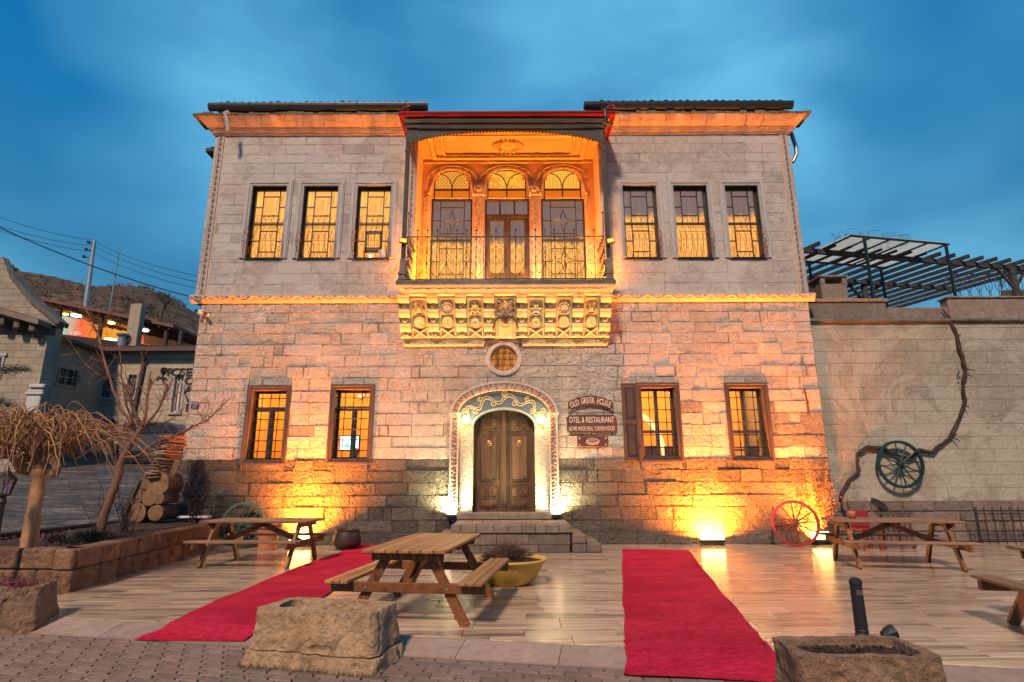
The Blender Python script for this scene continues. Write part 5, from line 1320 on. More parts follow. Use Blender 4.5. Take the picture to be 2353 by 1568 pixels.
# ================================================================== things fixed to the house
# signs
def sign_M(px, py, y): X, Z = fp(px, py, y); return X, Z
M_LETTER = plain('cream_painted_letters', (.62, .55, .45), .7)
sx0, sz1 = fp(1302, 954, F-.07); sx1, sz0 = fp(1418, 994, F-.07); sc2 = (sx0+sx1)/2; zc2 = (sz0+sz1)/2; sw = (sx1-sx0)/2; shh = (sz1-sz0)/2
s1 = thing('sign_board', (sc2, F-.03, zc2), 'cut-corner brown sign board reading OTEL & RESTAURANT below the arched one', 'sign', 'wooden name signs beside the door')
m = MB(); c = .07; m.prism([(-sw+c,-shh),(sw-c,-shh),(sw,-shh+c),(sw,shh-c),(sw-c,shh),(-sw+c,shh),(-sw,shh-c),(-sw,-shh+c)], F-.075, F-.035, lambda u, v, w: (sc2+u, w, zc2+v)); recalc(m.build('board', M_SIGN, s1, loc=(sc2, F-.05, zc2)))
text_part('lettering', 'OTEL & RESTAURANT', .20, M_LETTER, Matrix.Translation((sc2, F-.078, zc2+.085)) @ FACE, s1, fit=sw*1.8, bold=.002)
text_part('lettering', 'HOME MADE REAL TURKISH FOOD', .15, M_LETTER, Matrix.Translation((sc2, F-.078, zc2-.12)) @ FACE, s1, fit=sw*1.82, bold=.002)
m = MB()
for (a, b) in ((-1,-1),(1,-1),(1,1),(-1,1)): m.lathe([(0, .012), (.018, .006), (.02, 0)], 8, Matrix.Translation((sc2+a*(sw-.09), F-.075, zc2+b*(shh-.06))) @ Matrix.Rotation(pi/2, 4, 'X'))
m.build('screw_head', M_STEEL, s1)
ax0, az0 = fp(1306, 946, F-.07); ax1, az1 = fp(1408, 909, F-.07); ac = (ax0+ax1)/2; aw = (ax1-ax0)/2
s2 = thing('sign_board', (ac, F-.03, az0), 'arched brown sign board reading OLD GREEK HOUSE, topmost of the three', 'sign', 'wooden name signs beside the door')
h_a = az1-az0; up_, dn = [], []
for k in range(17):
    u = -1+2*k/16; up_.append((aw*u, h_a-(.17)*u*u)); dn.append((aw*u, .15-.15*u*u))
m = MB(); m.prism(up_+dn[::-1], F-.075, F-.035, lambda u, v, w: (ac+u, w, az0+v)); recalc(m.build('board', M_SIGN, s2, loc=(ac, F-.05, az0)))
txt = 'OLD GREEK HOUSE'
for k, chx in enumerate(txt):
    if chx == ' ': continue
    u = (-1+2*(k+.5)/len(txt))*.90; z_ = az0+.5*((h_a-.17*u*u)+(.15-.15*u*u))
    text_part('letter', chx, .20, M_LETTER, Matrix.Translation((ac+aw*u, F-.078, z_)) @ Matrix.Rotation(.32*u, 4, 'Y') @ FACE, s2, sx=.58, bold=.002)
m = MB()
for u in (-.93, 0, .93): m.lathe([(0, .012), (.018, .006), (.02, 0)], 8, Matrix.Translation((ac+aw*u, F-.075, az0+(h_a-.05 if u == 0 else .04))) @ Matrix.Rotation(pi/2, 4, 'X'))
m.build('screw_head', M_STEEL, s2)
tx0, tz1 = fp(1326, 1003, F-.07); tx1, tz0 = fp(1398, 1027, F-.07); tc_ = (tx0+tx1)/2; tz = (tz0+tz1)/2; tw = (tx1-tx0)/2; th_ = (tz1-tz0)/2
s3 = thing('sign_board', (tc_, F-.03, tz), 'smallest brown sign board with a pale oval emblem, lowest of the three', 'sign', 'wooden name signs beside the door')
m = MB(); m.cbox(tc_-tw, tc_+tw, F-.075, F-.035, tz-th_, tz+th_, .01); m.build('board', M_SIGN, s3, loc=(tc_, F-.05, tz))
m = MB(); m.prism([(.165*cos(2*pi*k/24), .085*sin(2*pi*k/24)) for k in range(24)], F-.081, F-.074, lambda u, v, w: (tc_+u, w, tz+v)); recalc(m.build('oval_emblem', plain('emblem_pink', (.55,.35,.27), .7), s3))
text_part('lettering', 'OGH', .10, M_SIGN, Matrix.Translation((tc_, F-.084, tz+.02)) @ FACE, s3, sx=1.0, shear=.2)
m = MB(); m.tube([(tc_-.11, F-.083, tz-.02), (tc_, F-.083, tz-.03), (tc_+.11, F-.083, tz-.02)], .004, 4); m.tube([(tc_+.015, F-.083, tz-.02), (tc_+.01, F-.083, tz-.06)], [.010, .003], 4); m.build('emblem_line', M_SIGN, s3)
m = MB()
for (a, b) in ((-1,-1),(1,-1),(1,1),(-1,1)): m.lathe([(0, .014), (.02, .006), (.022, 0)], 8, Matrix.Translation((tc_+a*(tw-.06), F-.075, tz+b*(th_-.05))) @ Matrix.Rotation(pi/2, 4, 'X'))
m.build('screw_head', M_STEEL, s3)
m = MB()
for (x, za, zb) in ((sc2+.3, az0+.10, zc2+shh-.02), (sc2-.35, az0+.06, zc2+shh-.02)):
    n = 7
    for k in range(n): zz = za+(zb-za)*(k+.5)/n; m.tube([(x+.012*cos(t)*(k % 2), F-.05+.012*cos(t)*(1-k % 2), zz+.016*sin(t)) for t in [2*pi*q/6 for q in range(7)]], .003, 3)
m.build('chain', M_IRON, s1, kind='stuff')
# number plate
nx, nz = fp(447.5, 934, F-.02); pl = thing('number_plate', (nx, F-.02, nz), 'small blue enamel house number plate reading 12 at the house corner', 'number plate')
m = MB(); m.cbox(nx-.095, nx+.095, F-.028, F-.018, nz-.055, nz+.055, .003); m.build('plate', M_PLATE, pl); m = MB()
text_part('numeral', '12', .12, M_WHITEPAINT, Matrix.Translation((nx, F-.032, nz)) @ FACE, pl, depth=.003, sx=.9)
# security cameras
def cctv(px, py, out, lbl):
    x, zc = fp(px, py, F-.12); t = thing('security_camera', (x, F, zc), lbl, 'security camera', 'security cameras on the house corner')
    m = MB(); m.tube([(x-.02*out, F+.0, zc+.02), (x-.02*out, F-.10, zc+.02)], .02, 8); m.cbox(x-.05, x+.03, F-.015, F+.01, zc-.03, zc+.06, .008); m.build('bracket', M_WHITEPAINT, t)
    M = Matrix.Translation((x, F-.14, zc)) @ Matrix.Rotation(radians(35)*out, 4, 'Z') @ Matrix.Rotation(radians(100), 4, 'X')
    m = MB(); m.lathe([(0, -.1), (.04, -.095), (.045, -.06), (.045, .08), (.03, .085)], 12, M); m.build('housing', M_WHITEPAINT, t)
    m = MB(); m.lathe([(.046, .05), (.046, .10), (.03, .105), (0, .08)], 12, M); m.build('lens', M_BLACKPL, t)
cctv(472, 722, 1, 'white security camera on the house front just below the lit band'); cctv(459, 716, -1, 'dark-ended security camera at the very edge of the house corner')
# downpipes
m = MB(); x, zt = fp(524, 256, F-.5); m.tube([fp(524, 257, F-.56)[0:1]+(F-.54, fp(524, 257, F-.56)[1]), (x-.02, F-.60, zt-.12), (x+.03, F-.56, zt-.3), (x+.06, F-.52, zt-.48), (x+.05, F-.5, zt-.58)], .052, 10)
for k in range(5): pass
tag(m.build('downpipe', M_PIPE, loc=(x, F-.5, zt)), 'short pale crooked rainwater spout hooked over the orange cornice', 'downpipe', 'rainwater pipes')
m = MB(); x, zt = fp(1815, 300, F+.3); m.tube([(x-.05, F+.3, zt+.02), (x+.03, F+.3, zt-.1), (x+.10, F+.28, zt-.55), (x+.08, F+.28, zt-.78), (x-.04, F+.3, zt-1.0)], .055, 10)
tag(m.build('downpipe', M_STEEL, loc=(x, F+.3, zt)), 'dark grey elbowed rainwater pipe beside the right house corner', 'downpipe', 'rainwater pipes')
m = MB(); m.tube([(PX[1]+.03, BF-.2, 10.66), (PX[1]+.05, BF-.21, 10.45), (PX[1]+.0, BF-.16, 10.28)], .045, 8); m.tube([(PX[1]+.0, BF-.2, 10.32), (PX[1]+.2, BF-.24, 10.2)], .05, 8); 
tag(m.build('downpipe', M_BLACKPL, loc=(PX[1], BF-.2, 10.4)), 'black plastic pipe elbow under the end of the red balcony gutter', 'downpipe', 'rainwater pipes')

# ---- lamps
def area(parent, loc, direction, sx, sy, power, col, spread=180):
    l = bpy.data.lights.new('lamp_light', 'AREA'); l.shape = 'RECTANGLE'; l.size = sx; l.size_y = sy; l.energy = power; l.color = col; l.spread = radians(spread)
    o = bpy.data.objects.new('lamp_light', l); COL.objects.link(o); o.parent = parent
    q = Vector(direction).to_track_quat('-Z', 'Z')
    o.matrix_basis = wm(parent).inverted() @ (Matrix.Translation(loc) @ q.to_matrix().to_4x4()); return o
ORANGE = (1.0, .235, .016); WARMW = (1.0, .91, .45)
M_FLOODGLARE = emis('orange_flood_glare', (1, .60, .15), 12); M_DOORGLASS = emis('door_flood_glass', (1, .88, .50), 12); M_SMALLGLASS = emis('amber_spot_glass', (1, .33, .04), 2.2)
def flood(x, y, z, w, tilt, power, col, gm, lbl, grp, spread=150, d=(0, .12, 1)):
    t = thing('floodlight', (x, y, z), lbl, 'floodlight', grp)
    D = Vector(d).normalized(); R = D.to_track_quat('Z', 'Y').to_matrix().to_4x4(); M = Matrix.Translation((x, y, z+.12)) @ R
    # keep the width axis level
    ax = Vector((1, 0, 0)); up = D; ay = up.cross(ax).normalized(); M = Matrix(((ax.x, ay.x, up.x, x), (ax.y, ay.y, up.y, y), (ax.z, ay.z, up.z, z+.12), (0, 0, 0, 1)))
    m = MB(); m.cbox(-w/2, w/2, -.07, .07, -.07, -.01, .012, M=M); m.box(-w/2, w/2, -.07, -.06, -.01, .0, M=M); m.box(-w/2, w/2, .06, .07, -.01, .0, M=M)
    for k in range(6): m.box(-w*.4+w*.16*k-.005, -w*.4+w*.16*k+.005, -.05, .05, -.1, -.07, M=M)
    m.build('housing', M_BLACKPL, t)
    lh = .17 if w > .4 else .075
    m = MB(); m.cbox(-w/2+.012, w/2-.012, -.068, -.050, -.008, lh, .006, M=M); m.build('lens', gm, t)  # upright glowing plate added for the hot glare on wall and floor
    m = MB(); m.tube([(x-w/2-.012, y, z+.11), (x-w/2-.015, y-.02, z+.01), (x+w/2+.015, y-.02, z+.01), (x+w/2+.012, y, z+.11)], .008, 4); m.build('stirrup', M_IRON, t)
    area(t, M @ Vector((0, .01, .02)), D, w*.9, .10, power, col, spread); return t
f1x = gp(690, 1245)[0]; 
flood(fp(1637, 1230, F-.3)[0], F-.24, 0.0, .56, 0, 1050, ORANGE, M_FLOODGLARE, 'orange floodlight against the wall beyond the far end of the straight red carpet', 'orange ground floodlights', 168)
flood(fp(1886, 1230, F-.3)[0], F-.24, 0.0, .46, 0, 600, ORANGE, M_FLOODGLARE, 'orange floodlight at the wall corner behind the red wheel', 'orange ground floodlights', 105, (-.14, .10, 1))
flood(fp(690, 1230, F-.3)[0], F-.24, 0.0, .52, 0, 900, ORANGE, M_FLOODGLARE, 'orange floodlight glowing behind the left picnic table', 'orange ground floodlights', 130, (.05, .12, 1))
flood(fp(1036, 1195, F-.25)[0], F-.15, .57, .22, 0, 100, WARMW, M_DOORGLASS, 'small yellow-white floodlight left of the arched door on the landing', 'door floodlights', 165, (0.0, .16, 1))
flood(fp(1280, 1193, F-.25)[0], F-.15, .57, .22, 0, 100, WARMW, M_DOORGLASS, 'small yellow-white floodlight right of the arched door on the landing', 'door floodlights', 165, (0.0, .16, 1))
# lanterns flanking the door
for (px_, s, lbl) in ((1071, -1, 'round brass wall lantern glowing on the left door jamb'), (1244, 1, 'round brass wall lantern glowing on the right door jamb')):
    x, zc = fp(px_, 966, F-.12); y = F-.02
    t = thing('wall_lantern', (x, F+.09, zc), lbl, 'wall lantern', 'lanterns flanking the door')
    m = MB(); m.lathe([(0, .03), (.05, .028), (.065, .01), (.065, 0)], 14, Matrix.Translation((x, F+.085, zc-.08)) @ Matrix.Rotation(pi/2, 4, 'X')); m.tube([(x, F+.06, zc-.08), (x, y, zc-.10), (x, y, zc-.05)], .012, 6); m.build('wall_plate', M_BRASS, t)
    m = MB(); m.lathe([(.02, -.08), (.075, -.045), (.10, .015), (.08, .085), (.03, .105), (0, .11)], 14, Matrix.Translation((x, y, zc))); m.build('glass_globe', emis('lantern_globe', (1, .80, .38), 14), t, smooth=True)
    m = MB(); m.lathe([(.055, .08), (.03, .11), (.008, .12), (.008, .15), (0, .155)], 10, Matrix.Translation((x, y, zc))); m.lathe([(.025, -.08), (.05, -.06), (.045, -.03)], 10, Matrix.Translation((x, y, zc))); m.build('cap', M_BRASS, t)
    l = bpy.data.lights.new('lantern_light', 'POINT'); l.energy = 11; l.color = (1, .72, .30); l.shadow_soft_size = .09
    lo = bpy.data.objects.new('lantern_light', l); COL.objects.link(lo); lo.parent = t; lo.matrix_basis = wm(t).inverted() @ Matrix.Translation((x, F-.24, zc))
# spot lamps on the railing ends and LED uplights in the niche
for (px_, s, lbl) in ((927, -1, 'small square amber spot lamp on the left end of the balcony rail'), (1403, 1, 'small square amber spot lamp on the right end of the balcony rail')):
    x, zc = fp(px_, 553, BF-.05); t = thing('spot_lamp', (x, BF+.05, zc), lbl, 'spot lamp', 'amber spot lamps on the balcony')
    ang = radians(-12*s); M = Matrix.Translation((x, BF-.03, zc)) @ Matrix.Rotation(ang, 4, 'Y')
    m = MB(); m.cbox(-.10, .10, -.03, .05, -.065, .065, .012, M=M); m.bar((x-s*.05, BF+.02, zc), (PX[0 if s < 0 else 1], BF+.08, zc), .03); m.build('housing', M_BLACKPL, t)
    m = MB(); m.add([M @ Vector(p) for p in ((-.08, -.033, -.045), (.08, -.033, -.045), (.08, -.033, .045), (-.08, -.033, .045))], [(0,1,2,3)]); m.build('lens', M_SMALLGLASS, t)
for (a, b, lbl) in ((793, 868, 'golden strip uplight at the foot of the left carved balcony pier'), (1268, 1344, 'golden strip uplight at the foot of the right carved balcony pier')):
    x = (n4(a, 1000)[0]+n4(b, 1000)[0])/2; t = thing('uplight', (x, NB-.22, NZF), lbl, 'uplight', 'uplights inside the balcony')
    m = MB(); m.cbox(x-.13, x+.13, NB-.26, NB-.17, NZF, NZF+.05, .008); m.build('housing', M_BLACKPL, t); m = MB(); m.add([(x-.11, NB-.25, NZF+.052), (x+.11, NB-.25, NZF+.052), (x+.11, NB-.18, NZF+.052), (x-.11, NB-.18, NZF+.052)], [(0,1,2,3)]); m.build('lens', emis('gold_uplight_glass', (1, .6, .12), 6), t)
    area(t, (x, NB-.215, NZF+.06), (0, .18, 1), .2, .07, 95, (1, .46, .07), 150)
for (x, lbl) in ((NX0+.35, 'orange floodlight on the balcony floor by its left side wall'), (NX1-.35, 'orange floodlight on the balcony floor by its right side wall')):
    s = -1 if x < 0 else 1
    t = thing('uplight', (x, F-.2, NZF), lbl, 'uplight', 'uplights inside the balcony')
    m = MB(); m.cbox(x-.1, x+.1, F-.26, F-.14, NZF, NZF+.06, .008); m.build('housing', M_BLACKPL, t); m = MB(); m.add([(x-.08, F-.25, NZF+.063), (x+.08, F-.25, NZF+.063), (x+.08, F-.15, NZF+.063), (x-.08, F-.15, NZF+.063)], [(0,1,2,3)]); m.build('lens', M_SMALLGLASS, t)
    area(t, (x, F-.2, NZF+.07), (s*.10, .25, 1), .16, .1, 190, (1, .29, .02), 170)
# ================================================================== GROUND
def edgeY(x): return 5.95-.205*x               # front edge of the travertine terrace
def clip_poly(poly, side):                       # Sutherland-Hodgman by a function side(p) >= 0
    out = []
    for i in range(len(poly)):
        a, b = poly[i], poly[(i+1) % len(poly)]; fa, fb = side(a), side(b)
        if fa >= 0: out.append(a)
        if (fa >= 0) != (fb >= 0):
            t = fa/(fa-fb); out.append((a[0]+(b[0]-a[0])*t, a[1]+(b[1]-a[1])*t))
    return out
def wallx(y): return -6.1-(y-8.46)*.107          # face of the planter wall
PAVZ = -.085
M_GROUND = stone_mat('compacted_ground', [(.20,.155,.125), (.25,.20,.165), (.15,.115,.095)], dist=.04, sc=.8, stain=.6, dark=(.08,.06,.05))
def street_mat():
    m, nt, b = newmat('worn_cobbled_street'); p = pos(nt)
    s1 = noisen(nt, mapping(nt, p, (.35, 1.5, 1), rot=(0, 0, radians(8))), 1.3, 7, .66, .8); s2 = noisen(nt, mapping(nt, p, (2.2, 7, 1)), 1.6, 6, .7, .4); vo = node(nt, 'ShaderNodeTexVoronoi', {'Vector': p, 'Scale': 7.0}).outputs[0]
    c = mixc(nt, ramp(nt, s1, [(.40, 0), (.60, 1)]), (.050,.040,.034), (.20,.165,.135)); c = mixc(nt, ramp(nt, s2, [(.42, 0), (.62, .75)]), c, (.055,.043,.036))
    c = mixc(nt, ramp(nt, noisen(nt, mapping(nt, p, (.3, 1.1, 1), loc=(4, 2, 0)), 1.1, 6, .7, .6), [(.56, 0), (.66, .7)]), c, (.34,.31,.28))
    c = mixc(nt, 1.0, c, ramp(nt, vo, [(.25, 1), (.6, .55)]), 'MULTIPLY')
    setb(nt, b, c, .7, mathn(nt, 'SUBTRACT', s2, mathn(nt, 'MULTIPLY', vo, .7)), spec=.4, dist=.05); return m
M_STREET = street_mat()
g = MB(); N = 40
def gz(x, y):
    # lane on the left climbs away from the square; far ground rises gently too
    lane = max(0, min(1, (-5.5-x)/2.5)); up_ = max(0, y-8.2)*.125
    up_ = min(up_, 4.5+max(0, y-45)*.05)
    return -.13+lane*up_
xs = [-400,-250,-150,-90,-60,-45]+[-36+1.5*k for k in range(26)]+[4, 8, 12, 16, 24, 40, 80, 150, 300, 400]
ys = [-200,-80,-30,-10,0,3,5,7,8.2]+[9.4+1.2*k for k in range(32)]+[50,60,80,110,160,250,400]
V = [(x, y, gz(x, y) + (.0 if y < 8 else .03*mn.noise(Vector((x*.5, y*.5, 0))))) for y in ys for x in xs]; nx_ = len(xs)
g.add(V, [(j*nx_+i, j*nx_+i+1, (j+1)*nx_+i+1, (j+1)*nx_+i) for j in range(len(ys)-1) for i in range(nx_-1)])
go = g.build('ground', M_STREET, smooth=True); tag(go, kind='structure')
# terrace bed and its travertine tiles
tb = MB(); tb.add([(-6.9, edgeY(-6.9)+.02, -.02), (12.5, edgeY(12.5)+.02, -.02), (12.5, F+.5, -.02), (-6.9, F+.5, -.02), (-6.9, edgeY(-6.9)+.02, -.3), (12.5, edgeY(12.5)+.02, -.3), (12.5, F+.5, -.3), (-6.9, F+.5, -.3)], [(0,1,2,3),(0,4,5,1),(0,3,7,4),(1,5,6,2)])
terr = tb.build('terrace_pavement', M_MORTAR); tag(terr, kind='structure')
tiles = []; y = 3.4; row = 0
while y < F+.02:
    h = .305 if row % 3 else .40; x = -7.2-rnd.uniform(0, .8)
    while x < 12.4:
        w = rnd.choice((.62, .92, 1.22, .8)); P = [(x+.003, y+.003), (x+w-.003, y+.003), (x+w-.003, min(y+h-.003, F+.02)), (x+.003, min(y+h-.003, F+.02))]
        P = clip_poly(P, lambda p: p[1]-edgeY(p[0])-.02); 
        if P: P = clip_poly(P, lambda p: p[0]-wallx(p[1])-.005)
        if len(P) >= 3:
            cx = sum(p[0] for p in P)/len(P); cy_ = sum(p[1] for p in P)/len(P)
            if abs(cx) < cy_*1.05+1: tiles.append((P, cx, cy_))
        x += w
    y += h; row += 1
tiles.sort(key=lambda t: t[2]); rest = MB(); nt_ = 0
for P, cx, cy_ in tiles:
    if nt_ < 297: m = MB(); nt_ += 1; own = True
    else: m = rest; own = False
    zt = rnd.uniform(-.0012, .0012); tn = rnd.random(); e = .0025
    Pi = [(p[0]+(cx-p[0])*e/.3, p[1]+(cy_-p[1])*e/.15) for p in P]
    n = len(P); V = [(p[0], p[1], -.019) for p in P]+[(p[0], p[1], zt-.002) for p in P]+[(p[0], p[1], zt) for p in Pi]
    m.add(V, [(i, (i+1) % n, n+(i+1) % n, n+i) for i in range(n)]+[(n+i, n+(i+1) % n, 2*n+(i+1) % n, 2*n+i) for i in range(n)]+[tuple(range(2*n, 3*n))], tn)
    if own: m.build('travertine_tile', M_TRAV, terr, loc=(cx, cy_, 0))
if rest.v: rest.build('travertine_tile', M_TRAV, terr, kind='stuff')
# kerb strip: long concrete slabs along the terrace edge, a shallow ramp down to the pavers
kb = thing('kerb_strip', (0, edgeY(0), 0), None, None); tag(kb, kind='structure')
dX = Vector((1, -.205, 0)).normalized(); dN = Vector((.205, 1, 0)).normalized()
k = -6.4
while k < 6.5:
    w = rnd.uniform(.9, 1.1); a = Vector((0, 5.95, 0))+dX*k; 
    m = MB(); M = Matrix(((dX.x, dN.x, 0, a.x), (dX.y, dN.y, 0, a.y), (0, 0, 1, 0), (0, 0, 0, 1)))
    V = [(0.003, -.34, -.3), (w-.003, -.34, -.3), (w-.003, .01, -.3), (.003, .01, -.3), (.003, -.34, PAVZ+.012), (w-.003, -.34, PAVZ+.012), (w-.003, -.02, -.006), (.003, -.02, -.006), (w-.003, .01, -.006), (.003, .01, -.006)]
    m.add([M @ Vector(v) for v in V], [(0,1,5,4),(4,5,6,7),(7,6,8,9),(1,2,8,6,5),(0,4,7,9,3),(2,3,9,8)], rnd.uniform(.85, 1.1))
    m.build('kerb_stone', M_CONCRETE, kb, loc=tuple(a)); k += w
# interlocking pavers in front
pv = MB(); pv.box(-60, 60, -40, 9, PAVZ-.1, PAVZ-.022) 
pv = MB(); pv.add([(-9, -6, PAVZ-.03), (9, -6, PAVZ-.03), (9, edgeY(9)-.3, PAVZ-.03), (-9, edgeY(-9)-.3, PAVZ-.03)], [(0,1,2,3)])
pav = pv.build('paved_square', M_SOIL); tag(pav, kind='structure')
PL, PH = .215, .145; cells = []
ca, sa = cos(radians(-11.6)), sin(radians(-11.6))
for j in range(-2, 30):
    for i in range(-34, 34):
        u = (i+.5*(j % 2))*PL; v = -.36-.06-(j+.5)*PH
        cx, cy_ = dX.x*u+dN.x*v, 5.95+dX.y*u+dN.y*v
        if cy_ < .4 or abs(cx) > cy_*1.05+.5: continue
        cells.append((cx, cy_, u, v))
def paver(m, cx, cy_, tn):
    # zig-zag outline; alternates in pairs so that neighbours interlock
    a, b, c = PL/2-.0075, PH/2-.0075, .014
    pts = [(-a+c, -b), (0-.0, -b-c*.9), (a+c, -b), (a-c*.2, -b*.3), (a+c, b*.0), (a-c*.4, b), (0, b-c*.9), (-a-.0, b), (-a-c*.6, b*.3), (-a+c*.2, -b*.2)]
    V = []
    for (s, z) in ((1, PAVZ-.03), (1, PAVZ-.009), (.93, PAVZ)):
        for (u, v) in pts: u *= s; v *= s; V.append((cx+dX.x*u+dN.x*v, cy_+dX.y*u+dN.y*v, z+tn*.004-.002))
    n = len(pts)
    m.add(V, [(i, (i+1) % n, n+(i+1) % n, n+i) for i in range(n)]+[(n+i, n+(i+1) % n, 2*n+(i+1) % n, 2*n+i) for i in range(n)]+[tuple(range(2*n, 3*n))], .85+.3*tn)
vis = []
for c in cells:
    # order by what the picture shows: in front of the camera between 3.6 m and the kerb
    d = CR.transposed() @ (Vector((c[0], c[1], PAVZ))-Vector((0, 0, CAMZ))); px_, py__ = 1176.5-FPX*d.x/d.z, 784+FPX*d.y/d.z
    ok = -40 < px_ < 2400 and py__ < 1600 and d.z < 0 and not (1437 < px_ < 2140) and not (560 < px_ < 900 and py__ < 1530)
    vis.append((0 if ok else 1, c[1], c))
vis.sort(); rest = MB()
for q, (s, _, c) in enumerate(vis):
    if q < 297 and s == 0: m = MB(); paver(m, c[0], c[1], rnd.random()); m.build('paver', M_PAVER, pav, loc=(c[0], c[1], PAVZ))
    elif s == 0 or (c[1] > 2.0): paver(rest, c[0], c[1], rnd.random())
rest.build('paver', M_PAVER, pav, kind='stuff')

# ================================================================== CARPETS
def carpet(outl, label, name='red_carpet'):
    # outl: left edge points and right edge points from far to near, on the ground
    L, R = outl; n = 36; m = MB(); th = .012
    def along_(P, f):
        q = f*(len(P)-1); i = min(int(q), len(P)-2); return Vector(P[i]).lerp(Vector(P[i+1]), q-i)
    G = []; C = 10
    for i in range(n+1):
        a, b = along_(L, i/n), along_(R, i/n)
        wv = .009*sin(i*1.3)+.006*sin(i*.53+1)
        for j in range(C+1):
            p = a.lerp(b, j/C); dy = edgeY(p.x)-p.y
            zz = 0 if dy < .0 else (PAVZ+.01)*min(1, dy/.36)
            if j in (0, C): p.x += wv
            G.append((p.x, p.y, zz+.005+.004*sin(p.x*4+p.y*3)+.004*mn.noise(Vector((p.x*2.2, p.y*1.6, 3)))))
    F_ = []; w_ = C+1
    for i in range(n):
        for j in range(C): F_.append((i*w_+j, (i+1)*w_+j, (i+1)*w_+j+1, i*w_+j+1))
    T = len(G); V = [(x, y, z+th) for x, y, z in G]+G
    rim = [j for j in range(w_)]+[i*w_+C for i in range(1, n+1)]+[n*w_+j for j in range(C-1, -1, -1)]+[i*w_ for i in range(n-1, 0, -1)]
    F_ += [(rim[k], rim[(k+1) % len(rim)], rim[(k+1) % len(rim)]+T, rim[k]+T) for k in range(len(rim))]
    m.add(V, F_); o = m.build(name, M_CARPET, loc=(V[0][0], V[0][1], 0)); o = recalc(o); return tag(o, label, 'carpet', 'red carpets across the terrace')
carpet(([gp(1429, 1263), gp(1431.5, 1370), gp(1435, 1470), gp(1437, 1490, -.03), gp(1437, 1556, PAVZ), gp(1437, 1556, PAVZ)],
        [gp(1581, 1266), gp(1655, 1358), gp(1735, 1452), gp(1770, 1492), gp(1822, 1568, PAVZ), gp(1826, 1573, PAVZ)]), 'red carpet lying straight towards the house, its near end against the right trough')
carpet(([gp(832, 1252), gp(672, 1310), gp(509, 1378), gp(370, 1441), gp(306, 1473, PAVZ)], [gp(905, 1256), gp(838, 1305), gp(760, 1365), gp(625, 1440), gp(557, 1482, PAVZ)]), 'red carpet running diagonally under the front picnic table to the kerb')

# ================================================================== PICNIC TABLES
def picnic(x, y, rz, L, label, top_mat, mat, cross=True, H=.77, n_top=7, short=False):
    t = thing('picnic_table', (x, y, 0), label, 'picnic table', 'wooden picnic tables on the terrace', rz)
    W_ = .92; tw = W_/n_top
    for k in range(n_top):
        m = MB(); yy = -W_/2+tw*k; m.cbox(-L/2, L/2, .004, tw-.004, -.035, 0, .006, rnd.uniform(.7, 1.2)); m.build('tabletop_board', top_mat, t, world=False, loc=(rnd.uniform(-.006, .006), yy, H))
    for s in (-1, 1):
        for k in range(3):
            m = MB(); m.cbox(-L/2, L/2, .003, .084, -.035, 0, .006, rnd.uniform(.7, 1.2)); m.build('bench_board', top_mat, t, world=False, loc=(rnd.uniform(-.006, .006), s*.72-.13+.087*k, .46))
    lx = L/2-.22
    for e in (-1, 1):
        xx = e*lx
        for s in (-1, 1):
            m = MB(); m.bar((0, -s*.10, 0), (0, s*.37, H-.04), .045, .10, (1, 0, 0)) if False else m.bar((0, 0, 0), (0, -s*.42, H-.045), .045, .10, (0, 1, 0))
            m.build('leg', mat, t, world=False, loc=(xx, s*.64, 0))
        m = MB(); m.cbox(-.024, .024, -.86, .86, -.10, 0, .008); m.build('bench_beam', mat, t, world=False, loc=(xx+e*.05, 0, .423))
        m = MB(); m.cbox(-.024, .024, -.40, .40, -.085, 0, .008); m.build('top_beam', mat, t, world=False, loc=(xx+e*.05, 0, H-.037))
        m = MB(); m.bar((xx*.96, 0, .37), (xx*.22 if not cross else -e*.05, 0, H-.06), .09, .045, (0, 1, 0)); m.build('brace', mat, t, world=False)
        m = MB()
        for s in (-1, 1): m.lathe([(0, .01), (.014, .008), (.014, 0)], 6, Matrix.Translation((xx+e*.075, s*.45, .37)) @ Matrix.Rotation(e*pi/2, 4, 'Y'))
        m.build('bolt', M_STEEL, t, world=False)
    m = MB(); m.cbox(-.03, .03, -.40, .40, -.06, 0, .006); m.build('middle_beam', mat, t, world=False, loc=(0, 0, H-.038))
    return t
picnic(-1.02, 7.35, radians(82), 1.95, 'brown wooden picnic table in the foreground, between front stone trough and yellow bowl', M_PICNIC_TOP, M_PICNIC)
picnic(-4.66, 11.25, radians(-3), 2.0, 'weathered picnic table in front of the left orange floodlight', M_GREYWOOD, M_PICNIC)
picnic(6.74, 10.75, radians(-12), 2.0, 'worn picnic table near the red wheel and right house corner', M_GREYWOOD, M_PICNIC)
picnic(5.68, 5.62, radians(79), 2.0, 'picnic table cut off by the right edge of the photo, its bench end nearest', M_GREYWOOD, M_PICNIC)
m = MB(); m.lathe([(0, 0), (.055, .005), (.065, .09), (.06, .13), (.05, .13), (.045, .02)], 14, Matrix.Translation((6.2, 10.95, .77))); tag(m.build('candle_pot', M_TERRA, loc=(6.2, 10.95, .77), smooth=True), 'small clay pot standing on the picnic table near the red wheel', 'pot')

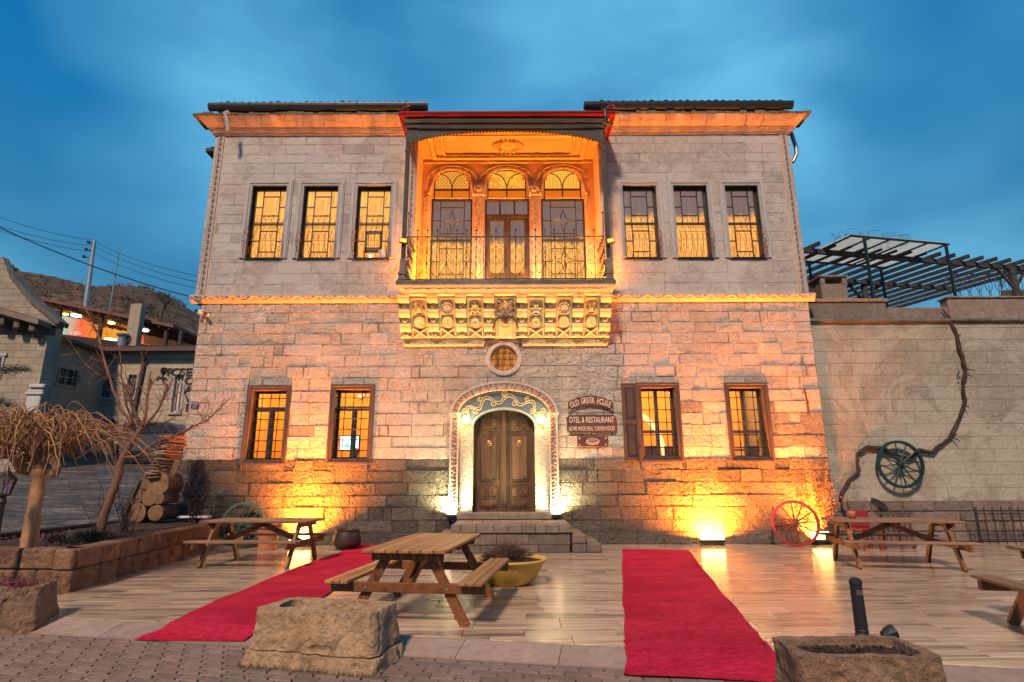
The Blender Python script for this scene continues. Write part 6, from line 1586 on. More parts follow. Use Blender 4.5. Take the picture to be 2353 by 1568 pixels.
# ================================================================== STONE TROUGHS
def trough(name, cx, cy_, rz, w, d, h, taper, mat, label, depth, seed, ledge=False, rim=.09, notch=False):
    t = thing(name, (cx, cy_, PAVZ), label, 'stone trough', 'old stone troughs used as planters', rz)
    m = MB()
    def surf(x, y, z):
        v = Vector((x*3+seed, y*3, z*3)); n = mn.fractal(v*1.3, .9, 2.0, 6)*.024 + mn.noise(v*.6)*.028 - max(0, mn.noise(v*3.1)-.25)*.06
        return n
    def shape(u, v, f):     # u, v in -1..1 on the rounded outline, f height 0..1
        k = 1-taper*f; e = 1
        if ledge and f < .24: k *= 1.03
        if ledge and .24 <= f < .275: k *= .955
        return u*w/2*k, v*d/2*k
    # outline ring
    ring = []; per = 2*(w+d); n = 150
    for i in range(n):
        s = per*i/n
        if s < w: p = (-1+2*s/w, -1)
        elif s < w+d: p = (1, -1+2*(s-w)/d)
        elif s < 2*w+d: p = (1-2*(s-w-d)/w, 1)
        else: p = (-1, 1-2*(s-2*w-d)/d)
        # round the corners a little
        q = 1-.06*(abs(p[0])*abs(p[1]))**6; ring.append((p[0]*q, p[1]*q))
    rows = []
    hs = [0, .05, .10, .15, .20, .235, .25, .265, .285]+[.31+.69*q/24 for q in range(25)]
    for f in hs:
        r = []
        for (u, v) in ring:
            x, y = shape(u, v, f); dd = surf(x, y, f*h); L_ = sqrt(x*x+y*y)
            x += dd*x/L_; y += dd*y/L_; z = f*h+surf(x+5, y, f)*.35*(1 if f > .05 else 0)
            if f > .95 and notch and v < -.9 and -.45 < u < -.2: z -= .10*(1-abs(u+.32)/.13)
            r.append((x, y, z))
        rows.append(r)
    inner = []
    for (k, zf, dz) in ((1, 1.0, .0), (1, .93, -.02), (.97, .70, 0), (.9, 1-depth, 0)):
        r = []
        for (u, v) in ring:
            x, y = shape(u, v, 1.0); x = (abs(x)-rim)*k*(1 if x > 0 else -1) if abs(x) > rim else 0; y = (abs(y)-rim)*k*(1 if y > 0 else -1) if abs(y) > rim else 0
            x *= 1+surf(x*2, y*2+9, zf)*.8; r.append((x, y, zf*h+surf(x, y+3, zf)*.5))
        inner.append(r)
    rows += inner; V = [p for r in rows for p in r]
    Fa = [(i*n+k, i*n+(k+1) % n, (i+1)*n+(k+1) % n, (i+1)*n+k) for i in range(len(rows)-1) for k in range(n)]
    Fa.append(tuple((len(rows)-1)*n+k for k in range(n)))
    m.add(V, Fa); b = m.build('basin', mat, t, world=False, smooth=False)
    m = MB(); zs = (1-depth+.04)*h; G = 10
    P = [((i/G-.5)*(w*(1-taper)-2*rim+.02), (j/G-.5)*(d*(1-taper)-2*rim+.02)) for j in range(G+1) for i in range(G+1)]
    for q in range(500): c = Vector((rnd.uniform(-.5, .5)*(w*(1-taper)-2*rim), rnd.uniform(-.5, .5)*(d*(1-taper)-2*rim), zs+.012)); L = rnd.uniform(.005, .018); A = [c+Vector((rnd.uniform(-L, L), rnd.uniform(-L, L), rnd.uniform(-.005, L))) for _ in range(4)]; m.add(A, [(0,1,2),(0,2,3),(0,3,1),(1,3,2)], rnd.uniform(.5, 3.2))
    m.add([(x, y, zs+mn.noise(Vector((x*6, y*6, seed)))*.03) for x, y in P], [(j*(G+1)+i, j*(G+1)+i+1, (j+1)*(G+1)+i+1, (j+1)*(G+1)+i) for j in range(G) for i in range(G)])
    m.build('soil', M_SOIL, t, world=False, smooth=True, kind='stuff'); return t, zs
tr1, _ = trough('stone_trough', -1.71, 5.73, radians(-13), 1.30, .66, .455, .11, M_TROUGH, 'large rough stone trough with chipped rim in front of the foreground picnic table', .34, 3.1, ledge=True, rim=.13, notch=True)
tr2, zs2 = trough('stone_trough', 2.24, 4.18, radians(-2), .92, .52, .50, .03, M_TROUGH2, 'smoother stone trough at the bottom right holding a dark bollard lamp', .16, 8.7, rim=.07)
tx, ty = gp(30, 1408, .1); tr3, zs3 = trough('stone_trough', tx-.22, ty+.05, radians(16), 1.0, .6, .46, .10, M_TROUGH2, 'dark stone trough cut off by the left edge, planted with small red leaves', .2, 14.2, rim=.08)
m = MB()       # grass at the foot of the front trough
for k in range(420):
    x = rnd.uniform(-2.42, -1.02); y = 5.73-(x+1.71)*.23-.36+rnd.uniform(-.05, .04)
    h = rnd.uniform(.02, .055); a = rnd.uniform(0, 6.28); m.add([(x, y, PAVZ-.01), (x+.008*cos(a), y+.008*sin(a), PAVZ-.01), (x+rnd.uniform(-.03, .03), y+rnd.uniform(-.03, .03), PAVZ+h)], [(0, 1, 2)], rnd.uniform(.6, 1.4))
tag(m.build('grass', plain('dry_moss_grass', (.10,.085,.03), .9, bscale=9)), kind='stuff')
# bollard lamp and a small spot lamp in the right trough
bx, by = gp(1984, 1478, PAVZ+zs2); t = thing('bollard_lamp', (bx, by, PAVZ+zs2), 'slim black bollard lamp standing upright in the right stone trough', 'bollard lamp')
m = MB(); m.lathe([(.062, 0), (.055, .04), (.046, .05), (.046, .065), (.042, .07), (.046, .08), (.044, .09), (.040, .095), (.043, .105), (.040, .385), (.038, .405)], 18, Matrix.Translation((bx, by, PAVZ+zs2))); m.build('post', M_BLACKPL, t, smooth=False)
m = MB(); m.lathe([(.041, .385), (.044, .395), (.042, .42), (.025, .435), (0, .44)], 18, Matrix.Translation((bx, by, PAVZ+zs2))); m.build('cap', M_BLACKPL, t)
m = MB(); m.cbox(bx-.022, bx-.002, by-.044, by-.03, PAVZ+zs2+.32, PAVZ+zs2+.355, .003); m.cbox(bx+.003, bx+.020, by-.044, by-.03, PAVZ+zs2+.32, PAVZ+zs2+.355, .003); m.build('lens', plain('smoked_lens', (.10,.09,.085), .3), t)
bx, by = gp(2052, 1474, PAVZ+zs2); t = thing('spot_lamp', (bx, by, PAVZ+zs2), 'small dark garden spot lamp lying behind the bollard in the right trough', 'spot lamp')
M = Matrix.Translation((bx-.03, by, PAVZ+zs2+.05)) @ Matrix.Rotation(radians(70), 4, 'Y'); m = MB(); m.lathe([(0, -.05), (.03, -.04), (.045, .0), (.05, .05), (.045, .05), (.0, .03)], 14, M); m.build('head', M_GUTTER, t, smooth=False)
m = MB(); m.tube([(bx-.03, by, PAVZ+zs2), (bx-.03, by+.02, PAVZ+zs2+.05)], .01, 6); m.build('stake', M_GUTTER, t)
m = MB()
for k in range(260):
    x, y = tx-.22+rnd.uniform(-.36, .42), ty+.05+rnd.uniform(-.2, .2); z0 = PAVZ+zs3; h = rnd.uniform(.03, .16)
    m.bar((x, y, z0), (x+rnd.uniform(-.03, .03), y+rnd.uniform(-.03, .03), z0+h), .004)
    for q in range(3):
        c = Vector((x+rnd.uniform(-.03, .03), y+rnd.uniform(-.03, .03), z0+h*rnd.uniform(.5, 1))); a = rnd.uniform(0, 6.28); L = .022
        m.add([c, c+Vector((L*cos(a), L*sin(a), .01)), c+Vector((L*cos(a+.8), L*sin(a+.8), .012))], [(0, 1, 2)], rnd.uniform(.5, 1.6))
tag(m.build('trough_plant', plain('red_leaf', (.14,.03,.03), .7, var=.6, bscale=8), loc=(tx-.2, ty, PAVZ+zs3)), 'low red-leaved plant growing in the left edge trough', 'plant')

# yellow fluted bowl with shrub
bx, by = fp(1171, 1300, 9.0)[0], 9.0; t = thing('planter_bowl', (bx, by, 0), 'big yellow fluted plastic bowl planter beside the entrance steps', 'planter')
prof = [(.0, 0), (.26, 0), (.30, .015), (.36, .07), (.43, .16), (.49, .26), (.515, .315), (.55, .325), (.56, .345), (.555, .36), (.52, .362), (.49, .345), (.47, .30), (0, .285)]
n = 96; m = MB(); V = []
for i, (r, z) in enumerate(prof):
    for k in range(n):
        rr = r-(.012*(.5-.5*cos(k*2*pi/n*32)) if 2 <= i <= 6 else 0); a = 2*pi*k/n; V.append((bx+rr*cos(a), by+rr*sin(a), z))
m.add(V, [(i*n+k, i*n+(k+1) % n, (i+1)*n+(k+1) % n, (i+1)*n+k) for i in range(len(prof)-1) for k in range(n)]); m.build('bowl', M_YELLOW, t, smooth=True)
m = MB(); G = 14
m.add([(bx+.49*(i/G)*cos(2*pi*j/20), by+.49*(i/G)*sin(2*pi*j/20), .315+.05*(1-i/G)+mn.noise(Vector((i*3.1, j*2.3, 1)))*.02) for i in range(G+1) for j in range(20)], [(i*20+j, i*20+(j+1) % 20, (i+1)*20+(j+1) % 20, (i+1)*20+j) for i in range(G) for j in range(20)])
m.build('soil', M_SOIL, t, kind='stuff')
def shrub(cx, cy_, z0, R, H, n, mat1, mat2, label, name='shrub', leaf=.02, ragged=.5):
    t = thing(name, (cx, cy_, z0), label, 'shrub'); st = MB(); l1 = MB(); l2 = MB()
    for k in range(n):
        a = rnd.uniform(0, 2*pi); r = R*sqrt(rnd.random()); h = H*(1-(r/R)**2*.75)*rnd.uniform(1-ragged, 1)
        b = Vector((cx+r*.35*cos(a), cy_+r*.35*sin(a), z0)); e = Vector((cx+r*cos(a), cy_+r*sin(a), z0+h)); mid = b.lerp(e, .5)+Vector((rnd.uniform(-.03, .03), rnd.uniform(-.03, .03), .03))
        st.tube([b, mid, e], [.006, .004, .002], 3)
        for q in range(16):
            f = rnd.uniform(.35, 1.02); c = mid.lerp(e, (f-.5)*2) if f > .5 else b.lerp(mid, f*2); c = c+Vector((rnd.gauss(0, .014), rnd.gauss(0, .014), rnd.gauss(0, .012)))
            aa = rnd.uniform(0, 6.28); el_ = rnd.uniform(-.3, 1.2); d = Vector((cos(aa)*cos(el_), sin(aa)*cos(el_), sin(el_)))*leaf*rnd.uniform(.7, 1.5); s = Vector((-sin(aa), cos(aa), 0))*leaf*.28
            (l1 if rnd.random() < .55 else l2).add([c, c+d*.5+s, c+d, c+d*.5-s], [(0, 1, 2, 3)], rnd.uniform(.5, 1.5))
    st.build('stem', M_BARK, t, kind='stuff'); l1.build('leaf', mat1, t, kind='stuff'); l2.build('leaf', mat2, t, kind='stuff'); return t
shrub(bx-.02, by, .33, .40, .34, 170, M_LEAF, M_LEAFRED, 'dense reddish heather-like shrub growing in the yellow bowl', leaf=.022)
shrub(bx-.30, by-.05, .33, .16, .16, 45, M_LEAF, M_LEAFRED, 'low dark green trailing plant at the left rim of the yellow bowl', leaf=.018)

# ================================================================== WHEELS
def wheel(cx, cy_, cz, R, rz, lean, mat, label, ns=12, hubm=None, rim_w=.042, group='old cart wheels'):
    t = thing('cart_wheel', (cx, cy_, cz), label, 'cart wheel', group, rot=(lean, 0, rz))
    M0 = Matrix.Rotation(pi/2, 4, 'X'); m = MB()
    m.lathe([(R, -.025), (R, .025), (R-rim_w*1.5, .03), (R-rim_w*1.6, -.03), (R, -.025)], 48, M0); m.build('rim', mat, t, world=False)
    m = MB(); m.lathe([(0, .10), (.035, .10), (.04, .07), (.07, .06), (.08, 0), (.07, -.06), (.04, -.08), (0, -.08)], 16, M0); m.build('hub', hubm or mat, t, world=False, smooth=False)
    for k in range(ns):
        a = 2*pi*k/ns+.1; m = MB(); m.tube([(.06*cos(a), 0, .06*sin(a)), (R*.45*cos(a), 0, R*.45*sin(a)), ((R-rim_w)*cos(a), 0, (R-rim_w)*sin(a))], [.022, .015, .017], 6); m.build('spoke', mat, t, world=False)
    return t
x, zc = fp(1828, 1208, F-.62); wheel(x, F-.62, .50, .50, radians(-24), radians(-9), M_REDWHEEL, 'bright red cart wheel leaning by the right floodlight', 12, M_HUB)
x, zc = fp(2069, 1067, 14.25); wheel(x, 14.25, zc, .57, 0, 0, M_GREEN, 'dark green cart wheel hanging on the garden wall over the vine', 12)
x, zc = fp(556, 1210, F-.35); wheel(x, F-.34, .50, .50, 0, radians(-8), M_GREEN2, 'faded green cart wheel leaning on the house behind the left picnic table', 12)

# cauldron and terracotta pot
x, _ = fp(797, 1240, F-.75); M = Matrix.Translation((x, F-.75, 0)); m = MB(); m.lathe([(0, .02), (.20, .02), (.30, .10), (.315, .17), (.27, .36), (.255, .40), (.275, .415), (.265, .425), (.24, .40), (.27, .20), (.2, .06), (0, .05)], 28, M)
tag(m.build('cauldron', M_COPPER, loc=(x, F-.75, 0), smooth=True), 'dark dented copper cauldron on the tiles at the far end of the diagonal carpet', 'cauldron')
x, _ = fp(617, 1230, F-.8); M = Matrix.Translation((x, F-.8, 0)); m = MB(); m.lathe([(0, 0), (.20, 0), (.21, .05), (.19, .06), (.235, .46), (.27, .47), (.275, .54), (.25, .55), (.24, .47), (0, .44)], 24, M)
tag(m.build('clay_pot', M_TERRA, loc=(x, F-.8, 0), smooth=False), 'tall terracotta pot behind the left picnic table by the wall', 'pot')

# ================================================================== GARDEN WALL, PERGOLA, RIGHT SIDE
GY = 14.45; gw = thing('garden_wall', (11, GY, 0), 'tall pale garden wall right of the house with a dark stone foot', 'wall')
gx0, gx1 = HL1+.02, 19.0; gzt = fp(2000, 742, GY)[1]; gzp = fp(2100, 1152, GY)[1]
m = MB(); m.box(gx0, gx1, GY+.012, GY+.5, 0, gzt); m.build('wall_core', M_GARDEN, gw)
gs = []; z = 0.0; ci = 0
while z < gzt-.05:
    h = min(.31, gzt-z) if z > gzp-.2 else gzp/4 if gzp/4 > .2 else .3
    if z < gzp-.05: h = min(h, gzp-z)
    x = gx0-rnd.uniform(0, .4)
    while x < gx1:
        w = rnd.uniform(.45, .95); a, b = max(x, gx0), min(x+w, gx1)
        if b-a > .05: gs.append((a, b, z, z+h, z < gzp-.05))
        x += w
    z += h
gs.sort(key=lambda s: s[0] > 13.6)
rest = MB()
for k, (a, b, c, d, low) in enumerate(gs):
    m = MB() if k < 290 else rest; pr = rnd.uniform(0, .006) + (rnd.uniform(.02, .06) if low else 0); e = .018 if low else .003; u = .003 if low else .001; y0 = GY-pr
    m.add([(a+u, GY+.02, c+u), (b-u, GY+.02, c+u), (b-u, GY+.02, d-u), (a+u, GY+.02, d-u), (a+u+e, y0, c+u+e), (b-u-e, y0, c+u+e), (b-u-e, y0, d-u-e), (a+u+e, y0, d-u-e)],
          [(0,1,5,4),(1,2,6,5),(2,3,7,6),(3,0,4,7),(4,5,6,7)], rnd.uniform(.94, 1.04) if not low else rnd.uniform(.8, 1.2))
    if k < 290: m.build('stone', M_DARKSTONE if low else M_GARDEN, gw, loc=((a+b)/2, GY, (c+d)/2))
if rest.v: rest.build('stone', M_GARDEN, gw, kind='stuff')
m = MB(); k = gx0
while k < gx1: w = rnd.uniform(.7, 1.2); m.cbox(k, min(k+w, gx1)-.004, GY-.10, GY+.5, gzt, gzt+.10, .03, rnd.uniform(.8, 1.2)); k += w
m.build('coping_moulding', M_MOSS, gw, kind='stuff')
gp1 = fp(2000, 705, GY)[1]; gp2 = fp(2250, 684, GY)[1]; xm = fp(2178, 700, GY)[0]; xl = fp(2035, 700, GY)[0]
m = MB(); m.cbox(gx0, xl, GY-.02, GY+.3, gzt+.10, gp1+.12, .02, .8); m.cbox(gx0, xl+.05, GY-.07, GY+.34, gp1+.12, gp1+.21, .02, 1.1); m.cbox(xl+.01, xm, GY+.0, GY+.3, gzt+.10, gp1-.02, .03, .95); m.cbox(xm+.01, gx1, GY+.0, GY+.3, gzt+.10, gp2-.02, .02, 1.1); m.cbox(xm-.02, gx1, GY-.04, GY+.34, gp2-.02, gp2+.03, .01, 1.1)
m.build('parapet', M_STEP, gw)
m = MB(); m.box(gx0, gx1, GY+.5, GY+9, gzt-.3, gzt+.05); m.build('terrace_deck', M_CONCRETE, gw)
# chimney on the terrace
cx0, cz0 = fp(1884, 690, GY+.55); cx1, _ = fp(1944, 690, GY+.55); t = thing('chimney', ((cx0+cx1)/2, GY+.8, cz0-.3), 'squat plastered chimney with open smoke holes on the garden wall', 'chimney')
m = MB(); m.cbox(cx0, cx1, GY+.4, GY+1.0, gzt, cz0+.42, .02); m.build('shaft', M_STEP, t)
m = MB()
for (a, b) in ((cx0, GY+.4), (cx1-.12, GY+.4), (cx0, GY+.88), (cx1-.12, GY+.88)): m.box(a, a+.12, b, b+.12, cz0+.42, cz0+.60)
m.cbox(cx0-.04, cx1+.04, GY+.36, GY+1.04, cz0+.60, cz0+.66, .01); m.build('cap', M_STEP, t)
# pergola
pg = thing('pergola', (12, 16, gzt), 'dark timber pergola with a pale sheet roof on the terrace above the garden wall', 'pergola')
ang = radians(-11.5); PD = Vector((sin(ang), cos(ang), 0)); PR = Vector((cos(ang), -sin(ang), 0))
PN = Vector((fp(1955, 545, 14.9)[0], 14.9, fp(1955, 545, 14.9)[1])); zr = PN.z
def Pp(u, v, dz=0): p = PN+PR*u+PD*v; return Vector((p.x, p.y, zr+dz))
ulen = 3.2; vlen = 1.9
m = MB(); a, b, c, d = Pp(-.1, -.1, .03), Pp(ulen, -.1, .03), Pp(ulen-.2, vlen, .03), Pp(-.35, vlen, .03); up3 = Vector((0, 0, .012))
m.add([a, b, c, d, a+up3, b+up3, c+up3, d+up3], [(0,1,2,3),(7,6,5,4),(0,4,5,1),(1,5,6,2),(2,6,7,3),(3,7,4,0)]); m.build('roof_sheet', M_CANOPY, pg)
for (p, q) in ((Pp(-.1, -.08), Pp(ulen, -.08)), (Pp(-.3, vlen-.02), Pp(ulen-.2, vlen-.02))): m = MB(); m.bar(p, q, .05, .05); m.build('steel_beam', M_GUTTER, pg)
for k in range(6): m = MB(); u = -.05+k*(ulen)/5; m.bar(Pp(u, -.08, 0), Pp(u-.2, vlen-.02, 0), .04, .04); m.build('steel_rafter', M_GUTTER, pg)
for (u, v) in ((.35, -.08), (ulen-.12, -.08), (.15, vlen-.02), (ulen-.45, vlen-.02)):
    m = MB(); p = Pp(u, v, 0); m.bar(p, (p.x, p.y, gzt), .06, .06); m.build('post', M_GUTTER, pg)
bz = zr-.02
for k in range(17):
    u = -1.0+k*.52; m = MB(); m.bar(Pp(u+.5, .6, .03), Pp(u-.6, 8.2, .03), .07, .11); m.build('rafter', M_PERGOLA, pg)
for v in (.9, 7.2): m = MB(); m.bar(Pp(-1.5, v, -.10), Pp(10, v, -.10), .10, .14); m.build('main_beam', M_PERGOLA, pg)
for (u, v) in ((.85, 3.0), (3.3, 3.2), (3.45, 7.2), (-.8, 7.2), (6.6, .9)):
    m = MB(); p = Pp(u, v, -.1); m.tube([p, (p.x+.05, p.y, gzt)], .10, 8); m.build('timber_post', M_PERGOLA, pg)
    for s in (-1, 1): m = MB(); m.bar((p.x, p.y, p.z-.7), p+PR*s*.6, .07); m.build('brace', M_PERGOLA, pg)
m = MB(); m.bar(Pp(-.5, 3.1, -.06), Pp(6.8, 3.1, -.06), .10, .12); m.build('main_beam', M_PERGOLA, pg)
# terrace railing (right)
def scroll_rail(x0, x1, y, z0, h, label, pitch=.27):
    t = thing('iron_railing', ((x0+x1)/2, y, z0), label, 'railing', 'iron railings on the terrace')
    m = MB(); m.bar((x0, y, z0+h), (x1, y, z0+h), .035, .02); m.bar((x0, y, z0+.03), (x1, y, z0+.03), .02); m.build('rail', M_IRON, t)
    n = int((x1-x0)/pitch)
    for k in range(n):
        x = x0+pitch*(k+.5); m = MB()
        for s in (-1, 1):
            m.tube([(x+s*.02, y, z0+h-.02), (x+s*.03, y, z0+h*.86), (x+s*.10, y, z0+h*.60), (x+s*.085, y, z0+h*.42), (x+s*.02, y, z0+h*.26), (x+s*.03, y, z0+h*.1), (x+s*.06, y, z0+.04)], .011, 4)
            spiral(m, x+s*.055, z0+h*.78, y, .045, 1.1, -pi/2, s, .009, 7)
        m.tube([(x, y, z0+h*.55), (x, y, z0+h*.25)], .010, 4); m.build('scroll_panel', M_IRON, t)
xr0, zr0 = fp(2172, 682, GY+.15); zr1 = fp(2172, 633, GY+.15)[1]
scroll_rail(xr0, 19, GY+.15, gp2+.03, zr1-gp2, 'dark scrolled iron railing on the parapet at the right photo edge')
xa, za = fp(2080, 708, GY+3.2); xb, _ = fp(2140, 708, GY+3.2); scroll_rail(xa-1.5, xb+.4, GY+3.2, gzt+.35, .75, 'scrolled iron railing further back under the pergola')
# bare vine twigs on top of the pergola
m = MB()
for k in range(46):
    p = Pp(rnd.uniform(-.2, 2.2), rnd.uniform(0, .6), .05); a = rnd.uniform(-.9, .9); L = rnd.uniform(.2, .75); pts = [p]
    for q in range(5): pts.append(pts[-1]+Vector((L*.2*sin(a), 0, L*.2*cos(a)*(.8-.22*q)))); a += rnd.uniform(-.1, .5)
    m.tube(pts, .006, 3)
tag(m.build('vine_twigs', M_VINE, loc=tuple(Pp(1, .3)), kind='stuff'))
# vine trunk across the garden wall
def P8(x, y, Y=None): return (2500+x/2.2395)*.7274, (700+y/2.2395)*.7274
V1 = [P8(1070, 620), P8(1090, 650), P8(1115, 670), P8(1150, 740), P8(1180, 810), P8(1190, 890), P8(1215, 960), P8(1235, 1040), P8(1228, 1120), P8(1215, 1180), P8(1235, 1260), P8(1228, 1310), P8(1190, 1420), P8(1120, 1530)]
PR1 = lambda x, y: ((2500+x/1.831)*.7274, (1300+y/1.831)*.7274)
V1 += [PR1(960, 100), PR1(910, 160), PR1(860, 200), PR1(820, 235), PR1(740, 225), PR1(700, 262), PR1(640, 262), PR1(560, 235), PR1(510, 212), PR1(440, 205), PR1(385, 250), PR1(385, 310), PR1(395, 345), PR1(350, 380), PR1(300, 455), PR1(285, 500), PR1(300, 560), PR1(320, 640)]
vt = thing('vine', (9, GY-.1, 0), 'thick bare dark vine trunk climbing the garden wall through the green wheel', 'vine')
pts = []; rs = []
for k, (a, b) in enumerate(V1):
    x, z = fp(a, b, GY-.10); z = max(z, .0); pts.append((x+rnd.uniform(-.02, .02), GY-.07-(.0 if k < 14 else .01), z)); rs.append(.018+.022*sin(min(1, k/9)*pi/2)*(1-.35*max(0, (k-12)/17))+rnd.uniform(-.004, .010))
fine = []; fr_ = []
for k in range(len(pts)-1):
    for q in range(4):
        f = q/4; p = Vector(pts[k]).lerp(Vector(pts[k+1]), f); p += Vector((mn.noise(p*5)*.03, 0, mn.noise(p*5+Vector((9, 0, 0)))*.03)); fine.append(p); fr_.append(max(.012, rs[k]*(1-f)+rs[k+1]*f+mn.noise(p*9)*.014))
m = MB(); m.tube(fine, fr_, 8); m.build('trunk', M_VINE, vt, smooth=True)
m = MB()
for (a, b, c, d) in ((1180, 1090, 1175, 1040), (1195, 1110, 1170, 1095), (1230, 1120, 1250, 1060), (1240, 1045, 1310, 1060), (1230, 1300, 1260, 1330), (1180, 810, 1200, 790), (1150, 1530, 1190, 1560)):
    p = Vector((fp(*P8(a, b), GY-.1)[0], GY-.08, fp(*P8(a, b), GY-.1)[1])); q = Vector((fp(*P8(c, d), GY-.14)[0], GY-.14, fp(*P8(c, d), GY-.14)[1])); m.tube([p, (p+q)/2+Vector((.02, -.03, 0)), q], [.018, .012, .006], 5)
for k in range(50):
    p = fine[rnd.choice(list(range(30, 50))+list(range(84, 100)))]; q = p+Vector((rnd.uniform(-.13, .13), -.05, rnd.uniform(-.1, .13))); m.tube([p, q], [.006, .003], 3)
m.build('stub_branch', M_VINE, vt, kind='stuff')
# iron fence at the right edge
fx0, fz1 = fp(2240, 1167, 13.9); t = thing('iron_fence', (fx0+1.5, 13.9, 0), 'low black iron fence with spear tops before the dark wall foot', 'fence')
m = MB(); m.bar((fx0, 13.9, fz1-.14), (fx0+3.6, 13.9, fz1-.14), .03, .02); m.bar((fx0, 13.9, .10), (fx0+3.6, 13.9, .10), .03, .02); m.build('rail', M_IRON, t)
for k in range(18):
    x = fx0+.2*k; m = MB(); m.tube([(x, 13.9, .0), (x, 13.9, fz1-.02 if k else fz1)], .011 if k else .03, 6); m.lathe([(.02, 0), (.0, .07)], 6, Matrix.Translation((x, 13.9, fz1-.03))); m.build('fence_bar', M_IRON, t)
m = MB()
for k in (1, 2, 3):
    for s in (-1, 1): spiral(m, fx0+.6*k+s*.05, fz1*.55, 13.89, .09, 1.5, 0 if s < 0 else pi, s, .007, 12); spiral(m, fx0+.6*k+s*.05, fz1*.35, 13.89, .07, 1.4, 0 if s < 0 else pi, -s, .007, 12)
m.build('scroll', M_IRON, t)
# round dish lamp and slatted chair behind the right table
x, zc = fp(2020, 1160, 13.4); t = thing('dish_lamp', (x, 13.4, 0), 'round black dish lamp on a post behind the right picnic table', 'lamp')
m = MB(); m.tube([(x+.03, 13.45, 0), (x+.03, 13.45, zc-.05)], .04, 8); m.build('post', M_IRON, t); m = MB(); m.lathe([(0, -.03), (.17, -.02), (.19, .02), (.175, .03), (0, .0)], 24, Matrix.Translation((x, 13.4, zc)) @ Matrix.Rotation(radians(22), 4, 'Y') @ Matrix.Rotation(radians(35), 4, 'X')); m.build('dish', M_IRON, t)
x, _ = fp(2060, 1230, 13.0); t = thing('slatted_chair', (x, 13.0, 0), 'dark slatted wooden chair back behind the right picnic table', 'chair')
for k in range(7): m = MB(); m.cbox(x-.35+.11*k, x-.29+.11*k, 13.0, 13.03, .08, .72, .005); m.build('slat', M_SASH2, t)
m = MB(); m.bar((x-.38, 13.02, .74), (x+.42, 13.02, .74), .05); m.bar((x-.38, 13.02, .08), (x+.42, 13.02, .08), .05); m.cbox(x-.36, x+.40, 13.04, 13.5, .36, .41, .01)
for (a, b) in ((-.34, .06), (.38, .06), (-.34, .46), (.38, .46)): m.bar((x+a, 13.0+b, 0), (x+a, 13.0+b, .38), .05)
m.build('frame', M_SASH2, t)
x, _ = fp(1990, 1215, 12.9); t = thing('plastic_chair', (x, 12.9, 0), 'red plastic chair mostly hidden behind the left end of the right picnic table', 'chair')
m = MB(); m.cbox(x-.22, x+.22, 12.7, 13.1, .40, .44, .015); m.build('seat', M_REDWHEEL, t); m = MB(); m.cbox(x-.21, x+.21, 13.08, 13.13, .44, .80, .02); m.build('backrest', M_REDWHEEL, t)
for (a, b) in ((-.19, 12.73), (.19, 12.73), (-.19, 13.08), (.19, 13.08)): m = MB(); m.bar((x+a, b, 0), (x+a, b, .41), .035); m.build('leg', M_REDWHEEL, t)
# leafy creeper over the right house corner near the flood
m = MB(); t = thing('creeper', (HX1-.5, F-.1, 0), 'dry leafy creeper at the house corner above the right floodlight', 'creeper')
for k in range(750):
    x = HX1-.45+rnd.gauss(0, .42); z = abs(rnd.gauss(.9, .42)); 
    if z > 1.9-(abs(x-(HX1-.3)))*.8 or x > HX1+.5: continue
    c = Vector((x, F-.05-rnd.random()*.12*(1.3-min(1.2, z*.5)), z)); a = rnd.uniform(0, 6.28); L = rnd.uniform(.02, .045); d = Vector((cos(a), -.4, sin(a)))*L; s = Vector((-sin(a), 0, cos(a)))*L*.35
    m.add([c, c+d*.5+s, c+d, c+d*.5-s], [(0, 1, 2, 3)], rnd.uniform(.6, 1.6))
m.build('leaf', M_LEAFRED, t, kind='stuff'); m = MB()
for k in range(16):
    x = HX1-.4+rnd.uniform(-.3, .3); p = [(x, F-.06, 0)]
    for q in range(6): x += rnd.uniform(-.14, .12); p.append((x, F-.05-rnd.random()*.04, .28*(q+1)))
    m.tube(p, [.012-.0015*q for q in range(7)], 4)
m.build('stem', M_VINE, t, kind='stuff')
m = MB(); xs_, zs_ = fp(1852, 925, F-.06); m.tube([(xs_, F-.05, zs_+.35), (xs_+.03, F-.07, zs_), (xs_+.02, F-.05, zs_-.30)], .02, 6); tag(m.build('iron_hook', M_RUST, loc=(xs_, F-.05, zs_)), 'rusty iron rod fixed upright on the wall near the right house corner', 'iron rod')
# ================================================================== LEFT SIDE: planter wall, trees, street, far houses
pw = thing('planter_wall', (-6.4, 11, 0), 'low rough brown block wall edging the raised planter on the left', 'wall')
def pwall(p0, p1, nrm, H, n, cols=(.7, 1.25)):
    p0, p1 = Vector(p0), Vector(p1); L = (p1-p0).length; d = (p1-p0)/L; nr_ = Vector(nrm)
    for c in range(2):
        z0, z1 = H*c/2, H*(c+1)/2; x = -rnd.uniform(0, .3)
        while x < L:
            w = rnd.uniform(.38, .62); a, b = max(x, 0), min(x+w, L)
            if b-a > .08:
                pr = rnd.uniform(0, .03); m = MB(); M = Matrix(((d.x, -nr_.x, 0, p0.x), (d.y, -nr_.y, 0, p0.y), (0, 0, 1, 0), (0, 0, 0, 1)))
                M = Matrix(((d.x, -nr_.x, 0, p0.x+nr_.x*pr), (d.y, -nr_.y, 0, p0.y+nr_.y*pr), (0, 0, 1, 0), (0, 0, 0, 1)))
                m.cbox(a+.006, b-.006, 0, .26, z0+.005-.1*(c == 0), z1-.005, .022, rnd.uniform(*cols), M=M); o = m.build('stone', M_PLANTER, pw, loc=tuple(p0+d*(a+b)/2)); recalc(o)
            x += w
wy0 = 8.4; PWX = lambda y: wallx(y)
pwall((PWX(F-.05), F-.05, 0), (PWX(wy0), wy0, 0), (1, 0, 0), .57, 10)
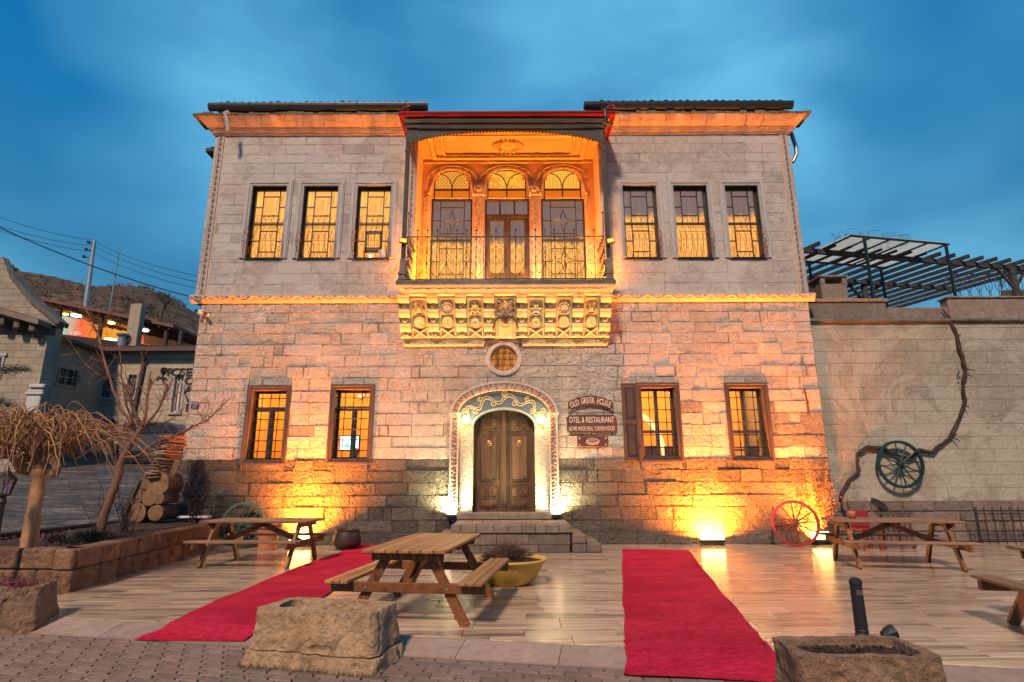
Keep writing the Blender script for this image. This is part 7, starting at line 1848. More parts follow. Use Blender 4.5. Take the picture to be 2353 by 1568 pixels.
pwall((PWX(wy0)-.02, wy0+.1, 0), (-11, wy0+.35, 0), (0, -1, 0), .57, 8)
m = MB(); m.add([(-12, wy0+.3, .49), (PWX(wy0)-.15, wy0+.2, .49), (PWX(F)-.15, F, .55), (-8.6, F, .62), (-8.8, 11.5, .52), (-12, 9.6, .48)], [(0,1,2,3,4,5)])
tag(m.build('planter_soil', M_SOIL), kind='structure')
m = MB(); m.cbox(-8.95, -8.75, 10, F-.2, -.1, .62, .02, .8); m.cbox(-12, -8.8, 9.45, 9.6, -.1, .55, .02, .8); m.build('back_kerb', M_DARKROOF, pw)
m = MB()
for k in range(1500):
    x, y = rnd.uniform(-9.5, -6.5), rnd.uniform(8.8, 13.6)
    if x > PWX(y)-.2: continue
    c = Vector((x, y, .53+rnd.random()*.03)); a = rnd.uniform(0, 6.28); L = rnd.uniform(.02, .05); m.add([c, c+Vector((L*cos(a), L*sin(a), .01)), c+Vector((L*cos(a+.7), L*sin(a+.7), .02))], [(0, 1, 2)], rnd.uniform(.5, 2))
tag(m.build('leaf_litter', M_LEAFRED), kind='stuff')

# trees from limb polylines; twigs sprout along them
def P2(x, y): return .4435*x, 872.9+.4435*y
def P1(x, y): return .3247*x, 472.8+.3247*y
def limb(pts, Y0, Y1):
    out = []
    for k, (a, b) in enumerate(pts):
        Y = Y0+(Y1-Y0)*k/max(1, len(pts)-1); x, z = fp(a, b, Y); out.append(Vector((x, Y, z)))
    return out
def smooth_pts(P, n=4, j=.012):
    out = []
    for i in range(len(P)-1):
        p0 = P[max(i-1, 0)]; p1, p2 = P[i], P[i+1]; p3 = P[min(i+2, len(P)-1)]
        for q in range(n):
            t = q/n; v = .5*((2*p1)+(p2-p0)*t+(2*p0-5*p1+4*p2-p3)*t*t+(3*p1-p0-3*p2+p3)*t**3)
            out.append(v+Vector((rnd.uniform(-j, j), rnd.uniform(-j, j), rnd.uniform(-j, j))))
    return out+[P[-1]]
tree = thing('bare_tree', (-7.5, 11, .55), 'bare reddish-brown fruit tree growing in the planter before the parked car', 'tree')
TY = 11.0
trunk = limb([P2(525, 770), P2(530, 740), P2(560, 640), P2(600, 540), P2(622, 460), P2(640, 400), P2(665, 350), P2(700, 300), P2(742, 245)], TY, TY); trunk[0].z = .5
m = MB(); S = smooth_pts(trunk); m.tube(S, [.082-.032*k/len(S) for k in range(len(S))], 9); m.build('trunk', M_BARK, tree, smooth=True)
limbs = [([P2(742, 245), P2(700, 170), P2(672, 90), P2(645, 20), P1(930, 1340), P1(890, 1200)], .042, TY-.1),
 ([P2(742, 245), P2(760, 120), P2(775, 0), P1(1035, 1400), P1(1062, 1290), P1(1070, 1170)], .042, TY+.2),
 ([P2(700, 300), P2(650, 230), P1(930, 1540), P1(860, 1440), P1(800, 1300), P1(745, 1110), P1(690, 900), P1(670, 870), P1(620, 760), P1(560, 660), P1(530, 560)], .045, TY-.4),
 ([P2(742, 245), P2(810, 170), P2(850, 90), P2(870, 20), P1(1160, 1370), P1(1225, 1230)], .034, TY),
 ([P2(720, 260), P2(700, 200), P1(960, 1550), P1(905, 1440), P1(880, 1340), P1(862, 1200), P1(845, 995)], .038, TY+.4),
 ([P1(760, 1240), P1(720, 1205), P1(660, 1170), P1(600, 1115), P1(540, 1025), P1(470, 930)], .020, TY-.4),
 ([P1(690, 900), P1(735, 830), P1(780, 765), P1(815, 690), P1(835, 630), P1(852, 560)], .018, TY-.3),
 ([P2(640, 400), P2(700, 400), P2(760, 360), P2(820, 318), P2(880, 300), P2(940, 275), P2(1000, 240), P2(1062, 218), P2(1110, 180), P2(1165, 120)], .042, TY-.7),
 ([P2(680, 330), P2(650, 290), P2(640, 240), P2(600, 235), P2(540, 236), P2(490, 228), P2(440, 215)], .024, TY-.2),
 ([P2(660, 350), P2(620, 320), P2(570, 305), P2(530, 300)], .016, TY+.1),
 ([P2(742, 245), P2(790, 230), P2(850, 225), P2(900, 200), P2(950, 150)], .024, TY+.3),
 ([P2(1062, 218), P2(1030, 170), P2(1010, 130)], .010, TY-.8), ([P2(850, 330), P2(900, 340), P2(930, 380)], .010, TY-.6),
 ([P1(880, 1340), P1(940, 1280), P1(990, 1180), P1(1010, 1060)], .016, TY+.3), ([P1(1160, 1370), P1(1220, 1360), P1(1300, 1290), P1(1330, 1230)], .014, TY)]
tw = MB(); allp = []
for pts, r, Yk in limbs:
    P = limb(pts, TY, Yk); S = smooth_pts(P, 4, .01); r *= .78; m = MB(); m.tube(S, [r*(1-.78*k/len(S)) for k in range(len(S))], 7); m.build('branch', M_BARK, tree, smooth=True)
    allp += [(S[k], (S[min(k+1, len(S)-1)]-S[max(k-1, 0)]).normalized(), r*(1-.78*k/len(S))) for k in range(2, len(S))]
for (p, d, r) in allp:
    for q in range(2):
        if rnd.random() < .9:
            a = Vector((rnd.gauss(0, 1), rnd.gauss(0, .7), rnd.gauss(.35, .8))).normalized(); dr = (d*.5+a).normalized(); L = rnd.uniform(.06, .42); e = p+dr*L*.6
            e2 = e+(dr+Vector((rnd.gauss(0, .3), rnd.gauss(0, .3), .3))).normalized()*L*.5; tw.tube([p, e, e2], [min(r*.5, .007), .004, .002], 3)
            if rnd.random() < .5: b = (dr+Vector((rnd.gauss(0, .8), rnd.gauss(0, .5), .3))).normalized(); tw.tube([e, e+b*L*.35], [.003, .0015], 3)
tw.build('twig', M_BARK, tree, kind='stuff')

# weeping tree, pruned head with a dome of hanging shoots
wt_ = thing('weeping_tree', (-6.95, 8.9, .5), 'weeping mulberry with a knobbly head and a dome of bare hanging shoots', 'tree')
WY = 8.75
trk = limb([P2(150, 880), P2(155, 840), P2(165, 760), P2(175, 680), P2(190, 590), P2(200, 520), P2(205, 470)], WY, WY); trk[0].z = .45
m = MB(); S = smooth_pts(trk, 4, .006); m.tube(S, [.118*(1+.14*mn.noise(S[k]*5))-.03*sin(k/len(S)*pi*.5)+(.03 if k > len(S)-4 else 0) for k in range(len(S))], 10); m.build('trunk', M_BARK2, wt_, smooth=True)
heads = [([P2(205, 480), P2(160, 450), P2(110, 445), P2(60, 400), P2(10, 370), P2(-40, 390)], .075, WY-.2), ([P2(205, 480), P2(215, 440), P2(250, 410), P2(288, 420), P2(292, 480), P2(265, 500)], .075, WY-.1),
 ([P2(200, 480), P2(170, 430), P2(130, 400), P2(60, 395), P2(0, 400)], .06, WY+.3), ([P2(200, 460), P2(200, 400), P2(230, 370), P2(270, 380)], .07, WY+.4), ([P2(200, 470), P2(120, 460), P2(90, 430), P2(95, 400)], .085, WY-.3)]
for pts, r, Yk in heads:
    P = limb(pts, WY, Yk); S = smooth_pts(P, 4, .02); m = MB(); m.tube(S, [r*(1-.4*k/len(S))*(1+.22*mn.noise(S[k]*8)) for k in range(len(S))], 8); m.build('limb', M_BARK2, wt_, smooth=True)
hc = limb([P2(150, 390)], WY, WY)[0]; zt_w = fp(*P2(150, 150), WY)[1]
tw = MB(); tk = MB()
for k in range(250):
    a = rnd.uniform(0, 2*pi); R = rnd.uniform(.35, 1.30)**1.0; 
    st_ = hc+Vector((rnd.uniform(-.55, .55), rnd.uniform(-.45, .45), rnd.uniform(-.02, .25))); top = zt_w-hc.z
    d = Vector((cos(a)*1.1, sin(a)*.85, 0)); hgt = rnd.uniform(.55, 1.0)*top*(1.05-.35*R/1.4); drop = rnd.uniform(.25, 1.15)*(R/1.3)**.8
    pts = []
    for q in range(9):
        f = q/8; p = st_+d*R*f; p.z = st_.z+hgt*sin(min(1, f*1.6)*pi/2)*(1 if f < .62 else 1)-drop*max(0, f-.35)**1.6*1.8; p += Vector((mn.noise(p*4+Vector((k, 0, 0))), mn.noise(p*4+Vector((0, k, 0))), mn.noise(p*3+Vector((0, 0, k)))))*.07; pts.append(p)
    (tk if k < 60 else tw).tube(pts, [(.020 if k < 60 else .0115)*(1-.75*q/8) for q in range(9)], 4)
    if rnd.random() < .6:
        p = pts[5]; b = Vector((rnd.gauss(0, 1), rnd.gauss(0, 1), -.9)).normalized(); tw.tube([p, p+b*.2, p+b*.28+Vector((0, 0, -.15))], [.005, .004, .002], 3)
tk.build('shoot', M_BARK2, wt_, kind='stuff'); tw.build('shoot', M_BARK2, wt_, kind='stuff')

# thorny shrubs in the planter and against the house
def brush(x, y, z, n, H, R, label, leafy=.4, name='bare_shrub'):
    t = thing(name, (x, y, z), label, 'shrub'); s = MB(); l = MB()
    for k in range(n):
        a = rnd.uniform(0, 6.28); lean = rnd.uniform(.1, .9); h = H*rnd.uniform(.5, 1.05); p = Vector((x+rnd.uniform(-.1, .1), y+rnd.uniform(-.1, .1), z)); pts = [p]
        d = Vector((cos(a)*lean*R/H, sin(a)*lean*R/H*.6, 1)).normalized()
        for q in range(6): d = (d+Vector((rnd.gauss(0, .13), rnd.gauss(0, .1), rnd.gauss(0, .06)))).normalized(); pts.append(pts[-1]+d*h/6)
        s.tube(pts, [.011-.0015*q for q in range(7)], 4)
        for q in range(1, 7):
            for w in range(2):
                dd = Vector((rnd.gauss(0, 1), rnd.gauss(0, .8), rnd.gauss(.4, .5))).normalized(); L = rnd.uniform(.04, .18); e = pts[q]+dd*L; s.tube([pts[q], e], [.004, .002], 3)
                if rnd.random() < leafy: ll = rnd.uniform(.02, .05); sd_ = dd.cross(Vector((0, 1, .3))).normalized()*ll*.5; l.add([e, e+dd*ll*.5+sd_, e+dd*ll, e+dd*ll*.5-sd_], [(0, 1, 2, 3)], rnd.uniform(.6, 1.8))
    s.build('stem', M_VINE, t, kind='stuff')
    if l.v: l.build('leaf', M_LEAFRED, t, kind='stuff')
x, _ = fp(470, 1150, 13.5); brush(-7.15, 13.45, .55, 26, 1.5, .9, 'thorny bare rose bush against the house left of the green wheel')
brush(-7.2, 11.2, .55, 14, 1.1, .45, 'sparse dry-leaved shrub right of the bare tree trunk'); brush(-7.95, 11.6, .55, 10, .9, .4, 'thin dry-leaved shrub left of the bare tree trunk')
shrub(-6.95, 9.95, .5, .38, .26, 120, M_LEAF, plain('olive_leaf', (.12,.10,.025), .8, var=.6, bscale=8), 'low yellow-green evergreen cushion in the planter', leaf=.03); shrub(-7.5, 9.9, .5, .2, .2, 45, M_LEAFRED, M_LEAF, 'small brown dried plant beside the yellow-green cushion', leaf=.03)
# log pile with planks by the house corner
lp = (-8.05, 13.2); gz_lp = .60
M2 = [(0, 0, .20), (.46, .0, .17), (.26, .33, .185), (-.05, .36, .15), (.50, .30, .12), (.42, .62, .25), (.10, .62, .14)]
for k, (dx, dz, r) in enumerate(M2):
    x, z = lp[0]-.08+dx*.85, gz_lp+.2+dz; t = thing('log', (x, lp[1], z), ['largest cut log at the bottom left of the wood pile', 'bottom right log of the wood pile', 'middle round log of the wood pile', 'small log left of the middle of the pile', 'small shadowed log at the right edge of the pile', 'wide split log on top right of the pile', 'small log near the top of the pile'][k], 'log', 'logs in the wood pile')
    m = MB(); R0 = [r*(1+.10*mn.noise(Vector((cos(2*pi*q/16)*1.5, sin(2*pi*q/16)*1.5, k*3.3)))) for q in range(16)]
    V = [(x+R0[q]*cos(2*pi*q/16), lp[1]-.25, z+R0[q]*sin(2*pi*q/16)) for q in range(16)]+[(x+R0[q]*cos(2*pi*q/16), lp[1]+.35, z+R0[q]*sin(2*pi*q/16)) for q in range(16)]
    m.add(V, [(q, (q+1) % 16, 16+(q+1) % 16, 16+q) for q in range(16)]+[tuple(range(31, 15, -1))]); m.build('bark', M_LOG, t)
    m = MB(); V2 = [(x, lp[1]-.262, z)]+[(x+R0[q]*.93*cos(2*pi*q/16), lp[1]-.256, z+R0[q]*.93*sin(2*pi*q/16)) for q in range(16)]+V[:16]
    m.add(V2, [(0, 1+(q+1) % 16, 1+q) for q in range(16)]+[(1+q, 1+(q+1) % 16, 17+(q+1) % 16, 17+q) for q in range(16)], rnd.uniform(.8, 1.2)); m.build('cut_face', M_LOGEND, t)
for k in range(28):
    z = gz_lp+.95+k*.034; x = lp[0]+.14+.008*k+rnd.uniform(-.05, .05); w = rnd.uniform(.08, .15)*(1-.006*k); m = MB(); M = Matrix.Translation((x, lp[1]+rnd.uniform(-.1, .1), z)) @ Matrix.Rotation(rnd.uniform(-.10, .10), 4, 'Y') @ Matrix.Rotation(rnd.uniform(-.2, .2), 4, 'Z')
    m.cbox(-w, w, -.3, .35, -.012, .012, .004, rnd.uniform(.7, 1.8), M=M); o = m.build('wood_plank', M_GREYWOOD, loc=(x, lp[1], z)); tag(o, 'thin rough plank in the tall stack above the logs', 'plank', 'planks stacked above the logs')
m = MB(); m.bar((lp[0]-.38, lp[1]-.3, .5), (lp[0]-.10, lp[1]-.25, 1.5), .10, .03, (1, 0, 0)); tag(m.build('leaning_board', M_SASH2, loc=(lp[0]-.3, lp[1]-.3, .5)), 'dark board leaning on the left side of the wood pile', 'board')
m = MB(); x, z = fp(400, 1080, 12.9); m.bar((x-.03, 12.9, z-.12), (x+.06, 12.9, z+.22), .12, .03, (0, 1, 0)); tag(m.build('offcut', M_LOGEND, loc=(x, 12.9, z)), 'short pale board offcut lodged upright in the wood pile', 'board')
m = MB(); x, z = fp(452, 1187, 13.6); m.cbox(x-.35, x+.35, 13.4, 13.6, z-.03, z+.02, .01); tag(m.build('shelf_board', M_WHITEPAINT, loc=(x, 13.5, z)), 'pale board lying low against the house corner beside the rose bush', 'board')

# post lantern cut by the left edge
x, zc = fp(12, 1120, 8.2); t = thing('lamp_post', (x, 8.2, .0), 'dark post lantern with glass sides cut by the left photo edge', 'lamp post')
m = MB(); m.lathe([(.07, 0), (.07, .3), (.045, .34), (.04, zc-.22), (.055, zc-.2), (.03, zc-.14), (.06, zc-.10)], 12, Matrix.Translation((x, 8.2, 0))); m.build('post', M_IRON, t)
m = MB()
for k in range(6):
    a, b = 2*pi*k/6, 2*pi*(k+1)/6; m.bar((x+.07*cos(a), 8.2+.07*sin(a), zc-.10), (x+.115*cos(a), 8.2+.115*sin(a), zc+.10), .012)
m.lathe([(.13, .10), (.09, .15), (.045, .18), (.03, .22), (.012, .23), (.008, .28), (0, .29)], 12, Matrix.Translation((x, 8.2, zc))); m.lathe([(.075, -.11), (.075, -.09)], 12, Matrix.Translation((x, 8.2, zc))); m.build('lantern_frame', M_IRON, t)
m = MB(); m.lathe([(.068, -.10), (.11, .10)], 6, Matrix.Translation((x, 8.2, zc))); m.build('lantern_glass', M_GLASS, t); m = MB(); m.lathe([(.015, -.10), (.02, -.03), (.035, .02), (.02, .06), (0, .065)], 10, Matrix.Translation((x, 8.2, zc))); m.build('bulb', M_WHITEPAINT, t)
# pine bough poking in at the left edge
pb = thing('pine_branch', (-10, 11, 4), 'dark pine bough entering at the left edge beside the stone house', 'pine branch')
for (y0_, y1_, x1_, nm) in ((855, 848, 66, 0), (905, 935, 30, 1)):
    p0 = Vector((fp(-60, y0_, 10)[0], 10, fp(-60, y0_, 10)[1])); p1 = Vector((fp(x1_, y1_, 10)[0], 10, fp(x1_, y1_, 10)[1])); m = MB(); m.tube([p0, p1], [.02, .006], 5); m.build('bough', M_VINE, pb); l = MB()
    for k in range(900):
        f = rnd.random(); c = p0.lerp(p1, f)+Vector((rnd.gauss(0, .03), rnd.gauss(0, .08), rnd.gauss(0, .05)*(1.4-f))); d = Vector((rnd.gauss(.6, .5), rnd.gauss(0, .5), rnd.gauss(0, .5))).normalized()*.08; s = Vector((0, .0, .004)); l.add([c-s, c+d, c+s], [(0, 1, 2)], rnd.uniform(.5, 1.5))
    l.build('needle', M_PINE, pb, kind='stuff')

# ---- parked car
def car():
    x0, _ = fp(238, 1040, 27); x1, zt = fp(462, 985, 27); zg = fp(340, 1049, 26.2)[1]; L = 4.55; sc = (x1-x0)/L; W_ = 1.85
    t = thing('parked_car', ((x0+x1)/2, 27.0, zg), 'dark grey SUV parked in the street in front of the far house', 'car', rz=radians(-3))
    k = sc; P = lambda x, z: ((x-L/2)*k, z*k)
    body = [(0.05,.42),(.02,.62),(.10,.86),(.95,1.02),(1.25,1.06),(4.35,1.10),(4.50,.98),(4.53,.60),(4.45,.36),(4.05,.30)]
    def arch(cx, r=.40, n=8): return [(cx+r*cos(pi*q/n), .32+r*sin(pi*q/n)) for q in range(n+1)]
    out = body+arch(3.65)[::1]+[(3.2,.24),(1.4,.24)]+arch(.90)+[(.45,.28)]
    secs = [(-W_/2, 1.0), (-W_/2+.06, 1.0), (W_/2-.06, 1.0), (W_/2, 1.0)]
    m = MB(); n = len(out)
    for y in (-W_/2, W_/2): pass
    V = []
    for (y, s) in ((-W_/2+.07, .0), (-W_/2, .02), (W_/2, .02), (W_/2-.07, .0)):
        for (x, z) in out: V.append((P(x, z)[0], y*k, P(x, z+(0 if abs(y) > W_/2-.02 else .015))[1]))
    m.add(V, [(r*n+i, r*n+(i+1) % n, (r+1)*n+(i+1) % n, (r+1)*n+i) for r in range(3) for i in range(n)]+[tuple(range(n))[::-1], tuple(range(3*n, 4*n))]); recalc(m.build('body', M_CARPAINT, t, world=False))
    roof = [(1.20,1.06),(2.00,1.52),(2.5,1.62),(3.4,1.60),(4.05,1.44),(4.42,1.10)]; rr = [(1.25,1.0)]+roof+[(4.38,1.0)]
    m = MB(); nn = len(rr); V = []
    for y, dz in ((-W_/2+.06, 0), (-W_/2+.22, 1), (W_/2-.22, 1), (W_/2-.06, 0)):
        for (x, z) in rr: V.append((P(x, z)[0], (y)*k, P(x, z if dz else 1.0+(z-1.0)*.93)[1]))
    m.add(V, [(r*nn+i, r*nn+(i+1) % nn, (r+1)*nn+(i+1) % nn, (r+1)*nn+i) for r in range(3) for i in range(nn)]+[tuple(range(nn))[::-1], tuple(range(3*nn, 4*nn))]); recalc(m.build('roof', M_CARPAINT, t, world=False))
    for g in ([(1.48,1.10),(2.06,1.44),(2.70,1.50),(2.70,1.10)], [(2.76,1.10),(2.76,1.50),(3.35,1.48),(3.62,1.12)], [(3.70,1.14),(3.45,1.46),(3.85,1.38),(4.12,1.16)]):
        for s in (-1, 1): m = MB(); m.prism([P(x, z) for x, z in g], s*(W_/2-.062)*k, s*(W_/2-.03)*k, lambda u, v, w: (u, w, v)); recalc(m.build('side_window', M_CARGLASS, t, world=False))
    m = MB(); m.add([(P(1.26, 1.07)[0]-.01, -.72*k, P(0, 1.08)[1]), (P(1.26, 1.07)[0]-.01, .72*k, P(0, 1.08)[1]), (P(1.98, 1.5)[0]-.01, .6*k, P(0, 1.51)[1]), (P(1.98, 1.5)[0]-.01, -.6*k, P(0, 1.51)[1])], [(0,3,2,1)]); m.build('windscreen', M_CARGLASS, t, world=False)
    for cx in (.90, 3.65):
        for s in (-1, 1):
            M = Matrix.Translation((P(cx, 0)[0], s*(W_/2-.10)*k, .34*k)) @ Matrix.Rotation(-s*pi/2, 4, 'X') @ Matrix.Rotation(0, 4, 'Z')
            m = MB(); m.lathe([(.22*k, .11*k), (.33*k, .11*k), (.35*k, .07*k), (.35*k, -.10*k), (.22*k, -.1*k)], 24, M); w = m.build('wheel', M_TYRE, t, world=False)
            m = MB(); 
            m.lathe([(0, .09*k), (.05*k, .09*k), (.05*k, .06*k)], 12, M)
            for q in range(10): a = 2*pi*q/10; m.bar(M @ Vector((.04*k*cos(a), .04*k*sin(a), .08*k)), M @ Vector((.22*k*cos(a), .22*k*sin(a), .09*k)), .035*k, .02*k)
            m.lathe([(.20*k, .10*k), (.235*k, .11*k), (.235*k, .08*k)], 20, M); rm = m.build('rim', M_RIM, w, world=False)
            
    m = MB(); m.cbox(P(4.2, 0)[0], P(4.54, 0)[0], -W_/2*k-.01, -W_/2*k+.25, .88*k, 1.0*k, .01); m.build('tail_lamp', M_TAILRED, t, world=False)
    m = MB(); m.cbox(P(.05, 0)[0], P(.35, 0)[0], -W_/2*k-.008, -W_/2*k+.25, .70*k, .80*k, .01); m.build('headlight', M_RIM, t, world=False)
    m = MB(); m.cbox(P(1.35, 0)[0], P(1.55, 0)[0], -W_/2*k-.16, -W_/2*k-.0, 1.02*k, 1.16*k, .02); m.build('wing_mirror', M_CARPAINT, t, world=False)
    for dx in (2.15, 3.05): m = MB(); m.cbox(P(dx, 0)[0], P(dx+.16, 0)[0], -W_/2*k-.02, -W_/2*k, .93*k, .96*k, .004); m.build('door_handle', M_RIM, t, world=False)
car()

# ---- far house with the painted wall lettering
CY = 33.0
def hb(px, py, Y=CY): return fp(px, py, Y)
fx0, _ = hb(228, 900); fx1 = hb(520, 900)[0]+3; zb = hb(300, 1048)[1]-1.5; ze = hb(300, 812)[1]
rc = thing('far_house', ((fx0+fx1)/2, CY, zb+1.2), 'two-storey pale block house across the street with dark wall lettering', 'house')
winpx = [(289, 862, 316, 914, 1), (392, 862, 424, 948, 1), (234, 862, 262, 914, 1)]
wr = []
for (a, b, c, d, _) in winpx: xa, za = hb(a, d); xb, zt = hb(c, b); wr.append((xa, xb, za, zt))
dxa, dza = hb(237, 1050); dxb, dzt = hb(268, 962); wr.append((dxa, dxb, dza-1, dzt))
rects = [(fx0, fx1, zb, ze)]
for w in wr: rects = subtract(rects, w)
m = MB()
for (a, b, c, d) in rects: m.box(a, b, CY, CY+.4, c, d)
m.box(fx0, fx0+.4, CY+.4, CY+8, zb, ze); m.box(fx0, fx1, CY+7.6, CY+8, zb, ze); m.box(fx0, fx1, CY+.4, CY+7.6, ze-.2, ze); m.build('wall', M_FARBLOCK, rc)
for i, (xa, xb, za, zt) in enumerate(wr[:3]):
    m = MB(); t_ = .12
    m.box(xa-.12, xb+.12, CY-.04, CY+.0, zt, zt+.14); m.box(xa-.12, xb+.12, CY-.10, CY+.0, za-.12, za); m.box(xa-.12, xa, CY-.04, CY, za, zt); m.box(xb, xb+.12, CY-.04, CY, za, zt); w = m.build('window', M_WHITESTONE, rc)
    m = MB(); m.box(xa, xa+t_*.7, CY+.15, CY+.25, za, zt); m.box(xb-t_*.7, xb, CY+.15, CY+.25, za, zt); m.box(xa, xb, CY+.15, CY+.25, zt-t_*.7, zt); m.box(xa, xb, CY+.15, CY+.25, za, za+t_*.7); m.box((xa+xb)/2-.04, (xa+xb)/2+.04, CY+.15, CY+.25, za, zt); m.box(xa, xb, CY+.15, CY+.25, zt-.45, zt-.37); m.build('frame', M_WHITEPAINT, w)
    m = MB(); m.add([(xa, CY+.24, za), (xb, CY+.24, za), (xb, CY+.24, zt), (xa, CY+.24, zt)], [(0,1,2,3)]); m.build('pane', M_GLASS_FAR if i != 1 else plain('drawn_beige_curtain', (.28,.22,.15), .7), w)
    if i != 1:
        m = MB()
        for k in range(1, 6): m.tube([(xa+(xb-xa)*k/6, CY-.05, za), (xa+(xb-xa)*k/6, CY-.05, zt)], .015, 4)
        for k in range(1, 7): m.tube([(xa, CY-.06, za+(zt-za)*k/7), (xb, CY-.06, za+(zt-za)*k/7)], .015, 4)
        m.build('window_grille', M_IRON, w)
m = MB(); cxd = (dxa+dxb)/2; hw = (dxb-dxa)/2; m.prism([(cxd-hw, dza-1), (cxd+hw, dza-1)]+[(cxd+hw*cos(pi*k/10), dzt-hw*.8+hw*.8*sin(pi*k/10)) for k in range(11)], CY+.1, CY+.3, lambda u, v, w: (u, w, v)); m.build('arched_door', M_DARKROOF, rc)
m = MB(); m.tube([(cxd+hw*1.15*cos(pi*k/12), CY-.02, dzt-hw*.8+hw*.95*sin(pi*k/12)) for k in range(13)], .10, 6); m.build('door_arch', M_WHITESTONE, rc)
m = MB(); m.box(fx0, fx1, CY-.10, CY, ze-.35, ze-.12); m.box(fx0, fx1, CY-.25, CY+.2, ze-.12, ze); m.build('eaves_moulding', M_WHITESTONE, rc)
m = MB(); m.box(fx0-.3, fx1, CY-.65, CY-.4, ze+.0, ze+.22); m.box(fx0-.3, fx1, CY-.62, CY+.3, ze+.02, ze+.10); m.build('gutter', M_MUDBRICK, rc)
m = MB(); m.add([(fx0-.3, CY-.5, ze+.22), (fx1, CY-.5, ze+.22), (fx1, CY+4, ze+.9), (fx0-.3, CY+4, ze+.9)], [(0,1,2,3)]); rf = m.build('roof', M_MUDBRICK, rc); m = MB()
k = fx0-.25
while k < fx1: m.tube([(k, CY-.6, ze+.24), (k, CY+3.9, ze+.95)], .10, 6); k += .24
m.build('tile_run', M_MUDBRICK, rf, kind='stuff')
x, zt = hb(338, 812); _, z2 = hb(315, 1020); m = MB(); m.tube([(x, CY-.5, zt), (x, CY-.35, zt-.25), (x-.02, CY-.12, zt-.5), (x-.3, CY-.12, z2)], .11, 8); m.build('downpipe', M_MUDBRICK, rc)
M_DARKLET = plain('black_wall_letters', (.02,.018,.02), .6)
def chr_part(c_, px, py, hpx, sx=1.25): x, z = hb(px, py); s = hpx/FPX*(CY*.98)/.70; text_part('wall_letter', c_, s, M_DARKLET, Matrix.Translation((x, CY-.04, z)) @ FACE, rc, depth=.05, sx=sx)
for c_, px_ in zip('ROSE', (393, 407, 421, 435)): chr_part(c_, px_, 856, 18)
for c_, py__ in zip('CAVE', (876, 896, 918, 938)): chr_part(c_, 434, py__, 17)
m = MB(); x, z = hb(374, 862)      # iron rose emblem beside the name
for k in range(3): spiral(m, x+.05, z+.22, CY-.05, .22-.05*k, 1.5, k*2, 1, .06, 10)
m.tube([(x+.05, CY-.05, z+.05), (x+.0, CY-.05, z-.2), (x+.12, CY-.05, z-.45)], .035, 5); m.tube([(x, CY-.05, z-.2), (x-.2, CY-.05, z-.12), (x-.3, CY-.05, z-.32)], .05, 5); m.tube([(x+.03, CY-.05, z-.25), (x+.22, CY-.05, z-.18), (x+.28, CY-.05, z-.3)], .05, 5); m.build('rose_emblem', M_DARKLET, rc)
m = MB()
for (a, b) in ((346, 979), (385, 975)): x, z = hb(a, b); m.lathe([(0, .15), (.12, .1), (.15, 0)], 10, Matrix.Translation((x, CY-.05, z)))
m.build('wall_lamp', M_IRON, rc)

# ---- middle house with a flat oblique wall, barred window
B0 = Vector((fp(80, 900, 29)[0], 29)); B1 = Vector((fp(236, 900, 33)[0], 33)); bd = (B1-B0).normalized(); BL = (B1-B0).length; bn = Vector((bd.y, -bd.x))
def onB(px, py):       # point on the oblique wall plane under a pixel
    r = ray(px, py); den = r.x*bn.x+r.y*bn.y; t = (B0.x*bn.x+B0.y*bn.y)/den; p = Vector((r.x*t, r.y*t)); return (p-B0).dot(bd), CAMZ+r.z*t
mh = thing('middle_house', (B0.x, B0.y+4, 2), 'plain plastered house wall between the corbelled stone house and the lettered one', 'house')
s_, z_ = onB(128, 775); ztL = z_; _, ztR = onB(225, 815)
wa, wzt = onB(139, 846); wb, _ = onB(178, 850); _, wzb = onB(150, 884); 
def BM(s, o, z): return Vector((B0.x+bd.x*s+bn.x*o, B0.y+bd.y*s+bn.y*o, z))
bz0 = 1.0; rects = [(-1, BL, bz0, min(ztL, ztR))]; rects = subtract(rects, (wa, wb, wzb, wzt)); m = MB()
for (a, b, c, d) in rects:
    m.add([BM(a, 0, c), BM(b, 0, c), BM(b, 0, d), BM(a, 0, d)], [(0, 1, 2, 3)])
zt0 = min(ztL, ztR); m.add([BM(-1, 0, zt0), BM(BL, 0, zt0), BM(BL, 0, ztR+.01), BM(-1, 0, ztL+.01)], [(0,1,2,3)]); m.add([BM(-1, -6, bz0), BM(-1, 0, bz0), BM(-1, 0, ztL), BM(-1, -6, ztL)], [(0,1,2,3)])
m.add([BM(-1, 0, zt0), BM(BL, 0, zt0), BM(BL, -6, zt0), BM(-1, -6, zt0)], [(0,1,2,3)]); m.build('wall', M_FARSTONE, mh)
m = MB()
for (a, b, c, d) in ((wa-.1, wa, wzb, wzt), (wb, wb+.1, wzb, wzt), (wa-.1, wb+.1, wzt, wzt+.1), (wa-.15, wb+.15, wzb-.15, wzb)):
    P = [BM(a, .05, c), BM(b, .05, c), BM(b, .05, d), BM(a, .05, d), BM(a, -.2, c), BM(b, -.2, c), BM(b, -.2, d), BM(a, -.2, d)]; m.add(P, [(0,1,2,3),(0,4,5,1),(1,5,6,2),(2,6,7,3),(3,7,4,0)])
w = m.build('window', M_FARSTONE, mh); m = MB(); m.add([BM(wa, -.18, wzb), BM(wb, -.18, wzb), BM(wb, -.18, wzt), BM(wa, -.18, wzt)], [(0,1,2,3)]); m.build('pane', M_GLASS_FAR, w); m = MB()
for f in (.0, .5, .96): m.bar(BM(wa+(wb-wa)*f, -.14, wzb), BM(wa+(wb-wa)*f, -.14, wzt), .07)
m.bar(BM(wa, -.14, (wzb+wzt)/2), BM(wb, -.14, (wzb+wzt)/2), .06); m.build('frame', M_WHITEPAINT, w); m = MB()
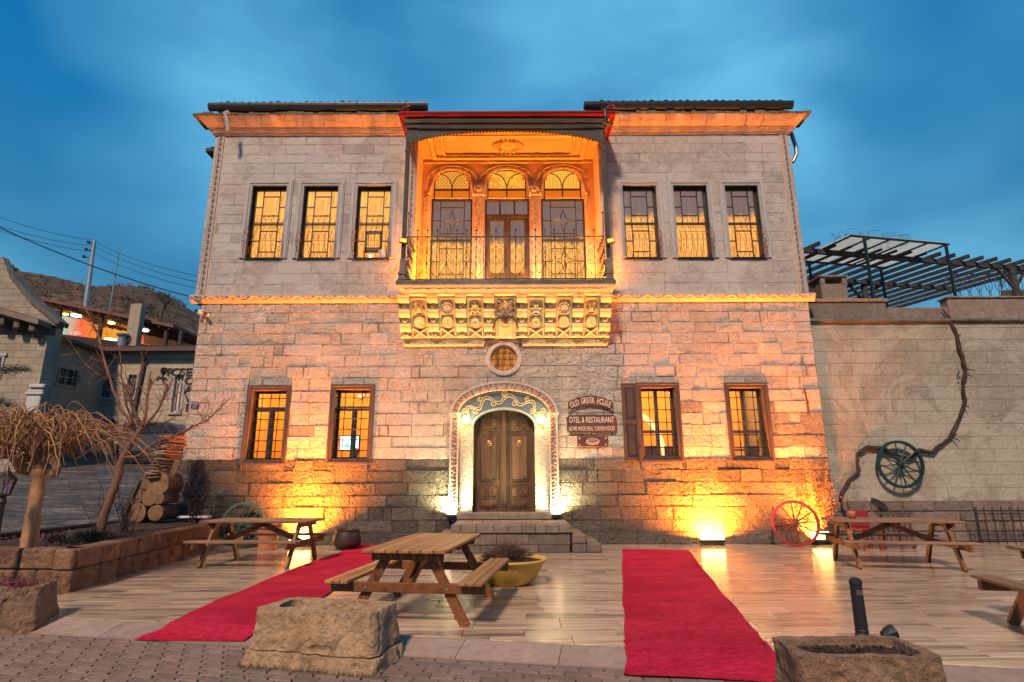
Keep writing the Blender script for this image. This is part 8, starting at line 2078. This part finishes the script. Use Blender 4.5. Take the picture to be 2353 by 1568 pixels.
for k in range(7):
    f = k/6; m.tube([BM(wa+(wb-wa)*f, .05+.22*sin(pi*min(1, max(0, (1-q/8)*1.0)))*(1 if q < 6 else .3), wzb+(wzt-wzb)*q/8) for q in range(9)], .018, 4)
for q in (1, 3, 5): m.tube([BM(wa, .05+.2*sin(pi*(1-q/8)), wzb+(wzt-wzb)*q/8), BM(wb, .05+.2*sin(pi*(1-q/8)), wzb+(wzt-wzb)*q/8)], .018, 4)
m.build('window_grille', M_IRON, w)
m = MB(); m.add([BM(-1, .55, ztL-.05), BM(BL+.4, .55, ztR-.05), BM(BL+.4, -3, ztR+.5), BM(-1, -3, ztL+.7), BM(-1, .55, ztL+.12), BM(BL+.4, .55, ztR+.12), BM(BL+.4, -3, ztR+.7), BM(-1, -3, ztL+.9)], [(0,3,2,1),(4,5,6,7),(0,1,5,4),(1,2,6,5),(3,0,4,7)]); m.build('roof', M_MUDBRICK, mh)
m = MB(); a, c = onB(122, 1000); b, d = onB(228, 935)
m.add([BM(0, .03, bz0), BM(BL, .03, bz0), BM(BL, .03, onB(225, 955)[1]), BM(0, .03, onB(120, 925)[1])], [(0,1,2,3)]); m.build('plinth', M_RUBBLE, mh)

# ---- stone house with corbelled cornice and a gable chimney at the far left
AY = 24.0
def fa(px, py, Y=AY): return fp(px, py, Y)
ch = thing('corbelled_house', (fa(30, 900)[0], AY, 1.5), 'cut stone house with corbelled cornice and gable, cut by the left photo edge', 'house')
ax1 = fa(96, 850)[0]; ax0 = fa(-200, 850)[0]; azt = fa(50, 770)[1]
m = MB(); m.box(ax0, ax1, AY, AY+.59, .5, azt, .75); m.build('wall', M_FARBLOCK, ch)
g_ = [fa(-200, 600, AY+.6), fa(5, 590, AY+.6), fa(24, 640, AY+.6), fa(70, 690, AY+.6), fa(132, 742, AY+.6), fa(80, 1000, AY+.6), fa(72, 1060, AY+.6), fa(-200, 1060, AY+.6)]
m = MB(); m.prism([(x, z) for x, z in g_], AY+.6, AY+1.0, lambda u, v, w: (u, w, v), .72); recalc(m.build('gable_wall', M_FARBLOCK, ch))
m = MB(); m.prism([fa(20, 636, AY+.5), fa(26, 628, AY+.5), fa(74, 683, AY+.5), fa(136, 738, AY+.5), fa(132, 748, AY+.5), fa(68, 695, AY+.5)], AY+.5, AY+1.1, lambda u, v, w: (u, w, v), .8); recalc(m.build('gable_coping', M_MOSS, ch))
x, z = fa(4, 640, AY+1.0); m = MB(); m.cbox(x-.5, x+.12, AY+1.01, AY+1.5, z-.5, z+.55, .02); m.cbox(x-.55, x+.22, AY+.95, AY+1.55, z+.55, z+.68, .02); m.cbox(x-.4, x+.1, AY+1.05, AY+1.45, z+.68, z+.82, .05); m.build('chimney', M_FARSTONE, ch)
for k in range(6):
    x = fa(-80+36*k, 735)[0]; zc = fa(0, 720+7*k)[1]; m = MB(); m.cbox(x-.13, x+.13, AY-.55, AY+.0, zc-.28, zc+.05, .04, .6); m.cbox(x-.12, x+.12, AY-.30, AY+.0, zc-.45, zc-.28, .04, .55); m.build('corbel', M_STEP, ch)
za, zb_ = fa(-120, 690)[1], fa(108, 755)[1]; xa_, xb_ = fa(-120, 700)[0], fa(116, 755)[0]
m = MB(); P = [(xa_, AY-.7, za), (xb_, AY-.7, zb_), (xb_, AY, zb_), (xa_, AY, za)]; m.add(P+[(x, y, z+.22) for x, y, z in P], [(3,2,1,0),(4,5,6,7),(0,1,5,4),(1,2,6,5),(2,3,7,6)]); m.add([(xa_, AY-.62, za+.22), (xb_, AY-.62, zb_+.22), (xb_, AY+.5, zb_+.3), (xa_, AY+.5, za+.35)], [(0,1,2,3)], .5); m.build('cornice', M_STEP, ch)
xa, za = fa(50, 985); xb, zb2 = fa(97, 908); m = MB(); m.cbox(xa, xb, AY-.08, AY, za-.3, zb2, .03, 1.2); m.cbox(xa-.06, xb+.1, AY-.14, AY, zb2, zb2+.12, .02, 1.2); m.cbox(xa-.02, xb+.05, AY-.10, AY, zb2+.12, zb2+.22, .02, 1.2); m.cbox(xa+.05, xb+.12, AY-.14, AY, zb2+.3, zb2+.45, .02, 1.2); m.build('blind_window_surround', M_WHITESTONE, ch)
x, z = fa(3, 845); m = MB(); m.box(x-.6, x+.08, AY-.05, AY, z-.5, z+.5); m.box(x-.7, x+.16, AY-.08, AY, z+.5, z+.62); w = m.build('window', M_WHITESTONE, ch); m = MB(); m.add([(x-.5, AY-.055, z-.45), (x, AY-.055, z-.45), (x, AY-.055, z+.45), (x-.5, AY-.055, z+.45)], [(0,1,2,3)]); m.build('pane', M_GLASS_FAR, w)

# ---- roof-terrace restaurant on the slope, lit from inside
RY = 36.0
def fr3(px, py, Y=RY): return fp(px, py, Y)
rs_ = thing('terrace_restaurant', (fr3(270, 760)[0], RY+2, 9), 'open roof terrace shelter on the slope, lit yellow and red inside', 'shelter')
a0 = fr3(110, 698); a1 = fr3(418, 762); b0 = fr3(145, 706, RY+5); b1 = fr3(420, 775, RY+5)
m = MB(); P = [(a0[0], RY-1, a0[1]), (a1[0], RY-1, a1[1]), (a1[0]+.5, RY+6, a1[1]-.1), (a0[0], RY+6, a0[1]-.1)]; m.add(P+[(x, y, z+.18) for x, y, z in P], [(3,2,1,0),(4,5,6,7),(0,1,5,4),(1,2,6,5),(2,3,7,6),(3,0,4,7)]); m.build('roof', plain('shelter_roof_board', (.15,.06,.04), .7), rs_)
for k in range(14):
    f = (k+.5)/14; x = a0[0]+(a1[0]-a0[0])*f; z = a0[1]+(a1[1]-a0[1])*f; m = MB(); m.bar((x, RY-.9, z-.08), (x, RY+5.9, z-.18), .10, .14); m.build('rafter', M_MUDBRICK, rs_)
def on(px, py, Y): x, z = fr3(px, py, Y); return x, Y, z
def litp(nt, e): 
    sp = node(nt, 'ShaderNodeSeparateXYZ', {0: pos(nt)}); u = mathn(nt, 'DIVIDE', mathn(nt, 'ADD', sp.outputs[0], 33.0), 7.2)
    c = ramp(nt, u, [(.0, (.35, .5, .4)), (.16, (.8, .07, .02)), (.42, (.75, .24, .015)), (.62, (.7, .33, .05)), (.80, (.7, .04, .02)), (1, (.5, .08, .02))])
    nt.links.new(mixc(nt, ramp(nt, noisen(nt, pos(nt), .9, 3, .5), [(.4, 0), (.7, .5)]), c, (.55, .33, .12)), e.inputs[0])
m = MB(); m.add([on(138, 725, RY+5), on(345, 765, RY+5), on(345, 800, RY+5), on(138, 775, RY+5)], [(3,2,1,0)]); m.build('glow_painted_back_wall', emis('painted_lamplight_wall', (1, .4, .1), .85, litp), rs_)  # coloured lamplight painted into the wall's own emission
m = MB(); m.add([on(100, 775, RY-.4), on(440, 802, RY-.4), on(440, 840, RY-.4), on(100, 840, RY-.4)], [(3,2,1,0)]); m.add([on(330, 760, RY+4.5), on(400, 775, RY+4.5), on(400, 800, RY+4.5), on(330, 790, RY+4.5)], [(3,2,1,0)], .8); m.add([on(395, 770, RY+4.4), on(470, 770, RY+4.4), on(470, 810, RY+4.4), on(395, 810, RY+4.4)], [(3,2,1,0)], 1.2)
m.build('parapet_wall', M_RUBBLE, rs_)
for (a, b, c) in ((139, 712, 772), (235, 730, 788), (384, 756, 802), (417, 765, 802)): x, z = fr3(a, b, RY-.6); _, z2 = fr3(a, c, RY-.6); m = MB(); m.bar((x, RY-.6, z2-.3), (x, RY-.6, z+.1), .2); m.build('post', M_DARKROOF, rs_)
m = MB(); x0_, z0_2 = fr3(140, 775, RY-.5); x1_, z1_2 = fr3(345, 800, RY-.5)
for k in range(46): f = k/45; x = x0_+(x1_-x0_)*f; z = z0_2+(z1_2-z0_2)*f; m.box(x-.05, x+.05, RY-.55, RY-.5, z-.3, z+.18)
m.build('fence_slat', M_DARKROOF, rs_, kind='stuff')
for (a, b, c, r, st) in ((151, 722, (1, .35, .05), .16, 12), (175, 725, (.8, 1, .8), .30, 9), (256, 742, (1, .65, .15), .20, 14), (332, 759, (.8, 1, .85), .24, 9), (175, 765, (1, .15, .12), .3, 2), (254, 780, (1, .8, .4), .35, 4)):
    x, z = fr3(a, b, RY+1); m = MB(); m.lathe([(0, -.08), (r, -.05), (r, .02), (0, .05)], 12, Matrix.Translation((x, RY+1, z))); m.build('ceiling_lamp', emis('terrace_lamp', c, st), rs_)
for (px_, py__, e_, c) in ((190, 745, 70, (1, .30, .08)), (290, 765, 70, (1, .40, .10))):
    x, z = fr3(px_, py__, RY+2.5); l = bpy.data.lights.new('terrace_light', 'POINT'); l.energy = e_; l.color = c; l.shadow_soft_size = .4; lo = bpy.data.objects.new('terrace_light', l); COL.objects.link(lo); lo.parent = rs_; lo.matrix_basis = wm(rs_).inverted() @ Matrix.Translation((x, RY+2.5, z))
x, z = fr3(318, 700, RY-1.6); _, z2 = fr3(318, 795, RY-1.6); m = MB(); m.cbox(x-.35, x+.35, RY-1.8, RY-1.3, z2-1.5, z+.0, .03); tag(m.build('chimney_pillar', M_FARSTONE, loc=(x, RY-1.5, z2)), 'tall plain pale chimney pillar in front of the lit terrace shelter', 'chimney')
x, z = fr3(282, 775, RY-2); m = MB(); m.lathe([(.22, -.9), (.22, .05), (.33, .06), (.36, .18), (0, .28)], 14, Matrix.Translation((x, RY-2, z))); tag(m.build('flue_pipe', M_STEEL, loc=(x, RY-2, z-.9)), 'round metal flue with a cap before the lit terrace', 'chimney')
x, z = fr3(140, 660, RY+3)

# ---- hillside
h = MB(); nxh, nyh = 60, 34
def ridge(px):
    K = [(-700, 560), (0, 604), (40, 612), (100, 618), (180, 637), (235, 648), (300, 654), (380, 662), (450, 690), (520, 735), (700, 860), (1000, 960), (1300, 1010), (2000, 985), (2150, 840), (2235, 668), (2290, 652), (2420, 655), (3000, 760)]
    for i in range(len(K)-1):
        if K[i][0] <= px <= K[i+1][0]: f = (px-K[i][0])/(K[i+1][0]-K[i][0]); return K[i][1]+(K[i+1][1]-K[i][1])*f
    return 1000
V = []
for j in range(nyh):
    Yk = 42+(130-42)*(j/(nyh-1))
    for i in range(nxh):
        px_ = -700+3700*i/(nxh-1); top = fp(px_, ridge(px_), 95)[1]; X = (px_-1176.5)/FPX*(Yk*1.02+8)
        f = min(1, (Yk-42)/53); s = f*f*(3-2*f) if False else f**.85
        z = 5.0+(top-5.0)*s if Yk <= 95 else top-(Yk-95)*.35
        z += (mn.fractal(Vector((X*.06, Yk*.08, 0)), 1, 2, 5))*1.6*min(1, (Yk-42)/15); V.append((X, Yk, z))
h.add(V, [(j*nxh+i, j*nxh+i+1, (j+1)*nxh+i+1, (j+1)*nxh+i) for j in range(nyh-1) for i in range(nxh-1)])
def hill_mat():
    m, nt, b = newmat('dry_tussock_slope'); p = pos(nt)
    n1 = noisen(nt, mapping(nt, p, (.5, .5, 1.6)), 1.0, 8, .7, .6); n2 = noisen(nt, p, .09, 4, .6)
    c = mixc(nt, ramp(nt, n1, [(.42, 0), (.60, 1)]), (.030, .026, .020), (.17, .12, .085)); c = mixc(nt, ramp(nt, n2, [(.45, 0), (.6, .6)]), c, (.085, .065, .05))
    setb(nt, b, c, .95, n1, spec=.1, dist=.5); return m
ho = h.build('hillside', hill_mat(), smooth=True); tag(ho, kind='structure')
m = MB()
for k in range(900):
    px_ = rnd.uniform(10, 470); Yk = rnd.uniform(60, 95); f = ((Yk-42)/53)**.85; top = fp(px_, ridge(px_), 95)[1]; X = (px_-1176.5)/FPX*(Yk*1.02+8); z = 5+(top-5)*f+(mn.fractal(Vector((X*.06, Yk*.08, 0)), 1, 2, 5))*1.6
    for q in range(5): a = rnd.uniform(-1, 1); L = rnd.uniform(.25, .7); m.add([(X+a*.2-.06, Yk, z-.1), (X+a*.2+.06, Yk, z-.1), (X+a*.5, Yk, z+L)], [(0, 1, 2)], rnd.uniform(.5, 1.3))
tag(m.build('tussock_grass', plain('tussock', (.06,.05,.032), .9, bscale=2)), kind='stuff')
# bare trees on the slope
def slope_tree(px_, py_b, Y, H, label, spread=.8, seed=1):
    r_ = random.Random(seed); x, z = fp(px_, py_b, Y); t = thing('slope_tree', (x, Y, z), label, 'tree', 'bare trees on the slope'); tr = MB(); tw = MB()
    def grow(p, d, L, r, lv):
        e = p+d*L; (tr if lv < 2 else tw).tube([p, p.lerp(e, .5)+Vector((r_.gauss(0, L*.05), 0, r_.gauss(0, L*.04))), e], [r, r*.85, r*.7], 4)
        if lv >= 5: return
        for k in range(3 if lv < 4 else 2):
            a = Vector((r_.gauss(0, spread), r_.gauss(0, spread*.7), r_.gauss(.25, .35))); grow(p+d*L*r_.uniform(.55, 1), (d+a).normalized(), L*r_.uniform(.6, .82), r*.62, lv+1)
    grow(Vector((x, Y, z-.3)), Vector((.1, 0, 1)).normalized(), H*.30, H*.028, 0); tr.build('trunk', M_VINE, t); tw.build('twig', M_VINE, t, kind='stuff')
slope_tree(372, 725, 48, 3.3, 'widest bare tree on the slope, its crown against the sky near the house', .85, 4)
slope_tree(286, 718, 50, 2.6, 'low dark bare tree on the slope left of the widest one', .8, 9)
slope_tree(345, 722, 54, 2.2, 'smallest bare tree on the slope, between two larger ones', .8, 14)
slope_tree(2300, 665, 40, 1.6, 'bare bush on the far knoll behind the right railing', .9, 21)
# utility poles and cables
x0_, zt0_ = fp(217, 554, 44); xb2, zb2 = fp(198, 705, 44); t = thing('utility_pole', (xb2, 44, zb2-1), 'leaning grey concrete utility pole with insulators', 'utility pole')
m = MB(); m.tube([(xb2, 44, zb2-1.2), (x0_, 44, zt0_)], [.24, .13], 10); m.build('pole', M_STEEL, t); m = MB()
for k in range(3): z = zt0_-.25-.62*k; xx = x0_-.08*k; m.tube([(xx, 43.9, z), (xx-.35, 43.8, z+.02)], .05, 6); m.lathe([(0, -.12), (.11, -.1), (.11, .1), (0, .12)], 8, Matrix.Translation((xx-.32, 43.8, z+.05)))
m.build('insulator', M_IRON, t)
x, zt = fp(275, 573, 40); _, zbb = fp(272, 660, 40); m = MB(); m.tube([(x, 40, zbb-3), (x, 40, zt)], .045, 6); tag(m.build('thin_mast', M_STEEL, loc=(x, 40, zbb)), 'thin straight mast rising between the leaning pole and the house', 'mast')
def cable(a, b, Ya, Yb, sag, r, label):
    (xa, za), (xb, zb) = fp(*a, Ya), fp(*b, Yb); m = MB(); m.tube([(xa+(xb-xa)*q/20, Ya+(Yb-Ya)*q/20, za+(zb-za)*q/20-sag*4*(q/20)*(1-q/20)) for q in range(21)], r, 4)
    tag(m.build('overhead_cable', M_IRON, loc=(xa, Ya, za)), label, 'cable', 'overhead cables at the left')
cable((-80, 485), (470, 690), 16, 19, .25, .018, 'thickest black overhead cable, crossing in front of the leaning pole')
for k, (y0_, y1_, lb) in enumerate(((478, 552, 'thin overhead wire reaching the top of the leaning pole'), (500, 565, 'thin overhead wire just below the topmost insulator'), (509, 578, 'lowest thin overhead wire left of the leaning pole'))): cable((-60, y0_), (215, y1_), 30, 43.8, .3, .016, lb)
for k, (y0_, y1_, lb) in enumerate(((556, 638, 'thin wire from the pole top towards the house cornice'), (567, 652, 'thin wire below the topmost one right of the pole'), (582, 667, 'lowest thin wire running right from the pole'))): cable((217, y0_), (470, y1_), 43.8, 30, .3, .016, lb)
